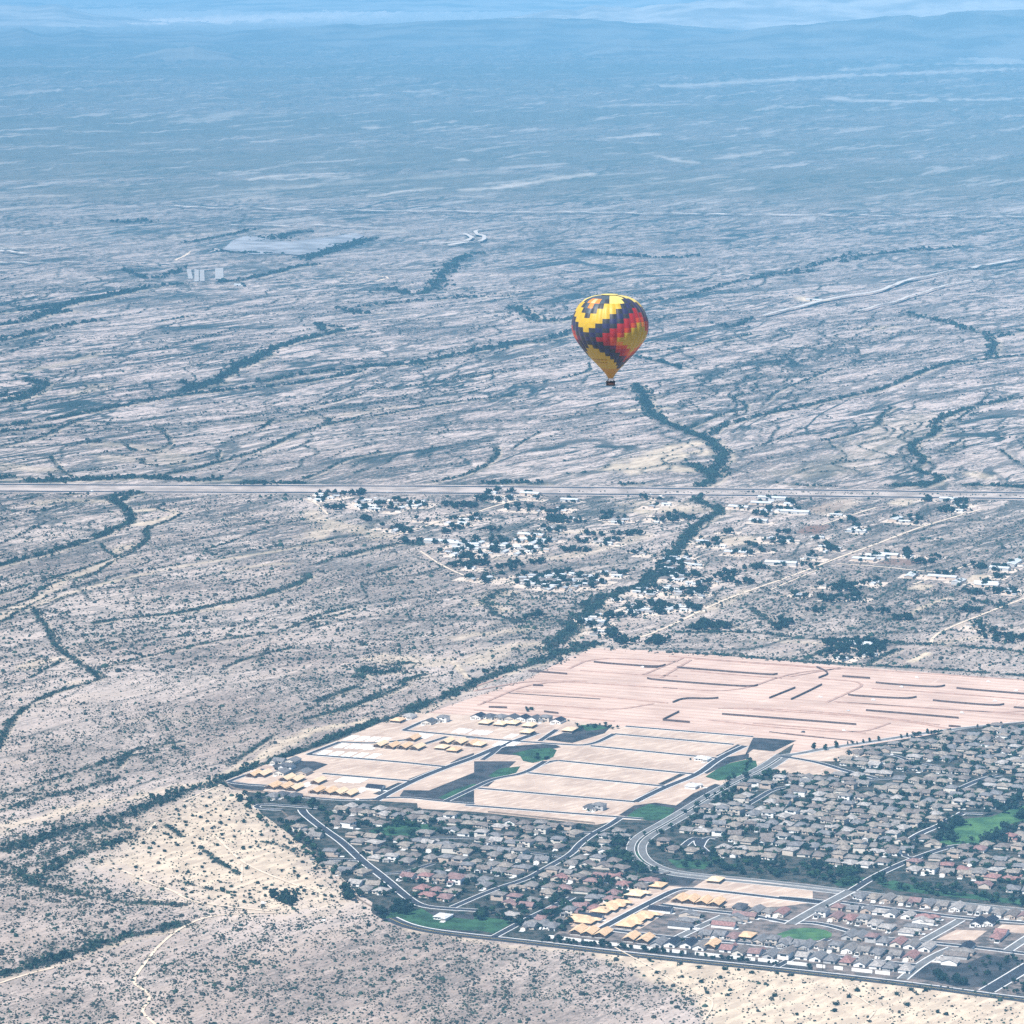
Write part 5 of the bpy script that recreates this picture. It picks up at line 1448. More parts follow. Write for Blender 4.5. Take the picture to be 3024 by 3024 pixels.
# ------------------------------------------------------------------ village buildings below the highway
M['tin'] = simple('pale_metal_roof', (.50, .53, .55), .5, .1, .1)
M['tin_grey'] = simple('grey_metal_roof', (.34, .36, .38), .6, .15, .1)
BLD = []     # crop, x, y, rx, ry, n, long
VB = [
    ('d6', 110, 120, 60, 12, 4, 0), ('d6', 400, 165, 130, 34, 12, 0), ('d6', 560, 160, 60, 15, 3, 0), ('d6', 450, 285, 40, 20, 2, 0), ('d6', 600, 245, 20, 5, 1, 0), ('d6', 800, 260, 60, 20, 3, 0), ('d6', 900, 238, 20, 5, 1, 0),
    ('d6', 1020, 120, 70, 25, 7, 0), ('d6', 1170, 108, 10, 3, 1, 1), ('d6', 1190, 132, 10, 3, 1, 0), ('d6', 1080, 185, 30, 8, 2, 0), ('d6', 1180, 190, 15, 4, 1, 0), ('d6', 1290, 190, 50, 15, 4, 0), ('d6', 1375, 143, 10, 3, 1, 1), ('d6', 1330, 240, 60, 12, 4, 0),
    ('d6', 1620, 245, 60, 15, 3, 0), ('d6', 1290, 290, 50, 8, 3, 0), ('d6', 1175, 323, 10, 3, 1, 2), ('d6', 1190, 350, 20, 3, 1, 2), ('d6', 700, 358, 10, 2, 1, 2), ('d6', 830, 372, 10, 2, 1, 2), ('d6', 860, 390, 150, 45, 13, 0), ('d6', 1100, 385, 130, 35, 9, 0), ('d6', 1240, 350, 60, 10, 3, 0),
    ('d6', 860, 492, 15, 5, 1, 0), ('d6', 950, 545, 100, 15, 4, 0), ('d6', 1320, 560, 220, 40, 34, 0), ('d6', 1600, 520, 70, 15, 3, 0), ('d6', 1570, 355, 50, 12, 3, 0), ('d6', 1720, 410, 40, 10, 2, 0), ('d6', 1890, 500, 50, 40, 8, 0),
    ('d6', 1620, 655, 20, 6, 1, 0), ('d6', 1790, 700, 110, 30, 8, 0), ('d6', 1500, 775, 90, 30, 6, 0), ('d6', 1560, 828, 60, 8, 2, 0), ('d6', 1800, 150, 90, 30, 3, 0),
    ('c7', 655, 130, 8, 2, 1, 2), ('c7', 600, 155, 12, 3, 1, 1), ('c7', 738, 157, 6, 2, 1, 0), ('c7', 650, 185, 40, 10, 3, 0), ('c7', 770, 200, 8, 3, 1, 2), ('c7', 485, 175, 8, 2, 1, 1), ('c7', 585, 245, 8, 3, 1, 1), ('c7', 770, 185, 30, 3, 1, 0), ('c7', 980, 212, 20, 5, 1, 0),
    ('c7', 320, 350, 40, 15, 3, 0), ('c7', 370, 372, 40, 5, 2, 0), ('c7', 470, 405, 8, 3, 1, 1), ('c7', 610, 393, 6, 3, 1, 0), ('c7', 520, 405, 20, 3, 1, 0), ('c7', 885, 328, 8, 4, 1, 0), ('c7', 925, 375, 8, 4, 1, 0), ('c7', 970, 385, 20, 6, 2, 0), ('c7', 1085, 298, 10, 2, 1, 1), ('c7', 1080, 275, 8, 2, 1, 0),
    ('c7', 700, 460, 10, 2, 1, 2), ('c7', 840, 430, 30, 8, 2, 0), ('c7', 690, 340, 70, 20, 3, 0), ('c7', 1120, 440, 8, 2, 1, 1), ('c7', 1180, 425, 8, 2, 1, 1), ('c7', 1240, 418, 8, 2, 1, 1), ('c7', 1345, 425, 10, 3, 1, 0), ('c7', 1480, 432, 6, 3, 1, 0), ('c7', 1280, 236, 6, 2, 1, 1), ('c7', 1330, 246, 12, 4, 1, 0), ('c7', 1385, 252, 12, 4, 1, 0),
    ('c7', 1440, 135, 4, 2, 1, 0), ('c7', 1550, 135, 4, 2, 1, 1), ('c7', 1620, 165, 20, 6, 2, 0), ('c7', 1600, 190, 20, 4, 1, 0), ('c7', 180, 460, 90, 40, 8, 0), ('c7', 160, 525, 60, 25, 5, 0), ('c7', 60, 600, 80, 25, 5, 0), ('c7', 220, 610, 70, 20, 4, 0), ('c7', 30, 700, 60, 15, 3, 0), ('c7', 230, 685, 70, 10, 3, 0), ('c7', 280, 560, 60, 10, 3, 0),
    ('c7', 920, 572, 15, 5, 1, 0), ('c7', 1010, 575, 15, 5, 1, 0), ('c7', 960, 640, 40, 6, 2, 0), ('c7', 1080, 636, 30, 4, 2, 0), ('c7', 800, 622, 20, 4, 1, 0), ('c7', 1170, 555, 30, 8, 2, 0), ('c7', 1360, 521, 6, 2, 1, 2), ('c7', 1520, 530, 8, 2, 1, 2), ('c7', 1600, 555, 8, 2, 1, 1), ('c7', 1740, 568, 20, 6, 2, 1), ('c7', 1805, 525, 5, 2, 1, 0),
    ('c7', 1880, 460, 8, 2, 1, 2), ('c7', 1810, 488, 8, 2, 1, 1), ('c7', 1100, 872, 12, 3, 2, 1), ('c7', 1010, 942, 12, 3, 1, 0), ('c7', 1150, 922, 12, 3, 1, 0), ('c7', 1690, 780, 12, 3, 1, 0), ('c7', 1880, 600, 30, 8, 2, 0), ('c7', 410, 300, 20, 4, 1, 0), ('c7', 100, 230, 70, 20, 3, 0), ('d3', 905, 196, 4, 1, 1, 1), ('d3', 820, 57, 10, 2, 1, 0),
    ('d4', 1140, 243, 4, 1, 1, 2), ('d6', 75, 140, 5, 2, 1, 0),
]


def shed(L_, W_, hgt, gab, roof, wall):
    w_, r_, o_, i_ = MB(), MB(), MB(), MB()
    w_.box(-L_ / 2, L_ / 2, -W_ / 2, W_ / 2, 0, hgt)
    if gab:
        gable(r_, -L_ / 2, L_ / 2, -W_ / 2, W_ / 2, hgt + .03, W_ * .14, .5, 'x', t=.15)
        q = MB()
        prism_y(q, -W_ / 2, W_ / 2, -L_ / 2, L_ / 2, hgt, W_ * .14)
        w_.add([(y_, x_, z_) for x_, y_, z_ in q.v], [tuple(reversed(f)) for f in q.f])
    else:
        hip(r_, -L_ / 2, L_ / 2, -W_ / 2, W_ / 2, hgt, W_ * .16, .6)
    o_.box(-L_ * .2, -L_ * .2 + min(3.5, L_ * .25), -W_ / 2 - .1, -W_ / 2, .1, hgt * .8)
    i_.box(L_ * .12, L_ * .12 + 1.6, -W_ / 2 - .1, -W_ / 2, .9, hgt * .7)
    return [('wall', w_.mesh('wall', wall)), ('roof', r_.mesh('roof', roof)), ('door', o_.mesh('door', M['glass'])), ('window', i_.mesh('window', M['glass']))]


SHEDS = {0: [shed(13, 8, 2.8, 1, M['tin'], STUCCO[2]), shed(16, 9, 2.8, 0, ROOFM['pale grey'], STUCCO[0]), shed(18, 6, 2.8, 1, M['tin'], STUCCO[4]), shed(10, 8, 3, 1, M['tin_grey'], STUCCO[1]), shed(15, 11, 2.9, 0, ROOFM['brown'], STUCCO[3]), shed(9, 6, 2.5, 1, M['tin'], STUCCO[2])],
         1: [shed(26, 11, 4, 1, M['tin'], STUCCO[4]), shed(30, 12, 3.6, 1, M['tin'], STUCCO[1])], 2: [shed(42, 12, 4, 1, M['tin'], STUCCO[4]), shed(38, 11, 3.5, 1, M['tin'], STUCCO[1])]}
SWORD = {0: ['white-roofed', 'pale hip-roofed', 'long narrow white-roofed', 'grey-roofed', 'brown-roofed', 'tiny white-roofed'], 1: ['large white-roofed', 'large white-roofed'], 2: ['very long white-roofed', 'very long white-roofed']}
PLACES = [('d6', 380, 170, 'in the hamlet just below the highway, west end'), ('d6', 600, 260, 'by the winding dirt track west of the village'), ('d6', 850, 400, 'in the western village cluster'), ('d6', 1100, 120, 'by the highway edge in mid village'),
          ('d6', 1100, 380, 'in the middle village cluster'), ('d6', 1300, 240, 'among hedges in the upper village'), ('d6', 1320, 560, 'in the crowded salvage yard'), ('d6', 950, 540, 'west of the salvage yard'), ('d6', 1700, 300, 'west of the creek trees'),
          ('d6', 1790, 700, 'east of the creek trees'), ('d6', 1500, 790, 'at the foot of the creek, beside graded earth'), ('c7', 650, 160, 'beside the highway in the ranch strip'), ('c7', 700, 340, 'in the central ranch plots'), ('c7', 400, 380, 'on the sandy ranch plots east of the creek'),
          ('c7', 180, 500, 'in the creekside cluster'), ('c7', 930, 380, 'along the straight diagonal road'), ('c7', 1180, 430, 'in the walled compound beyond the diagonal road'), ('c7', 1480, 160, 'near the highway at the east end'), ('c7', 980, 600, 'in the lone thicket farmyard'),
          ('c7', 1550, 540, 'on the eastern ranch with tan paddocks'), ('c7', 1850, 480, 'at the far eastern ranch'), ('c7', 1080, 900, 'in the tree nursery north of graded earth'), ('c7', 1700, 780, 'in scrub by the eastern hedgerow'), ('d3', 860, 130, 'far out on the plain beside the pale strips'), ('d4', 1140, 243, 'far out on the plain beyond the highway')]
PLACES = [(gnd(*px(c_, [(x, y)])[0]), t) for c_, x, y, t in PLACES]
vill = []
random.seed(21)
for crop, x, y, rx, ry, n, big in VB:
    for k in range(int(n * 1.35) if n > 2 else n):
        for _ in range(20):
            a, rr = random.uniform(0, 6.283), math.sqrt(random.random()) if n > 1 else 0
            p = G(crop, [(x + rx * rr * math.cos(a), y + ry * rr * math.sin(a))])[0]
            if all((p[0] - q[0]) ** 2 + (p[1] - q[1]) ** 2 > 15 ** 2 for q in vill):
                break
        t = random.randrange(len(SHEDS[big]))
        pl = min(PLACES, key=lambda q: (q[0][0] - p[0]) ** 2 + (.5 * (q[0][1] - p[1])) ** 2)[1]
        vill.append((p[0], p[1], big, t, pl, B_ANG + random.choice((0, 0, 0, math.pi / 2)) + random.uniform(-.1, .1)))
cnt = {}
for v in sorted(vill, key=lambda v: proj(v[0], v[1])[0]):
    x, y, big, t, pl, rz = v
    w_ = SWORD[big][t]
    i = cnt.setdefault((w_, pl), 0)
    cnt[(w_, pl)] += 1
tot, seen = dict(cnt), {}
for v in sorted(vill, key=lambda v: proj(v[0], v[1])[0]):
    x, y, big, t, pl, rz = v
    w_ = SWORD[big][t]
    i = seen.setdefault((w_, pl), 0)
    seen[(w_, pl)] += 1
    lab = '%s building %s' % (w_, pl) if tot[(w_, pl)] == 1 else '%s %s building from the west %s' % (ORD[i], w_, pl)
    e = empty('village_building', (x, y, float(height(x, y))), rz)
    e.scale = (1.25, 1.25, 1.2)
    tag(e, lab, 'building', 'buildings of the desert village')
    for n, me_ in SHEDS[big][t]:
        link(bpy.data.objects.new(n, me_), e)

print('VILLAGE', len(vill))
extra = []
for crop, x, y, rx, ry, n, big in VB:
    for _ in range(max(1, int(n * .8)) if n > 1 else random.choice((0, 1, 1))):
        a, rr = random.uniform(0, 6.283), math.sqrt(random.random())
        p = G(crop, [(x + (rx + 34) * rr * math.cos(a), y + (ry + 12) * rr * math.sin(a))])[0]
        if all((p[0] - q[0]) ** 2 + (p[1] - q[1]) ** 2 > 12 ** 2 for q in vill):
            w_, r_ = MB(), MB()
            L_, W2 = random.uniform(5, 13), random.uniform(4, 8)
            w_.box(-L_ / 2, L_ / 2, -W2 / 2, W2 / 2, 0, 2.6)
            gable(r_, -L_ / 2, L_ / 2, -W2 / 2, W2 / 2, 2.62, W2 * .15, .4, 'x', t=.15)
            extra.append(([(w_, STUCCO[random.randrange(5)]), (r_, random.choice((M['tin'], M['tin_grey'], ROOFM['grey-brown'], ROOFM['tan'])))], p[0], p[1], float(height(*p)), B_ANG + random.choice((0, math.pi / 2)) + random.uniform(-.15, .15), 1.0))
merged(extra, 'village_sheds', 'scattering of small sheds and outbuildings between the larger village buildings', 'sheds')
lots = MB()
for v in vill:
    if v[1] < 7200:
        d_ = (math.cos(v[5]), math.sin(v[5]))
        lots.obox((v[0] + random.uniform(-8, 8), v[1] + random.uniform(-10, 10)), d_, random.uniform(14, 26), random.uniform(12, 24), .02, .05 + .002 * random.randrange(40))
tag(lots.build('bare_plot_ground', simple('village_yard_earth', (.52, .44, .37), 1, .15, .04)), kind='structure')

# ------------------------------------------------------------------ walls
def wall_obj(name, P, h, t, mat, label, group=None, z=.1, cap=None):
    mb = MB()
    strip(mb, P, -t / 2, t / 2, z, z + h)
    o = tag(mb.build(name, mat), label, 'wall', group)
    return o


WL = smoothline(G('F', [(1600, 2777), (1750, 2795), (1900, 2813), (2100, 2834), (2300, 2854), (2500, 2875), (2662, 2893)]), 6, 3)
k, i = 0, 0
segs = []
while i < len(WL) - 3:
    n = random.choice((3, 4, 5, 6))
    segs.append(WL[i:min(i + n, len(WL))])
    i += n - 1 + (1 if random.random() < .75 else 0)
for i, s_ in enumerate(segs):
    mb = MB()
    strip(mb, resample(s_, 3.0)[:-1] if len(s_) > 2 else s_, 10.4, 11.0, .1, 3.4)
    tag(mb.build('perimeter_wall', M['white_wall']), 'white rendered wall panel beside the south road, %s from the west' % (ORD[i] if i < len(ORD) else 'number %d' % (i + 1)), 'wall', 'white perimeter wall panels')
DW = [('c7', [(170, 985), (650, 1024), (680, 1018)], 'below the village hedge, west'), ('c7', [(20, 1040), (50, 1048), (540, 1085), (580, 1075)], 'second trench wall from the north-west'), ('c7', [(0, 983), (80, 986), (105, 975)], 'by the north-west haul road'), ('d6', [(1500, 978), (1560, 985), (1840, 1005), (1870, 993)], 'highest, in the north-west corner'),
      ('d6', [(1160, 1024), (1360, 1040)], 'on the western slope'), ('c7', [(1010, 1030), (1150, 1040)], 'short one below the hedge'), ('c7', [(1180, 1062), (1230, 1068), (1490, 1087), (1530, 1077)], 'hooked one in the north'), ('c7', [(1590, 1090), (1640, 1096), (1990, 1124)], 'long one at the north-east'),
      ('c7', [(1040, 1124), (1080, 1130), (1345, 1145), (1385, 1135)], 'hooked one in the middle'), ('c7', [(1470, 1152), (1540, 1160), (1790, 1180), (1830, 1172)], 'hooked one in the east'), ('c7', [(400, 1222), (700, 1245), (1080, 1275)], 'longest one in the centre'), ('c7', [(1130, 1203), (1400, 1225), (1600, 1242)], 'long one in the lower east'),
      ('c7', [(640, 1140), (770, 1088)], 'slanting one beside the main haul road'), ('c7', [(750, 1147), (830, 1110), (905, 1072)], 'second slanting one beside the haul road'), ('c7', [(180, 1210), (100, 1250)], 'short slanting one in the south-west'), ('c7', [(100, 1252), (235, 1264)], 'short level one in the south-west'),
      ('c7', [(150, 1162), (205, 1140), (330, 1145), (380, 1140)], 'bent one at the west'), ('c3', [(105, 218), (235, 222)], 'lone one near the dark roofs'), ('c3', [(420, 62), (492, 65)], 'tiny one on the west slope'), ('c7', [(880, 983), (950, 1015), (890, 1038)], 'chevron one by the haul road'), ('c7', [(1880, 1188), (1990, 1196)], 'one cut by the east edge'),
      ('c3', [(240, 115), (600, 140), (900, 158)], 'faint low one on the west slope'), ('c7', [(640, 1310), (760, 1326), (1060, 1355)], 'lowest one above the arterial road'), ('c7', [(1550, 1283), (1610, 1287)], 'tiny one in the south-east'), ('c3', [(500, 250), (600, 262)], 'short one above the dark roofs')]
for crop, pts, t in DW:  # upright dark walls stand in for trenches and their shaded sides
    P = smoothline(G(crop, pts), 8, 2)
    faint = 'faint' in t or 'lowest' in t
    wall_obj('trench_wall', P, 1.0 if faint else 2.5, 1.4, M['brown_wall'], 'dark brown trench wall on the graded earth, %s' % t, 'trench walls of the graded site')
# low earth berms that edge the graded terraces
bm_ = MB()
for crop, pts in [('c7', [(130, 925), (800, 975), (1300, 1005), (1990, 1050)]), ('c7', [(260, 940), (880, 985)]), ('c7', [(240, 1000), (700, 1040)]), ('c7', [(100, 1085), (470, 1112), (740, 1010), (1000, 990)]), ('c7', [(970, 1155), (1300, 1180), (1800, 1215), (1990, 1200)]), ('c7', [(380, 1190), (640, 1190), (1200, 1232), (1500, 1275)]),
                   ('c7', [(330, 1250), (700, 1290), (1100, 1320), (1250, 1265)]), ('c7', [(900, 1040), (1150, 1060), (1020, 1120), (930, 1160)]), ('c7', [(1160, 1090), (1500, 1110), (1990, 1150)]), ('c7', [(0, 1020), (200, 935)]), ('c7', [(90, 1035), (240, 945)]), ('c7', [(740, 1030), (1000, 985)]), ('c3', [(0, 70), (150, 20), (200, 0)]),
                   ('c3', [(0, 100), (380, 25), (800, 30)]), ('c3', [(60, 180), (560, 200), (1000, 240), (1280, 190)]), ('c3', [(0, 235), (500, 270), (1000, 315)]), ('c3', [(300, 100), (800, 130), (1380, 185)]), ('d6', [(1430, 1020), (1700, 1040), (1932, 1050)]), ('d6', [(1370, 1010), (1500, 950), (1932, 975)]),
                   ('d6', [(900, 1200), (1200, 1070), (1640, 1095), (1932, 1115)]), ('c4', [(0, 230), (600, 270), (1000, 300), (1400, 370)]), ('c4', [(0, 330), (500, 370), (800, 400)]), ('c4', [(600, 180), (1200, 215), (1932, 270)]), ('c4', [(230, 400), (500, 430)])]:
    P = smoothline(G(crop, pts), 14, 2)
    strip(bm_, P, -2.2, 2.2, .05, .75)
tag(bm_.build('dirt_path', simple('berm_earth', (.36, .245, .20), 1, .2, .1)), kind='structure')
# garden walls at the backs of the finished neighbourhoods
gwl = []
for crop, pts, t in [('c2', [(560, 960), (700, 1080), (830, 1250), (960, 1400), (1060, 1560), (1200, 1640)], 'along the west edge of the left neighbourhood'), ('c3', [(640, 1745), (1000, 1560), (1220, 1440), (1400, 1400)], 'between the left neighbourhood and the framed houses'),
                     ('c2', [(150, 740), (210, 805), (420, 820), (760, 860)], 'round the west tip of the building site'), ('c3', [(100, 965), (860, 1046)], 'between bare lots and the left neighbourhood'), ('c4', [(860, 505), (1400, 390), (1932, 330)], 'behind the northern houses of the right neighbourhood')]:
    wall_obj('garden_wall', smoothline(G(crop, pts), 10, 2), 1.9, .5, simple('garden_wall_block', (.20, .165, .14), .95, .2, .2), 'tan block garden wall %s' % t, 'garden walls')

# ------------------------------------------------------------------ trees
def crown_quads(n, rx, rz, zc, size, seed, flat=.0):
    r = np.random.default_rng(seed)
    nb = 6
    bc = r.normal(size=(nb, 3)) * np.array([rx * .36, rx * .36, rz * .28])
    br = r.uniform(.45, .72, nb)
    V_ = []
    for k in range(n):
        b_ = r.integers(nb)
        d = r.normal(size=3)
        d /= np.linalg.norm(d)
        rad = r.uniform(.75, 1.0)
        c_ = bc[b_] + d * np.array([rx, rx, rz]) * br[b_] * rad
        nrm = d + r.normal(size=3) * .45
        nrm /= np.linalg.norm(nrm)
        a = np.cross(nrm, r.normal(size=3))
        a /= np.linalg.norm(a)
        b2 = np.cross(nrm, a)
        s = size * r.uniform(.6, 1.3)
        V_.append([c_ - a * s - b2 * s * .6, c_ + a * s - b2 * s * .8, c_ + a * s * .7 + b2 * s, c_ - a * s * .8 + b2 * s * .8])
    V_ = np.array(V_).reshape(-1, 3)
    V_[:, 2] += zc
    V_[:, 2] = np.maximum(V_[:, 2], .15)
    return V_, np.arange(len(V_)).reshape(-1, 4)


def lump(rx, rz, zc, seed, seg=7, ring=4):
    """rough inner body of a crown so that it is not see-through"""
    r = np.random.default_rng(seed)
    V_, F_ = [(0, 0, zc - rz)], []
    for i in range(1, ring):
        t = -math.pi / 2 + math.pi * i / ring
        for k in range(seg):
            a = 2 * math.pi * (k + .5 * (i % 2)) / seg
            q = r.uniform(.72, 1.05)
            V_.append((rx * q * math.cos(t) * math.cos(a), rx * q * math.cos(t) * math.sin(a), zc + rz * q * math.sin(t)))
    V_.append((0, 0, zc + rz * .95))
    for k in range(seg):
        F_.append((0, 1 + (k + 1) % seg, 1 + k))
        for i in range(ring - 2):
            a, b_ = 1 + i * seg + k, 1 + i * seg + (k + 1) % seg
            F_ += [(a, b_, b_ + seg), (a, b_ + seg, a + seg)]
        F_.append((1 + (ring - 2) * seg + k, 1 + (ring - 2) * seg + (k + 1) % seg, len(V_) - 1))
    return np.array(V_, float), np.array(F_)


TREE = []
for kd, (rx, rz, zc, th) in enumerate([(3.2, 2.6, 4.2, 2.6), (2.6, 2.0, 3.2, 2.0), (1.6, 3.6, 4.6, 2.0), (4.2, 2.9, 4.6, 2.6), (3.4, 2.0, 4.8, 3.6)]):
    for v in range(2):
        cv, cf = crown_quads(150, rx, rz, zc, .62, 100 + kd * 5 + v)
        lv, lf = lump(rx * .72, rz * .72, zc, 300 + kd * 5 + v)
        q = MB()
        q.add(cv.tolist(), [tuple(f) for f in cf.tolist()])
        q.add(lv.tolist(), [tuple(f) for f in lf.tolist()])
        t_ = MB()
        t_.tube((0, 0, 0), (.1, .05, th), .28, .17)
        for a in (0.4, 2.3, 4.5):
            t_.tube((.1, .05, th - .2), (.1 + rx * .4 * math.cos(a), rx * .4 * math.sin(a), zc), .14, .06, 5)
        TREE.append((q, t_, kd))
TM = {}
for i, (q, t_, kd) in enumerate(TREE):
    for mt in ('leaf', 'leaf_dark'):
        TM[(i, mt)] = (q.mesh('crown', M[mt]), t_.mesh('trunk', M['trunk']))
KW2 = ['round', 'low round', 'tall narrow', 'broad', 'flat-topped']
TREES = []       # x, y, proto, scale, material, place, seen
occupied = np.array([(h_['x'], h_['y']) for h_ in HOUSES])


def try_tree(x, y, s, mt, place, kinds=(0, 1, 3, 4, 0, 3), pad=7.5, road=1.0):
    d = occupied - np.array([x, y])
    if len(d) and (d ** 2).sum(1).min() < pad ** 2:
        return False
    if road and not road_clear(x, y, road - 3.0):
        return False
    kd = random.choice(kinds)
    TREES.append((x, y, kd * 2 + random.randrange(2), s, mt, place))
    return True


for h_ in HOUSES:
    nb = isinstance(h_['row'], tuple)
    for _ in range(random.choice((5, 6, 7, 8) if nb else (0, 1, 1, 1))):
        a, d = random.uniform(0, 6.283), random.uniform(8.5, 17)
        try_tree(h_['x'] + d * math.cos(a), h_['y'] + d * math.sin(a), random.uniform(.6, 1.15) if nb else random.uniform(.4, .7), random.choice(('leaf', 'leaf_dark', 'leaf_dark')), 'beside the ' + h_.get('short', 'far house').replace(', in the ', ' of the ') if 'short' in h_ else 'among the far roofs')


def belt(crop, poly, n, s0, s1, place, mt=('leaf', 'leaf_dark'), kinds=(0, 1, 3, 4, 0, 3), pad=7.5, road=1.0):
    P = G(crop, poly)
    xs, ys_ = [p[0] for p in P], [p[1] for p in P]
    k = tries = 0
    while k < n and tries < n * 30:
        tries += 1
        x, y = random.uniform(min(xs), max(xs)), random.uniform(min(ys_), max(ys_))
        if in_poly(np.array([x]), np.array([y]), P)[0] and try_tree(x, y, random.uniform(s0, s1), random.choice(mt), place, kinds, pad, road):
            k += 1


belt('c4', [(100, 1330), (560, 1350), (900, 1400), (960, 1430), (760, 1500), (400, 1470), (100, 1420)], 46, 1, 1.7, 'in the thick belt above the parkway crossing')
belt('c4', [(-560, 1300), (-300, 1290), (100, 1330), (100, 1420), (-200, 1410), (-500, 1360)], 34, 1, 1.7, 'in the green strip inside the parkway bend')
belt('c4', [(900, 1440), (1200, 1460), (1600, 1520), (1990, 1590), (1990, 1640), (1500, 1590), (900, 1500)], 46, .9, 1.5, 'in the belt above the eastern parkway')
belt('c3', [(960, 1180), (1120, 1120), (1120, 1290), (1300, 1400), (1180, 1420), (1000, 1320), (900, 1270), (780, 1250)], 44, 1, 1.6, 'in the grove inside the outer parkway curve')
belt('c3', [(1200, 1130), (1440, 1020), (1700, 880), (1932, 720), (1990, 760), (1760, 960), (1500, 1070), (1320, 1150), (1280, 1230), (1200, 1230)], 42, .8, 1.3, 'along the inner side of the parkway')
belt('c3', [(1330, 1080), (1560, 900), (1750, 790), (1990, 560), (1990, 640), (1700, 900), (1420, 1040)], 20, .7, 1.1, 'along the outer side of the parkway')
belt('c4', [(-60, 690), (60, 640), (140, 680), (250, 700), (240, 730), (-60, 780)], 26, 1, 1.5, 'around the tan triangle by the arterial')
belt('c4', [(1300, 1090), (1380, 1060), (1500, 990), (1510, 1040), (1420, 1120), (1430, 1180), (1330, 1180), (1290, 1140)], 22, 1.2, 1.9, 'on the west edge of the big park', ('leaf_dark',))
belt('c4', [(1640, 990), (1700, 930), (1830, 860), (1990, 860), (1990, 920), (1830, 960), (1700, 1000)], 20, 1.2, 2.0, 'on the north edge of the big park', ('leaf_dark',))
belt('c4', [(1720, 1090), (1830, 1040), (1932, 980), (1990, 980), (1990, 1090), (1880, 1090), (1800, 1180), (1700, 1150)], 18, 1.2, 1.9, 'on the east edge of the big park', ('leaf_dark',))
belt('c4', [(1600, 1150), (1710, 1130), (1720, 1185), (1610, 1190)], 5, 1.2, 1.7, 'standing on the south side of the big park', ('leaf_dark',))
for x, y, s in ((1556, 1165, 1.1), (1550, 1062, .6), (1480, 1010, .8)):
    p = G('c4', [(x, y)])[0]
    TREES.append((p[0], p[1], 0, s, 'leaf_dark', 'alone on the grass of the big park'))
for x, y, s in ((434, 515, 1.5), (516, 522, 1.4), (592, 505, 1.6), (675, 480, .7), (710, 475, .8), (740, 478, .7), (785, 470, .9), (830, 463, 1.0), (895, 455, 1.1), (1055, 435, .9), (1097, 428, 1.0), (1150, 420, 1.1), (1182, 417, 1.2), (1243, 405, 1.2), (1270, 412, 1), (1296, 408, 1.3), (1342, 405, 1.2), (1384, 402, 1.2), (1405, 392, .9), (1600, 360, .8), (1675, 352, .8), (1770, 345, .9)):
    p = G('c4', [(x, y)])[0]
    TREES.append((p[0], p[1], random.choice((0, 4)) if s < 1.35 else 4, s, 'leaf_dark', 'in the line beside the arterial road'))
belt('c2', [(1190, 1690), (1260, 1620), (1480, 1640), (1520, 1700), (1330, 1700), (1280, 1750)], 20, 1, 1.6, 'on the west side of the south lawn', ('leaf_dark',))
belt('c2', [(1000, 1500), (1080, 1490), (1130, 1590), (980, 1600)], 9, 1.2, 1.8, 'in the dense clump at the south-west corner', ('leaf_dark',))
belt('c2', [(520, 1110), (640, 1030), (860, 1250), (1000, 1440), (960, 1440), (860, 1340), (720, 1290), (660, 1180)], 34, .9, 1.5, 'along the western garden wall')
belt('c2', [(230, 830), (420, 830), (720, 880), (700, 905), (430, 890), (330, 960), (400, 1000), (480, 1040), (400, 1030), (270, 900)], 24, .9, 1.5, 'around the north-west loop road')
belt('c2', [(1100, 1040), (1400, 1020), (1640, 1040), (1932, 1070), (1932, 1110), (1640, 1130), (1250, 1130)], 34, .9, 1.4, 'around the pocket park of the left neighbourhood')
belt('c2', [(740, 900), (860, 900), (900, 960), (1000, 1060), (900, 1060), (760, 950)], 14, 1, 1.5, 'by the head of the main street')
belt('c3', [(0, 1640), (200, 1700), (420, 1700), (380, 1790), (220, 1760), (0, 1730)], 16, .9, 1.4, 'on the east side of the south lawn')
belt('c3', [(430, 1640), (620, 1550), (860, 1430), (1180, 1400), (1240, 1410), (900, 1560), (640, 1700), (460, 1760)], 34, .8, 1.3, 'between the last gardens and the framed houses')
belt('c5', [(0, 655), (60, 655), (900, 755), (1932, 872), (1932, 880), (900, 775), (0, 680)], 70, .5, .9, 'in the hedge line behind the perimeter wall', ('leaf_dark',), (1, 0), 4, .4)
belt('c6', [(1080, 1035), (1400, 1090), (1500, 1100), (1500, 1060), (1200, 1000)], 16, .6, 1.1, 'on the dark planted plot', ('leaf_dark',))
belt('c6', [(1400, 1080), (1640, 1100), (1800, 980), (1932, 930), (1932, 870), (1640, 870), (1400, 960)], 24, .4, .8, 'scattered over the dark planted plot')
belt('c6', [(1700, 1130), (1990, 1000), (1990, 1180)], 12, .5, .8, 'at the south-east corner beside the wide road')
belt('c3', [(700, 350), (900, 330), (1060, 345), (1000, 385), (930, 370), (760, 390)], 14, .6, .9, 'around the small green basin of the site', ('leaf_dark',))
belt('c3', [(290, 560), (500, 555), (560, 570), (530, 590), (320, 600)], 6, .6, .9, 'beside the long green basin of the site', ('leaf_dark',))
belt('c3', [(370, 230), (440, 235), (440, 252), (370, 250)], 4, .8, 1.1, 'in the small clump on the graded earth')
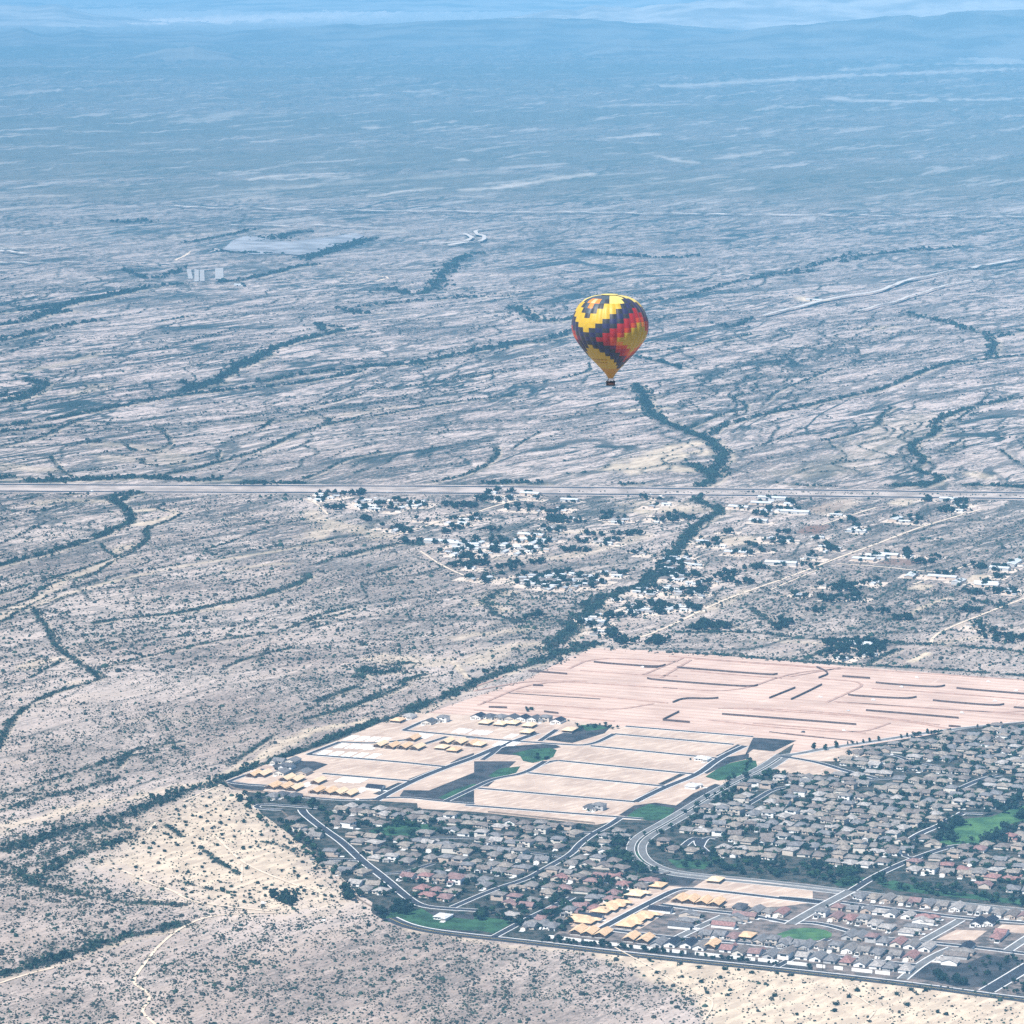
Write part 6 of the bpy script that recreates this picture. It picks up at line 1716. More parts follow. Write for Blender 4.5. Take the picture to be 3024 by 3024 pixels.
# village trees
for crop, x, y, rx, ry, n, big in VB:
    for _ in range(int(n * 1.7) + (2 if n > 1 else random.choice((1, 2, 2)))):
        a, rr = random.uniform(0, 6.283), math.sqrt(random.random())
        p = G(crop, [(x + (rx + 18) * rr * math.cos(a), y + (ry + 7) * rr * math.sin(a))])[0]
        TREES.append((p[0], p[1], random.choice((0, 2, 6, 8, 6)), random.uniform(1.1, 2.1), 'leaf_dark', 'village'))
for crop, x, y, rx, ry, n in [('d6', 160, 180, 50, 8, 9), ('d6', 300, 240, 50, 8, 8), ('d6', 230, 105, 90, 8, 12), ('d6', 800, 170, 100, 12, 26), ('d6', 940, 140, 50, 18, 10), ('d6', 520, 300, 60, 15, 10), ('d6', 560, 355, 60, 6, 8), ('d6', 760, 300, 60, 25, 10), ('d6', 960, 290, 60, 12, 9), ('d6', 1000, 335, 30, 8, 5),
                              ('d6', 1370, 245, 130, 15, 26), ('d6', 1550, 212, 50, 6, 6), ('d6', 1600, 315, 150, 8, 22), ('d6', 1410, 403, 80, 8, 14), ('d6', 880, 440, 90, 18, 14), ('d6', 780, 475, 60, 10, 9), ('d6', 900, 470, 60, 10, 10), ('d6', 1050, 490, 100, 12, 14), ('d6', 1150, 465, 100, 8, 12), ('d6', 1190, 745, 60, 15, 6), ('d6', 1450, 350, 60, 10, 5),
                              ('d6', 1640, 740, 90, 12, 12), ('d6', 1580, 845, 60, 8, 9), ('d6', 1650, 875, 80, 12, 14), ('d6', 1830, 880, 60, 12, 10), ('c7', 180, 225, 90, 15, 16), ('c7', 600, 215, 40, 8, 6), ('c7', 720, 300, 60, 8, 8), ('c7', 690, 345, 50, 15, 10), ('c7', 540, 365, 50, 10, 7), ('c7', 1040, 240, 60, 12, 7), ('c7', 1545, 185, 45, 14, 14),
                              ('c7', 1590, 140, 50, 12, 6), ('c7', 1340, 410, 40, 14, 9), ('c7', 1440, 455, 60, 10, 9), ('c7', 1700, 470, 90, 12, 14), ('c7', 1810, 490, 50, 8, 6), ('c7', 1030, 580, 90, 20, 24), ('c7', 980, 640, 90, 15, 18), ('c7', 1540, 505, 60, 12, 8), ('c7', 1720, 600, 110, 15, 20), ('c7', 420, 525, 60, 25, 16), ('c7', 500, 550, 60, 12, 10),
                              ('c7', 330, 780, 90, 20, 30), ('c7', 700, 770, 60, 25, 18), ('c7', 1080, 870, 160, 25, 50), ('c7', 1000, 920, 110, 25, 20), ('c7', 1180, 900, 60, 20, 16), ('c7', 1310, 740, 50, 8, 8), ('c7', 1830, 840, 100, 20, 22), ('c7', 1740, 805, 60, 10, 8), ('c7', 1660, 700, 60, 12, 8), ('c7', 830, 470, 60, 10, 8), ('c7', 560, 480, 60, 12, 8),
                              ('c7', 1380, 230, 40, 10, 6), ('c7', 230, 520, 60, 15, 10), ('c7', 250, 600, 80, 20, 14), ('c7', 60, 680, 80, 25, 12), ('c7', 860, 700, 60, 12, 8), ('c7', 1200, 700, 80, 12, 9), ('c7', 90, 850, 60, 15, 12)]:
    for _ in range(int(n * 1.1)):
        a, rr = random.uniform(0, 6.283), math.sqrt(random.random())
        p = G(crop, [(x + rx * rr * math.cos(a), y + ry * rr * math.sin(a))])[0]
        TREES.append((p[0], p[1], random.choice((0, 2, 6, 8)), random.uniform(1.0, 2.0), 'leaf_dark', 'village'))
TREES.sort(key=lambda t: t[1])
nearT, restT = TREES[:290], TREES[290:]
seenL = {}
for t in nearT:
    w_ = ('dark ' if t[4] == 'leaf_dark' else 'green ') + KW2[TREE[t[2]][2]] + ' tree '
    seenL.setdefault(w_ + t[5], []).append(t)
for lab, L in seenL.items():
    L.sort(key=lambda t: proj(t[0], t[1])[0])
    for i, t in enumerate(L):
        x, y, pi_, s, mt, pl = t
        lab = lab.replace('the grey-roofed row', 'the row').replace('the short row', 'the row')
        l2 = lab if len(L) == 1 else (ORD[i] if i < len(ORD) else 'another') + ' ' + lab + ', from the west'
        e = empty('tree', (x, y, .12), random.uniform(0, 6.28))
        e.scale = (s, s, s * random.uniform(.9, 1.1))
        tag(e, l2, 'tree', 'garden and street trees')
        cm, tm_ = TM[(pi_, mt)]
        link(bpy.data.objects.new('crown', cm), e)
        link(bpy.data.objects.new('trunk', tm_), e)


def scatter(name, pts, protos, mats, label, cat, kindn='stuff'):
    """pts: x, y, z, scale, squash, rot, proto index, mat index -> one mesh; protos = (V, F tris)"""
    Vs, Fs, Ms, n = [], [], [], 0
    pts = np.asarray(pts)
    for k, (pv_, pf_) in enumerate(protos):
        q = pts[pts[:, 6].astype(int) == k]
        if not len(q):
            continue
        c_, s_ = np.cos(q[:, 5]), np.sin(q[:, 5])
        X = pv_[None, :, 0] * c_[:, None] - pv_[None, :, 1] * s_[:, None]
        Yy = pv_[None, :, 0] * s_[:, None] + pv_[None, :, 1] * c_[:, None]
        Z = np.repeat(pv_[None, :, 2], len(q), 0)
        W_ = np.stack([X * q[:, 3:4] + q[:, 0:1], Yy * q[:, 3:4] + q[:, 1:2], Z * (q[:, 3] * q[:, 4])[:, None] + q[:, 2:3]], -1)
        Vs.append(W_.reshape(-1, 3))
        ff = pf_[None] + (np.arange(len(q)) * len(pv_))[:, None, None] + n
        Fs.append(ff.reshape(-1, 3))
        Ms.append(np.repeat(q[:, 7].astype(int), len(pf_)))
        n += len(q) * len(pv_)
    o = link(bpy.data.objects.new(name, np_mesh(name, np.concatenate(Vs), np.concatenate(Fs), mats, mi=np.concatenate(Ms))))
    return tag(o, label, cat, None, kindn)


def tri_proto(n, rx, rz, zc, size, seed, body=True):
    cv, cf = crown_quads(n, rx, rz, zc, size, seed)
    tf = np.concatenate([cf[:, [0, 1, 2]], cf[:, [0, 2, 3]]])
    if body:
        lv, lf = lump(rx * .75, rz * .75, zc, seed + 9)
        return np.concatenate([cv, lv]), np.concatenate([tf, lf + len(cv)])
    return cv, tf


tp = []
for kd, (rx, rz, zc) in enumerate([(3.2, 2.6, 3.0), (2.6, 2.0, 2.3), (1.6, 3.6, 3.8), (4.2, 2.9, 3.4), (3.4, 2.0, 3.4)]):
    tp.append(tri_proto(40, rx, rz, zc, .8, 500 + kd))
pp = [(x, y, float(height(x, y)) + .1, s, 1, random.uniform(0, 6.28), TREE[pi_][2], 0 if mt == 'leaf' else 1) for x, y, pi_, s, mt, pl in restT]
scatter('trees', pp, tp, [M['leaf'], M['leaf_dark']], 'mass of dark trees among the far roofs and village plots', 'trees')
print('TREES', len(TREES))

# riparian thickets along the washes
bush = [tri_proto(16, 2.2, 1.5, 1.5, .75, 700 + k) for k in range(4)]
B = []
for P, w, s in WASH:
    L_ = np.hypot(*np.diff(P, axis=0).T).sum()
    D = P[:, 1].mean()
    if D > 14000:
        continue
    dens = (.055 if D < 6500 else .036 if D < 9000 else .017) * s
    n = int(L_ * w * 2 * dens)
    k = rng.integers(0, len(P) - 1, n)
    wk = w * np.clip(.75 + .9 * perlin(k * 1.0 / 3.3, np.full(n, w * 3.1), 91), .2, 2.0)
    f = rng.random(n)
    c = P[k] * (1 - f)[:, None] + P[k + 1] * f[:, None]
    c = c + rng.normal(size=(n, 2)) * (wk * .75)[:, None]
    j1 = .8 + 1.6 * fbm(c[:, 0] / 30, c[:, 1] / 55, 3, 60)
    keep = (rng.random(n) < np.clip(j1, .04, 1.3)) & (~in_poly(c[:, 0], c[:, 1], HULL))
    c = c[keep]
    sc_ = np.clip(rng.lognormal(-.3, .4, len(c)), .3, 1.6) * (1.0 if D < 6500 else 1.25 if D < 9000 else 1.7) * (1.15 if w > 9 else .8)
    B.append(np.stack([c[:, 0], c[:, 1], height(c[:, 0], c[:, 1]), sc_, rng.uniform(.8, 1.3, len(c)), rng.uniform(0, 6.28, len(c)), rng.integers(0, 4, len(c)), (rng.random(len(c)) < .35).astype(float)], 1))
B = np.concatenate(B)
print('WASH BUSH', len(B))
scatter('wash_thicket', B, bush, [M['leaf_wash'], M['leaf_dark']], 'dark mesquite thickets lining the desert washes and the creek', 'thicket')

# thin brush along the small washes
B2 = []
for Q, w_, s_ in RILLS:
    D = Q[:, 1].mean()
    if D > 11500:
        continue
    n = int(len(Q) * 5 * (.10 if D < 7000 else .075))
    k = rng.integers(0, len(Q), n)
    c = Q[k] + rng.normal(size=(n, 2)) * w_ * .6
    B2.append(np.stack([c[:, 0], c[:, 1], height(c[:, 0], c[:, 1]), np.clip(rng.lognormal(-.45, .35, n), .3, 1.3) * (1 if D < 7000 else 1.3), rng.uniform(.7, 1.1, n), rng.uniform(0, 6.28, n), rng.integers(0, 4, n), (rng.random(n) < .4).astype(float)], 1))
B2 = np.concatenate(B2)
print('RILL BUSH', len(B2))
scatter('wash_thicket', B2, [tri_proto(6, 2.1, 1.3, 1.2, .8, 740 + k) for k in range(4)], [M['leaf_wash'], M['leaf_dark']], 'thin dark brush tracing the small branching washes of the plain', 'brush')

# open desert scrub
def dome(seed, seg=6):
    r = np.random.default_rng(seed)
    V_ = [(r.uniform(-.2, .2), r.uniform(-.2, .2), 1.0)]
    for z, rr in ((.62, .78), (0.0, .9)):
        for k in range(seg):
            a = 2 * math.pi * k / seg + r.uniform(-.3, .3)
            q = r.uniform(.7, 1.2)
            V_.append((rr * q * math.cos(a), rr * q * math.sin(a), z * r.uniform(.8, 1.2)))
    F_ = []
    for k in range(seg):
        a, b_ = 1 + k, 1 + (k + 1) % seg
        F_ += [(0, a, b_), (a, a + seg, b_ + seg), (a, b_ + seg, b_)]
    return np.array(V_), np.array(F_)


domes = [dome(900 + k) for k in range(5)]
TANF = SANDP[0][0]
cand = []
for (d0, d1, dens) in ((3250, 4300, .14), (4300, 5200, .085), (5200, 6100, .042), (6100, 7000, .022)):
    n = int((d1 - d0) * .36 * (d0 + d1) / 2 * dens)
    y = rng.uniform(d0, d1, n)
    x = rng.uniform(-.18, .18, n) * y
    cand.append(np.stack([x, y], 1))
cand = np.concatenate(cand)
x, y = cand[:, 0], cand[:, 1]
ok = ~in_poly(x, y, HULL)
x, y = x[ok], y[ok]
vz, sz, bz = zones(x, y)
intan = in_poly(x, y, TANF)
patch = (.62 + .6 * fbm(x / 120, y / 160, 3, 81)) * np.clip(.75 + 1.3 * fbm(x / 16, y / 30, 2, 84), .05, 2)
pr = np.clip(patch, .08, 1.2) * (1 - .93 * np.clip(sz, 0, 1)) + 1.2 * np.clip(vz, 0, 1)
for Pl in (HW_N, HW_S):
    pr[dist_line(x, y, Pl, 40) < 24] *= .02
pr[(y > 5100) & (y < 6900) & (x > 100)] *= .75
keep = rng.random(len(x)) < pr
x, y, vz, intan = x[keep], y[keep], vz[keep], intan[keep]
n = len(x)
big = rng.random(n) < .08
s = np.clip(rng.lognormal(-.28, .38, n), .35, 1.9) * np.where(big, 1.9, 1.0) * (1 + .5 * np.clip(vz, 0, 1)) * np.where(y > 5200, 1.45, 1.0)
S_ = np.stack([x, y, np.zeros(n), s, rng.uniform(.7, 1.2, n), rng.uniform(0, 6.28, n), rng.integers(0, 5, n), (rng.random(n) < .38).astype(float)], 1)
print('SCRUB', n)
scatter('desert_scrub', S_, domes, [M['scrub'], M['leaf_wash']], 'low grey-green creosote scrub dotted over the open desert', 'scrub')

# the larger bushes that stand clear of each other on the pale tan ground
bm2 = []
for k in range(4):
    q = MB()
    v_, f_ = tri_proto(60, 2.3, 1.35, 1.25, .45, 760 + k)
    q.add(v_.tolist(), [tuple(f) for f in f_.tolist()])
    bm2.append(q.mesh('desert_bush', M['leaf_dark']))
pts, tries = [], 0
for crop, a_ in (('c8', [(x_, y_) for x_, y_ in [(980, 295), (1055, 430), (1115, 440), (960, 490), (885, 385), (1050, 375), (1160, 370), (1140, 270), (1030, 545), (1090, 585), (1115, 600), (1440, 560), (1340, 600), (1400, 605), (1225, 660), (910, 705), (1115, 720), (1160, 750), (1490, 712), (1640, 560), (840, 605), (780, 425), (800, 430), (820, 400), (850, 420), (735, 395), (950, 450), (1380, 470), (1350, 440), (1300, 465), (1300, 415), (730, 470), (680, 470), (645, 585), (570, 595), (960, 585), (1730, 780), (1750, 860), (1580, 725), (870, 690), (1005, 688), (1060, 690)]]),
                 ('c5', [(1120, 870), (770, 815), (990, 842), (1300, 880), (1400, 885), (1500, 905), (1680, 910), (1000, 935), (1275, 942), (820, 905), (1135, 970), (1330, 1065), (1660, 1070), (1180, 1050)]), ('c6', [(1160, 1140), (1250, 1310), (1010, 1255), (450, 1250), (440, 1300), (1320, 1330), (100, 1020), (140, 1330), (550, 1190), (620, 1140), (930, 1170), (1040, 1135)])):
    pts += [(p, 1.25) for p in G(crop, a_)]
while len(pts) < 285 and tries < 40000:
    tries += 1
    X_, Y_ = random.uniform(280, 1050), random.uniform(2300, 2720)
    p = gnd(X_, Y_)
    if in_poly(np.array([p[0]]), np.array([p[1]]), TANF)[0] and not in_poly(np.array([p[0]]), np.array([p[1]]), HULL)[0] and all((p[0] - q[0][0]) ** 2 + (.6 * (p[1] - q[0][1])) ** 2 > random.choice((4, 7, 12, 16)) ** 2 for q in pts) and random.random() < .55 + 1.6 * float(perlin(np.array([p[0] / 42]), np.array([p[1] / 70]), 7)[0]):
        pts.append((p, random.choice((.4, .5, .6, .7, .9, 1.1))))
mid = gnd(660, 2500)
for (p, s0) in pts:
    X_, Y_ = proj(*p)
    o = link(bpy.data.objects.new('desert_bush', random.choice(bm2)))
    o.location, o.rotation_euler = (p[0], p[1], 0), (0, 0, random.uniform(0, 6.28))
    k = s0 * random.uniform(.85, 1.2)
    o.scale = (k, k, k)
    if X_ > 1200:
        lab = 'dark bush standing on the pale sand south of the perimeter road'
    elif s0 > 1.2:
        lab = 'large dark bush standing alone on the tan flat west of the houses'
    else:
        lab = ('small ' if s0 < .8 else 'middling ') + 'dark bush on the tan flat west of the houses'
    tag(o, lab, 'bush', 'desert bushes on pale sand: ' + lab.split(' dark')[0])
q = MB()
cl = []
for (a_, b_) in [(x_, y_) for x_, y_ in [(1270, 690), (1290, 705), (1310, 715), (1330, 725), (1350, 730), (1370, 735), (1390, 730), (1350, 745), (1330, 745), (1370, 755), (1400, 745), (1310, 700), (1340, 715), (1360, 705), (1375, 715), (1385, 765), (1300, 725), (1410, 725), (1355, 760), (1395, 712)]]:
    p = G('c8', [(a_ + random.uniform(-6, 6), b_ + random.uniform(-4, 4))])[0]
    cl.append((p[0], p[1], 0, random.uniform(1.3, 2.0), 1.1, random.uniform(0, 6), random.randrange(4), 1))
scatter('mesquite_thicket', cl, bush, [M['leaf_wash'], M['leaf_dark']], 'big dark mesquite thicket on the tan flat near the houses', 'thicket')

# ------------------------------------------------------------------ vehicles
def car_parts(body_mat, van=False):
    b_, g_, w_ = MB(), MB(), []
    L_, W_ = (5.4, 2.0) if van else (4.6, 1.85)
    b_.box(-L_ / 2, L_ / 2, -W_ / 2, W_ / 2, .35, .95)
    x0, x1, z1 = (-L_ / 2 + .1, L_ / 2 - 1.2, 2.1) if van else (-1.5, 1.2, 1.5)
    b_.add([(x0, -W_ / 2 + .05, .95), (x1, -W_ / 2 + .05, .95), (x1, W_ / 2 - .05, .95), (x0, W_ / 2 - .05, .95), (x0 + .3, -W_ / 2 + .25, z1), (x1 - .6, -W_ / 2 + .25, z1), (x1 - .6, W_ / 2 - .25, z1), (x0 + .3, W_ / 2 - .25, z1)],
           [(4, 5, 6, 7), (0, 1, 5, 4), (1, 2, 6, 5), (2, 3, 7, 6), (3, 0, 4, 7)])
    g_.add([(x1 + .01, -W_ / 2 + .2, 1.0), (x1 + .01, W_ / 2 - .2, 1.0), (x1 - .5, W_ / 2 - .33, z1 - .08), (x1 - .5, -W_ / 2 + .33, z1 - .08)], [(0, 1, 2, 3)])
    for sx in (-1, 1):
        for sy in (-1, 1):
            q = MB()
            q.tube((sx * L_ * .31, sy * (W_ / 2 - .12), .34), (sx * L_ * .31, sy * (W_ / 2 + .02), .34), .34, .34, 10)
            w_.append(q)
    return [('body', b_.mesh('body', body_mat)), ('windscreen', g_.mesh('windscreen', M['glass']))] + [('wheel', q.mesh('wheel', M['dark_garage'])) for q in w_]


CM = {'white': simple('white_car_paint', (.8, .8, .8), .35, .03, 1, spec=.5), 'silver': simple('silver_car_paint', (.5, .52, .54), .35, .05, 1, spec=.5), 'dark': simple('dark_car_paint', (.04, .045, .06), .35, .05, 1, spec=.5)}
CP = {(c_, v): car_parts(CM[c_], v) for c_ in CM for v in (False, True)}
for crop, x, y, c_, v, lab in [('d6', 1752, 1004, 'white', 1, 'white van parked on the north-west trench wall'), ('c7', 1390, 1035, 'white', 1, 'white van on the northern graded terrace'), ('c7', 1752, 1057, 'white', 1, 'white van on the north-east graded terrace'), ('c7', 1168, 1150, 'white', 1, 'white van below the hooked middle wall'),
                               ('c7', 1310, 1083, 'white', 1, 'white van beside the hooked northern wall'), ('c7', 1785, 1155, 'white', 1, 'white van by the hooked eastern wall'), ('c7', 1618, 1215, 'white', 1, 'white van at the lower east of the graded site'), ('c7', 1020, 1305, 'white', 1, 'white van by the muddy patch near the arterial'),
                               ('c7', 900, 1135, 'white', 1, 'white van in the middle of the haul roads'), ('c7', 1890, 1102, 'white', 1, 'white van at the far east of the graded site'), ('c7', 1040, 1203, 'silver', 0, 'silver car on the central graded terrace'), ('c7', 810, 1312, 'dark', 1, 'dark van near the lowest trench wall'),
                               ('c2', 430, 1618, 'white', 1, 'white van parked on the dirt track west of the houses'), ('c2', 860, 1740, 'white', 0, 'white car on the desert verge below the tan flat'), ('c5', 1120, 595, 'white', 0, 'white car on the wide street of the south tract'), ('c6', 1170, 492, 'white', 1, 'white van at the kerb of the parkway row'),
                               ('c5', 1370, 335, 'dark', 0, 'dark car on the street by the sandy lots'), ('c2', 1100, 878, 'white', 1, 'white van on the street below the western frames'), ('c6', 610, 680, 'white', 0, 'white car on the curving street'), ('c4', 990, 556, 'white', 0, 'white car in the northern cul-de-sac')]:
    p = G(crop, [(x, y)])[0]
    e = empty('van' if v else 'car', (p[0], p[1], .42 if crop in ('c5', 'c6', 'c2', 'c4') else .12), B_ANG + random.choice((0, .4, math.pi)))
    tag(e, lab, 'van' if v else 'car', 'vehicles on the site and streets')
    for n, me_ in CP[(c_, bool(v))]:
        link(bpy.data.objects.new(n, me_), e)
# cars standing on driveways of the nearer houses
random.seed(77)
own = [h_ for h_ in near if len(h_['short'].split()) <= 10]
for h_ in random.sample(own, 44):
    k = random.choice(('white', 'white', 'silver', 'dark'))
    v = random.random() < .3
    c_, s_ = math.cos(h_['rz']), math.sin(h_['rz'])
    sy_ = 1.42 if isinstance(h_['row'], str) and 'site' not in h_['row'] else 1.1
    cx, cy = {0: 3.3, 1: -2.8, 2: -3.2, 3: -3.6, 4: 5.5}[h_['kind']] * h_['sx'], -9.2 * sy_ - 3.6
    e = empty('van' if v else 'car', (h_['x'] + cx * c_ - cy * s_, h_['y'] + cx * s_ + cy * c_, .3), h_['rz'] + math.pi / 2)
    tag(e, '%s %s parked before the %s' % (k, 'van' if v else 'car', h_['short'].replace(', in', ' in')), 'van' if v else 'car', 'cars parked at houses')
    for n, me_ in CP[(k, v)]:
        link(bpy.data.objects.new(n, me_), e)
# traffic on the highway
for i, (X_, Pl, c_, v) in enumerate([(300, HW_S, 'white', 1), (820, HW_N, 'dark', 0), (1180, HW_S, 'silver', 0), (1490, HW_N, 'white', 1), (1935, HW_S, 'white', 0), (2360, HW_N, 'white', 1), (2790, HW_S, 'dark', 1)]):
    P_ = Pl[np.argmin([abs(proj(*q)[0] - X_) for q in Pl])]
    e = empty('van' if v else 'car', (P_[0], P_[1] + 2.5, .5), -.07)
    tag(e, '%s %s on the %s carriageway of the highway, %s from the west' % (c_, 'van' if v else 'car', 'near' if Pl is HW_S else 'far', NUMW[i]), 'van' if v else 'car', 'traffic on the highway')
    for n, me_ in CP[(c_, bool(v))]:
        link(bpy.data.objects.new(n, me_), e)

# ------------------------------------------------------------------ utility poles
pm, am = MB(), MB()
pm.tube((0, 0, 0), (0, 0, 11), .26, .18, 6)
am.box(-1.4, 1.4, -.12, .12, 9.8, 10.05)
for s_ in (-1.2, -.4, .5, 1.2):
    am.tube((s_, 0, 10.05), (s_, 0, 10.4), .07, .05, 5)
pme, ame = pm.mesh('pole', M['trunk']), am.mesh('crossarm', M['trunk'])
for x_, y_, lab in [(1711, 2835, 'tall wooden pole on the sand beside the south road'), (1709 + 720, 2866, 'wooden pole below the south road, further east'), (1708, 1672, 'wooden pole in the bare ground west of the salvage yard'), (1743, 1684, 'wooden pole just east of its neighbour in the bare ground'), (2620, 2618, 'pole beside the parkway crossing')]:
    p = gnd(x_, y_)
    e = empty('utility_pole', (p[0], p[1], .1), .2)
    tag(e, lab, 'utility pole', 'utility poles')
    link(bpy.data.objects.new('pole', pme), e)
    link(bpy.data.objects.new('crossarm', ame), e)

# ------------------------------------------------------------------ hot air balloon
def fabric(name, c):
    m, nt, b = new_mat(name)
    p = nt.nodes.new('ShaderNodeTexCoord').outputs['Object']
    n = noise(nt, p, 1.1, 2)
    nt.links.new(mixc(nt, ramp(nt, n, .3, .7), tuple(x * .86 for x in c), c), b.inputs['Base Color'])
    b.inputs['Roughness'].default_value = .5
    b.inputs['Specular IOR Level'].default_value = .35
    b.inputs['Sheen Weight'].default_value = .1
    return m


FAB = {'yellow': (.45, .31, .03), 'amber_shade': (.42, .22, .02), 'black': (.028, .035, .05), 'navy': (.022, .03, .09), 'purple': (.10, .018, .07), 'crimson': (.30, .02, .03), 'red': (.48, .06, .025), 'orange': (.62, .20, .04), 'peach': (.72, .38, .2), 'pale': (.60, .50, .14), 'slate': (.05, .075, .10)}
FK = list(FAB)
FM = [fabric('balloon_cloth_' + k, FAB[k]) for k in FK]
DB = 1215.0
KM = .20704 / (FPX / DB)           # metres per surveyed unit
prof_y = [330, 350, 400, 450, 500, 550, 600, 650, 700, 750, 800, 850, 900, 950, 1000, 1050, 1100, 1150, 1200, 1250, 1300, 1350, 1400, 1450, 1500, 1530]
prof_r = [0, 225, 345, 405, 450, 480, 503, 522, 535, 541, 541, 534, 520, 500, 470, 436, 400, 361, 318, 270, 222, 174, 128, 86, 52, 37]
RY = [330, 375, 430, 497, 565, 632, 698, 765, 830, 895, 960, 1015, 1070, 1125, 1180, 1230, 1280, 1330, 1380, 1430, 1480, 1530]
NG, SUB = 32, 5
tilt = math.radians(5.6)


def pat(g, r):
    t = abs((g + 8) % 16 - 8)
    u, v = r + t, r - t
    if r >= 18:
        return 'amber_shade'  # yellow cloth painted darker towards the mouth, imitating shade
    if v >= 11:
        return 'yellow'
    if 5 <= u <= 7:
        return 'pale' if r <= 1 else 'yellow'  # crown rows painted paler, imitating light from above
    if u < 5:
        return ('pale', 'peach', 'orange', 'slate', 'black')[max(0, u)] if r > 0 else ('slate' if t <= 3 else 'pale')
    if u >= 14 and v <= 4:
        return 'yellow'
    d = min(u - 8, 10 - v)
    return ('black', 'navy', 'black', 'purple', 'crimson', 'red', 'orange')[int(max(0, min(6, d)))] if d < 3 else (('crimson', 'red', 'red') if (g + r) % 3 else ('purple', 'crimson', 'orange'))[int(min(2, d - 3))]


VV, FF, MI = [], [], []
zz = []
for r in range(len(RY) - 1):
    for s_ in range(3):
        zz.append(RY[r] + (RY[r + 1] - RY[r]) * s_ / 3)
zz.append(1530)
nz = len(zz)
for yv in zz:
    R_ = np.interp(yv, prof_y, prof_r) * KM
    z_ = (1530 - yv) * KM
    for a in range(NG * SUB):
        f = (a % SUB) / SUB
        bulge = 1 + .028 * math.sin(math.pi * f) ** .8 * min(1, R_ / 2.5) - .008
        th = 2 * math.pi * a / (NG * SUB)
        VV.append((R_ * bulge * math.cos(th), R_ * bulge * math.sin(th), z_))
# gore 0 is seen at 41 degrees left of the view axis; the view comes from -y
base_a = -math.pi / 2 - math.radians(47)
for i in range(nz - 1):
    r = min(i // 3, len(RY) - 2)
    for a in range(NG * SUB):
        b2 = (a + 1) % (NG * SUB)
        FF.append((i * NG * SUB + a, (i + 1) * NG * SUB + a, (i + 1) * NG * SUB + b2, i * NG * SUB + b2))
        MI.append(FK.index(pat(a // SUB, r)))
VV = np.array(VV)
c_, s_ = math.cos(base_a), math.sin(base_a)
VV = np.stack([VV[:, 0] * c_ - VV[:, 1] * s_, VV[:, 0] * s_ + VV[:, 1] * c_, VV[:, 2]], 1)
VV[:, 0] += -.030 * VV[:, 2] * .5
mx, my = 1600 + 982 * .20704, 800 + 1530 * .20704
bx, bz = (mx - 1512) / FPX * DB, None
ang = (1512 - my) / FPX
zc_ = DB / 1.0
# depth DB along the view axis -> world position of the mouth
by = DB * CT + DB * ang * ST
bz = H - DB * ST + DB * ang * CT
bal = empty('hot_air_balloon', (bx, by, bz - 1.15))
tag(bal, 'hot air balloon patterned in yellow, navy and red zigzags drifting over the desert', 'balloon')
env = link(bpy.data.objects.new('envelope', np_mesh('envelope', VV, FF, FM, True, MI)), bal)
env.location = (0, 0, 1.15)
q = MB()
for k in range(24):
    a0, a1 = 2 * math.pi * k / 24, 2 * math.pi * (k + 1) / 24
    q.add([(2.77 * math.cos(a0) - .4, 2.77 * math.sin(a0), 26.92), (2.77 * math.cos(a1) - .4, 2.77 * math.sin(a1), 26.92), (-.4, 0, 27.15)], [(0, 1, 2)])
o = q.build('parachute_vent', FM[FK.index('pale')], env)
q = MB()
for zt in (1245, 1290):
    n = 16
    R_ = np.interp(zt, prof_y, prof_r) * KM * 1.035
    z_ = (1530 - zt) * KM
    v_ = []
    for k in range(n + 1):
        a = math.radians(-90 - 62 + 50 * k / n)
        for dz in (-.14, .14):
            v_.append(((R_ + dz * .9) * math.cos(a) - .015 * z_, (R_ + dz * .9) * math.sin(a), z_ + dz))
    q.add(v_, [(2 * k, 2 * k + 2, 2 * k + 3, 2 * k + 1) for k in range(n)])
q.build('side_vent', FM[FK.index('amber_shade')], env)
# pale scoop below the mouth, burner frame, basket
q = MB()
n = 20
v_ = []
for z_, R_ in ((0, .86), (-.25, 1.0), (-.55, 1.08)):
    for k in range(n):
        a = 2 * math.pi * k / n
        v_.append((R_ * math.cos(a) + (.25 if z_ else .1), R_ * math.sin(a), 1.15 + z_))
q.add(v_, [(i * n + k, i * n + (k + 1) % n, (i + 1) * n + (k + 1) % n, (i + 1) * n + k) for i in range(2) for k in range(n)])
q.build('skirt', simple('white_skirt_cloth', (.85, .78, .74), .6, .05, 1), bal)
q = MB()
for a, b_ in (((-.9, -.6), (.9, -.6)), ((.9, -.6), (.9, .6)), ((.9, .6), (-.9, .6)), ((-.9, .6), (-.9, -.6))):
    q.tube((a[0], a[1], .62), (b_[0], b_[1], .62), .05, .05)
for x_ in (-.28, .28):
    q.tube((x_, 0, .42), (x_, 0, .8), .16, .2, 8)
q.build('burner', M['wire'], bal)
for sx in (-1, 1):
    for sy in (-1, 1):
        q = MB()
        q.tube((sx * 1.35, sy * .8, -.05), (sx * .9, sy * .6, .62), .045, .045)
        q.tube((sx * .9, sy * .6, .62), (sx * .66, sy * .5, 1.15), .03, .03)
        q.build('suspension_cable', M['wire'], bal)
q = MB()
X0, Y0 = 1.42, .88
for (a0, a1, b0, b1) in ((-X0, X0, -Y0, -Y0 + .08), (-X0, X0, Y0 - .08, Y0), (-X0, -X0 + .08, -Y0 + .08, Y0 - .08), (X0 - .08, X0, -Y0 + .08, Y0 - .08)):
    q.box(a0, a1, b0, b1, -1.2, 0)
q.box(-X0 + .08, X0 - .08, -Y0 + .08, Y0 - .08, -1.2, -1.12)
bk = q.build('basket', simple('dark_wicker', (.045, .03, .028), .8, .4, 6, c2=(.02, .015, .016)), bal)
q = MB()
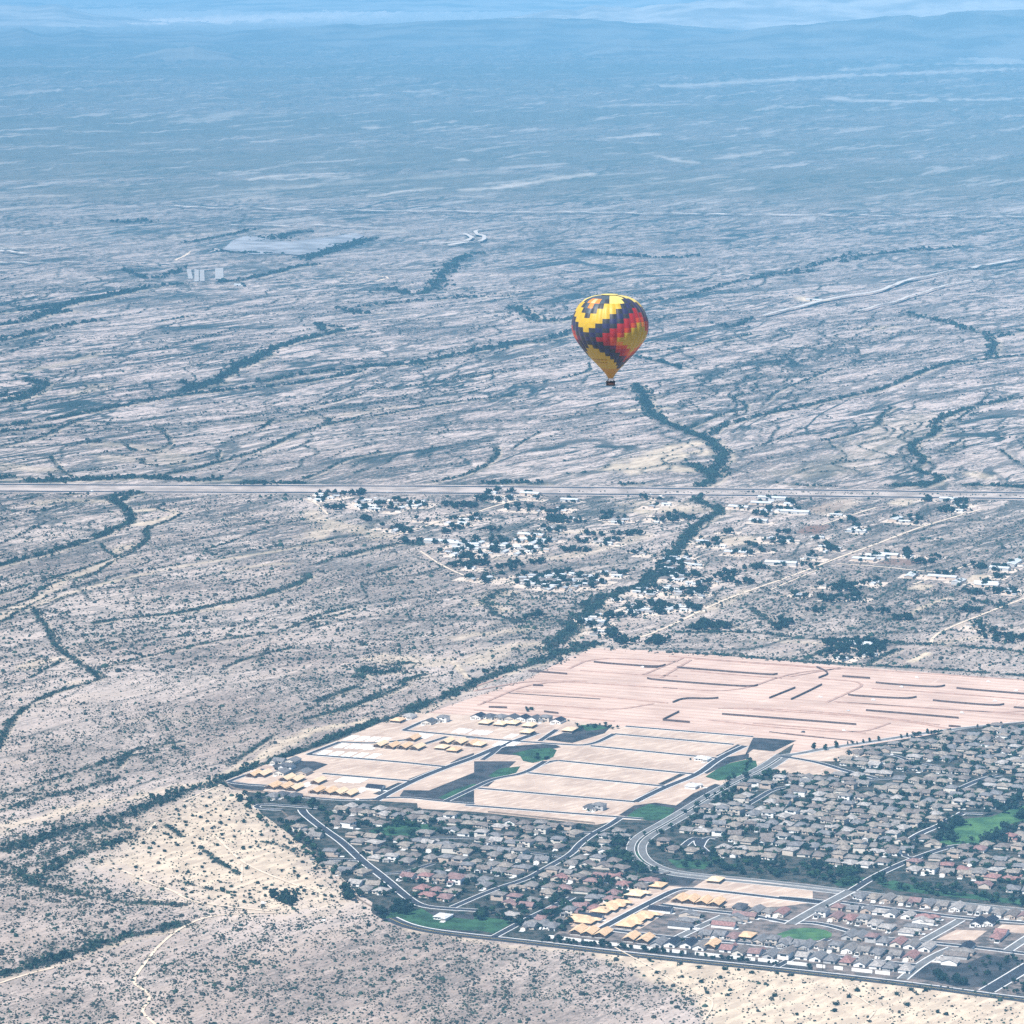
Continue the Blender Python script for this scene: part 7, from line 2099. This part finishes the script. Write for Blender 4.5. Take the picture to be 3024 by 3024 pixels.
for (a, b_) in (((-X0, -Y0), (X0, -Y0)), ((X0, -Y0), (X0, Y0)), ((X0, Y0), (-X0, Y0)), ((-X0, Y0), (-X0, -Y0))):
    q.tube((a[0], a[1], .03), (b_[0], b_[1], .03), .07, .07, 8)
q.build('padded_rim', simple('rim_leather', (.03, .02, .02), .6, .2, 3), bk)
q = MB()
q.box(-.7, 1.0, -Y0 - .03, -Y0 - .002, -.85, -.3)
q.build('side_panel', simple('brown_panel', (.22, .12, .09), .8, .3, 2), bk)


# passengers: one continuous skinned body each
def person(x, y, z, rz, shirt, lab, lean=0.0, arm=0.0):
    js = {'pelvis': (0, 0, .95), 'chest': (lean, 0, 1.32), 'neck': (lean * 1.3, 0, 1.50), 'head': (lean * 1.5, .02, 1.62), 'top': (lean * 1.6, .02, 1.76),
          'sl': (lean - .19, 0, 1.44), 'el': (lean - .27, .08, 1.18), 'hl': (lean - .20, .28, 1.13 + arm), 'sr': (lean + .19, 0, 1.44), 'er': (lean + .27, .08, 1.18), 'hr': (lean + .20, .28, 1.13),
          'kl': (-.11, .03, .5), 'fl': (-.12, 0, .08), 'tl': (-.12, .16, .04), 'kr': (.11, .03, .5), 'fr': (.12, 0, .08), 'tr': (.12, .16, .04)}
    rad = {'pelvis': .15, 'chest': .155, 'neck': .06, 'head': .10, 'top': .075, 'sl': .07, 'el': .045, 'hl': .04, 'sr': .07, 'er': .045, 'hr': .04, 'kl': .065, 'fl': .045, 'tl': .04, 'kr': .065, 'fr': .045, 'tr': .04}
    nm = list(js)
    ed = [('pelvis', 'chest'), ('chest', 'neck'), ('neck', 'head'), ('head', 'top'), ('chest', 'sl'), ('sl', 'el'), ('el', 'hl'), ('chest', 'sr'), ('sr', 'er'), ('er', 'hr'), ('pelvis', 'kl'), ('kl', 'fl'), ('fl', 'tl'), ('pelvis', 'kr'), ('kr', 'fr'), ('fr', 'tr')]
    me_ = bpy.data.meshes.new('person')
    me_.from_pydata([js[k] for k in nm], [(nm.index(a), nm.index(b_)) for a, b_ in ed], [])
    o = bpy.data.objects.new('person', me_)
    link(o)
    sk = o.modifiers.new('skin', 'SKIN')
    for i, k in enumerate(nm):
        me_.skin_vertices[0].data[i].radius = (rad[k], rad[k] * (.8 if k in ('pelvis', 'chest') else 1))
        me_.skin_vertices[0].data[i].use_root = (k == 'pelvis')
    o.modifiers.new('sub', 'SUBSURF').render_levels = 2
    m, nt, b = new_mat('clothing_and_skin')
    sp = N(nt, 'ShaderNodeSeparateXYZ')
    nt.links.new(nt.nodes.new('ShaderNodeTexCoord').outputs['Object'], sp.inputs[0])
    c1 = mixc(nt, mathn(nt, 'GREATER_THAN', sp.outputs[2], 1.49), shirt, (.42, .26, .19))
    c2_ = mixc(nt, mathn(nt, 'LESS_THAN', sp.outputs[2], .92), c1, (.03, .04, .07))
    nt.links.new(c2_, b.inputs['Base Color'])
    me_.materials.append(m)
    o.location, o.rotation_euler, o.scale = (x, y, z), (0, 0, rz), (.93, .93, .92)
    tag(o, lab, 'person', None)
    q = MB()
    for i in range(4):
        for k in range(10):
            t0, t1 = math.pi * .5 * i / 4 * 1.05, math.pi * .5 * (i + 1) / 4 * 1.05
            a0, a1 = 2 * math.pi * k / 10, 2 * math.pi * (k + 1) / 10
            f = lambda t, a: (lean * 1.55 + .108 * math.sin(t) * math.cos(a), .005 + .118 * math.sin(t) * math.sin(a), 1.66 + .125 * math.cos(t))
            q.add([f(t0, a0), f(t1, a0), f(t1, a1), f(t0, a1)], [(0, 1, 2, 3)])
    q.build('hair', M['leaf_dark'] if False else M['dark_garage'], o, True)
    return o


W0 = Vector((bx, by, bz - 1.15))
person(W0.x - .85, W0.y - .25, W0.z - 1.12, 2.9, (.02, .022, .035), 'person in dark clothes standing at the west end of the basket', .02, .1)
person(W0.x + .05, W0.y + .35, W0.z - 1.12, .2, (.05, .02, .03), 'person in dark maroon top reaching to the burner in the basket', 0, .55)
person(W0.x + .8, W0.y - .2, W0.z - 1.12, 3.6, (.015, .02, .03), 'person in black top standing at the east end of the basket', -.02, 0)

for o in bpy.data.objects:
    if o.get('label') and len(o['label'].replace(',', '').split()) > 16:
        print('LONG', len(o['label'].split()), o['label'])

# ------------------------------------------------------------------ the air: one closed box of even haze round the whole scene
mb = MB()
mb.box(-460000, 460000, -9000, 158000, -8, 1130)
hz = mb.build('haze', None)
m = bpy.data.materials.new('haze_air')
m.use_nodes = True
nt = m.node_tree
nt.nodes.clear()
out = nt.nodes.new('ShaderNodeOutputMaterial')
pv = nt.nodes.new('ShaderNodeVolumePrincipled')
pv.inputs['Color'].default_value = (.22, .61, 1.0, 1)
pv.inputs['Density'].default_value = 3.6e-5
pv.inputs['Anisotropy'].default_value = -0.5
nt.links.new(pv.outputs[0], out.inputs['Volume'])
hz.data.materials.append(m)
tag(hz, kind='stuff')
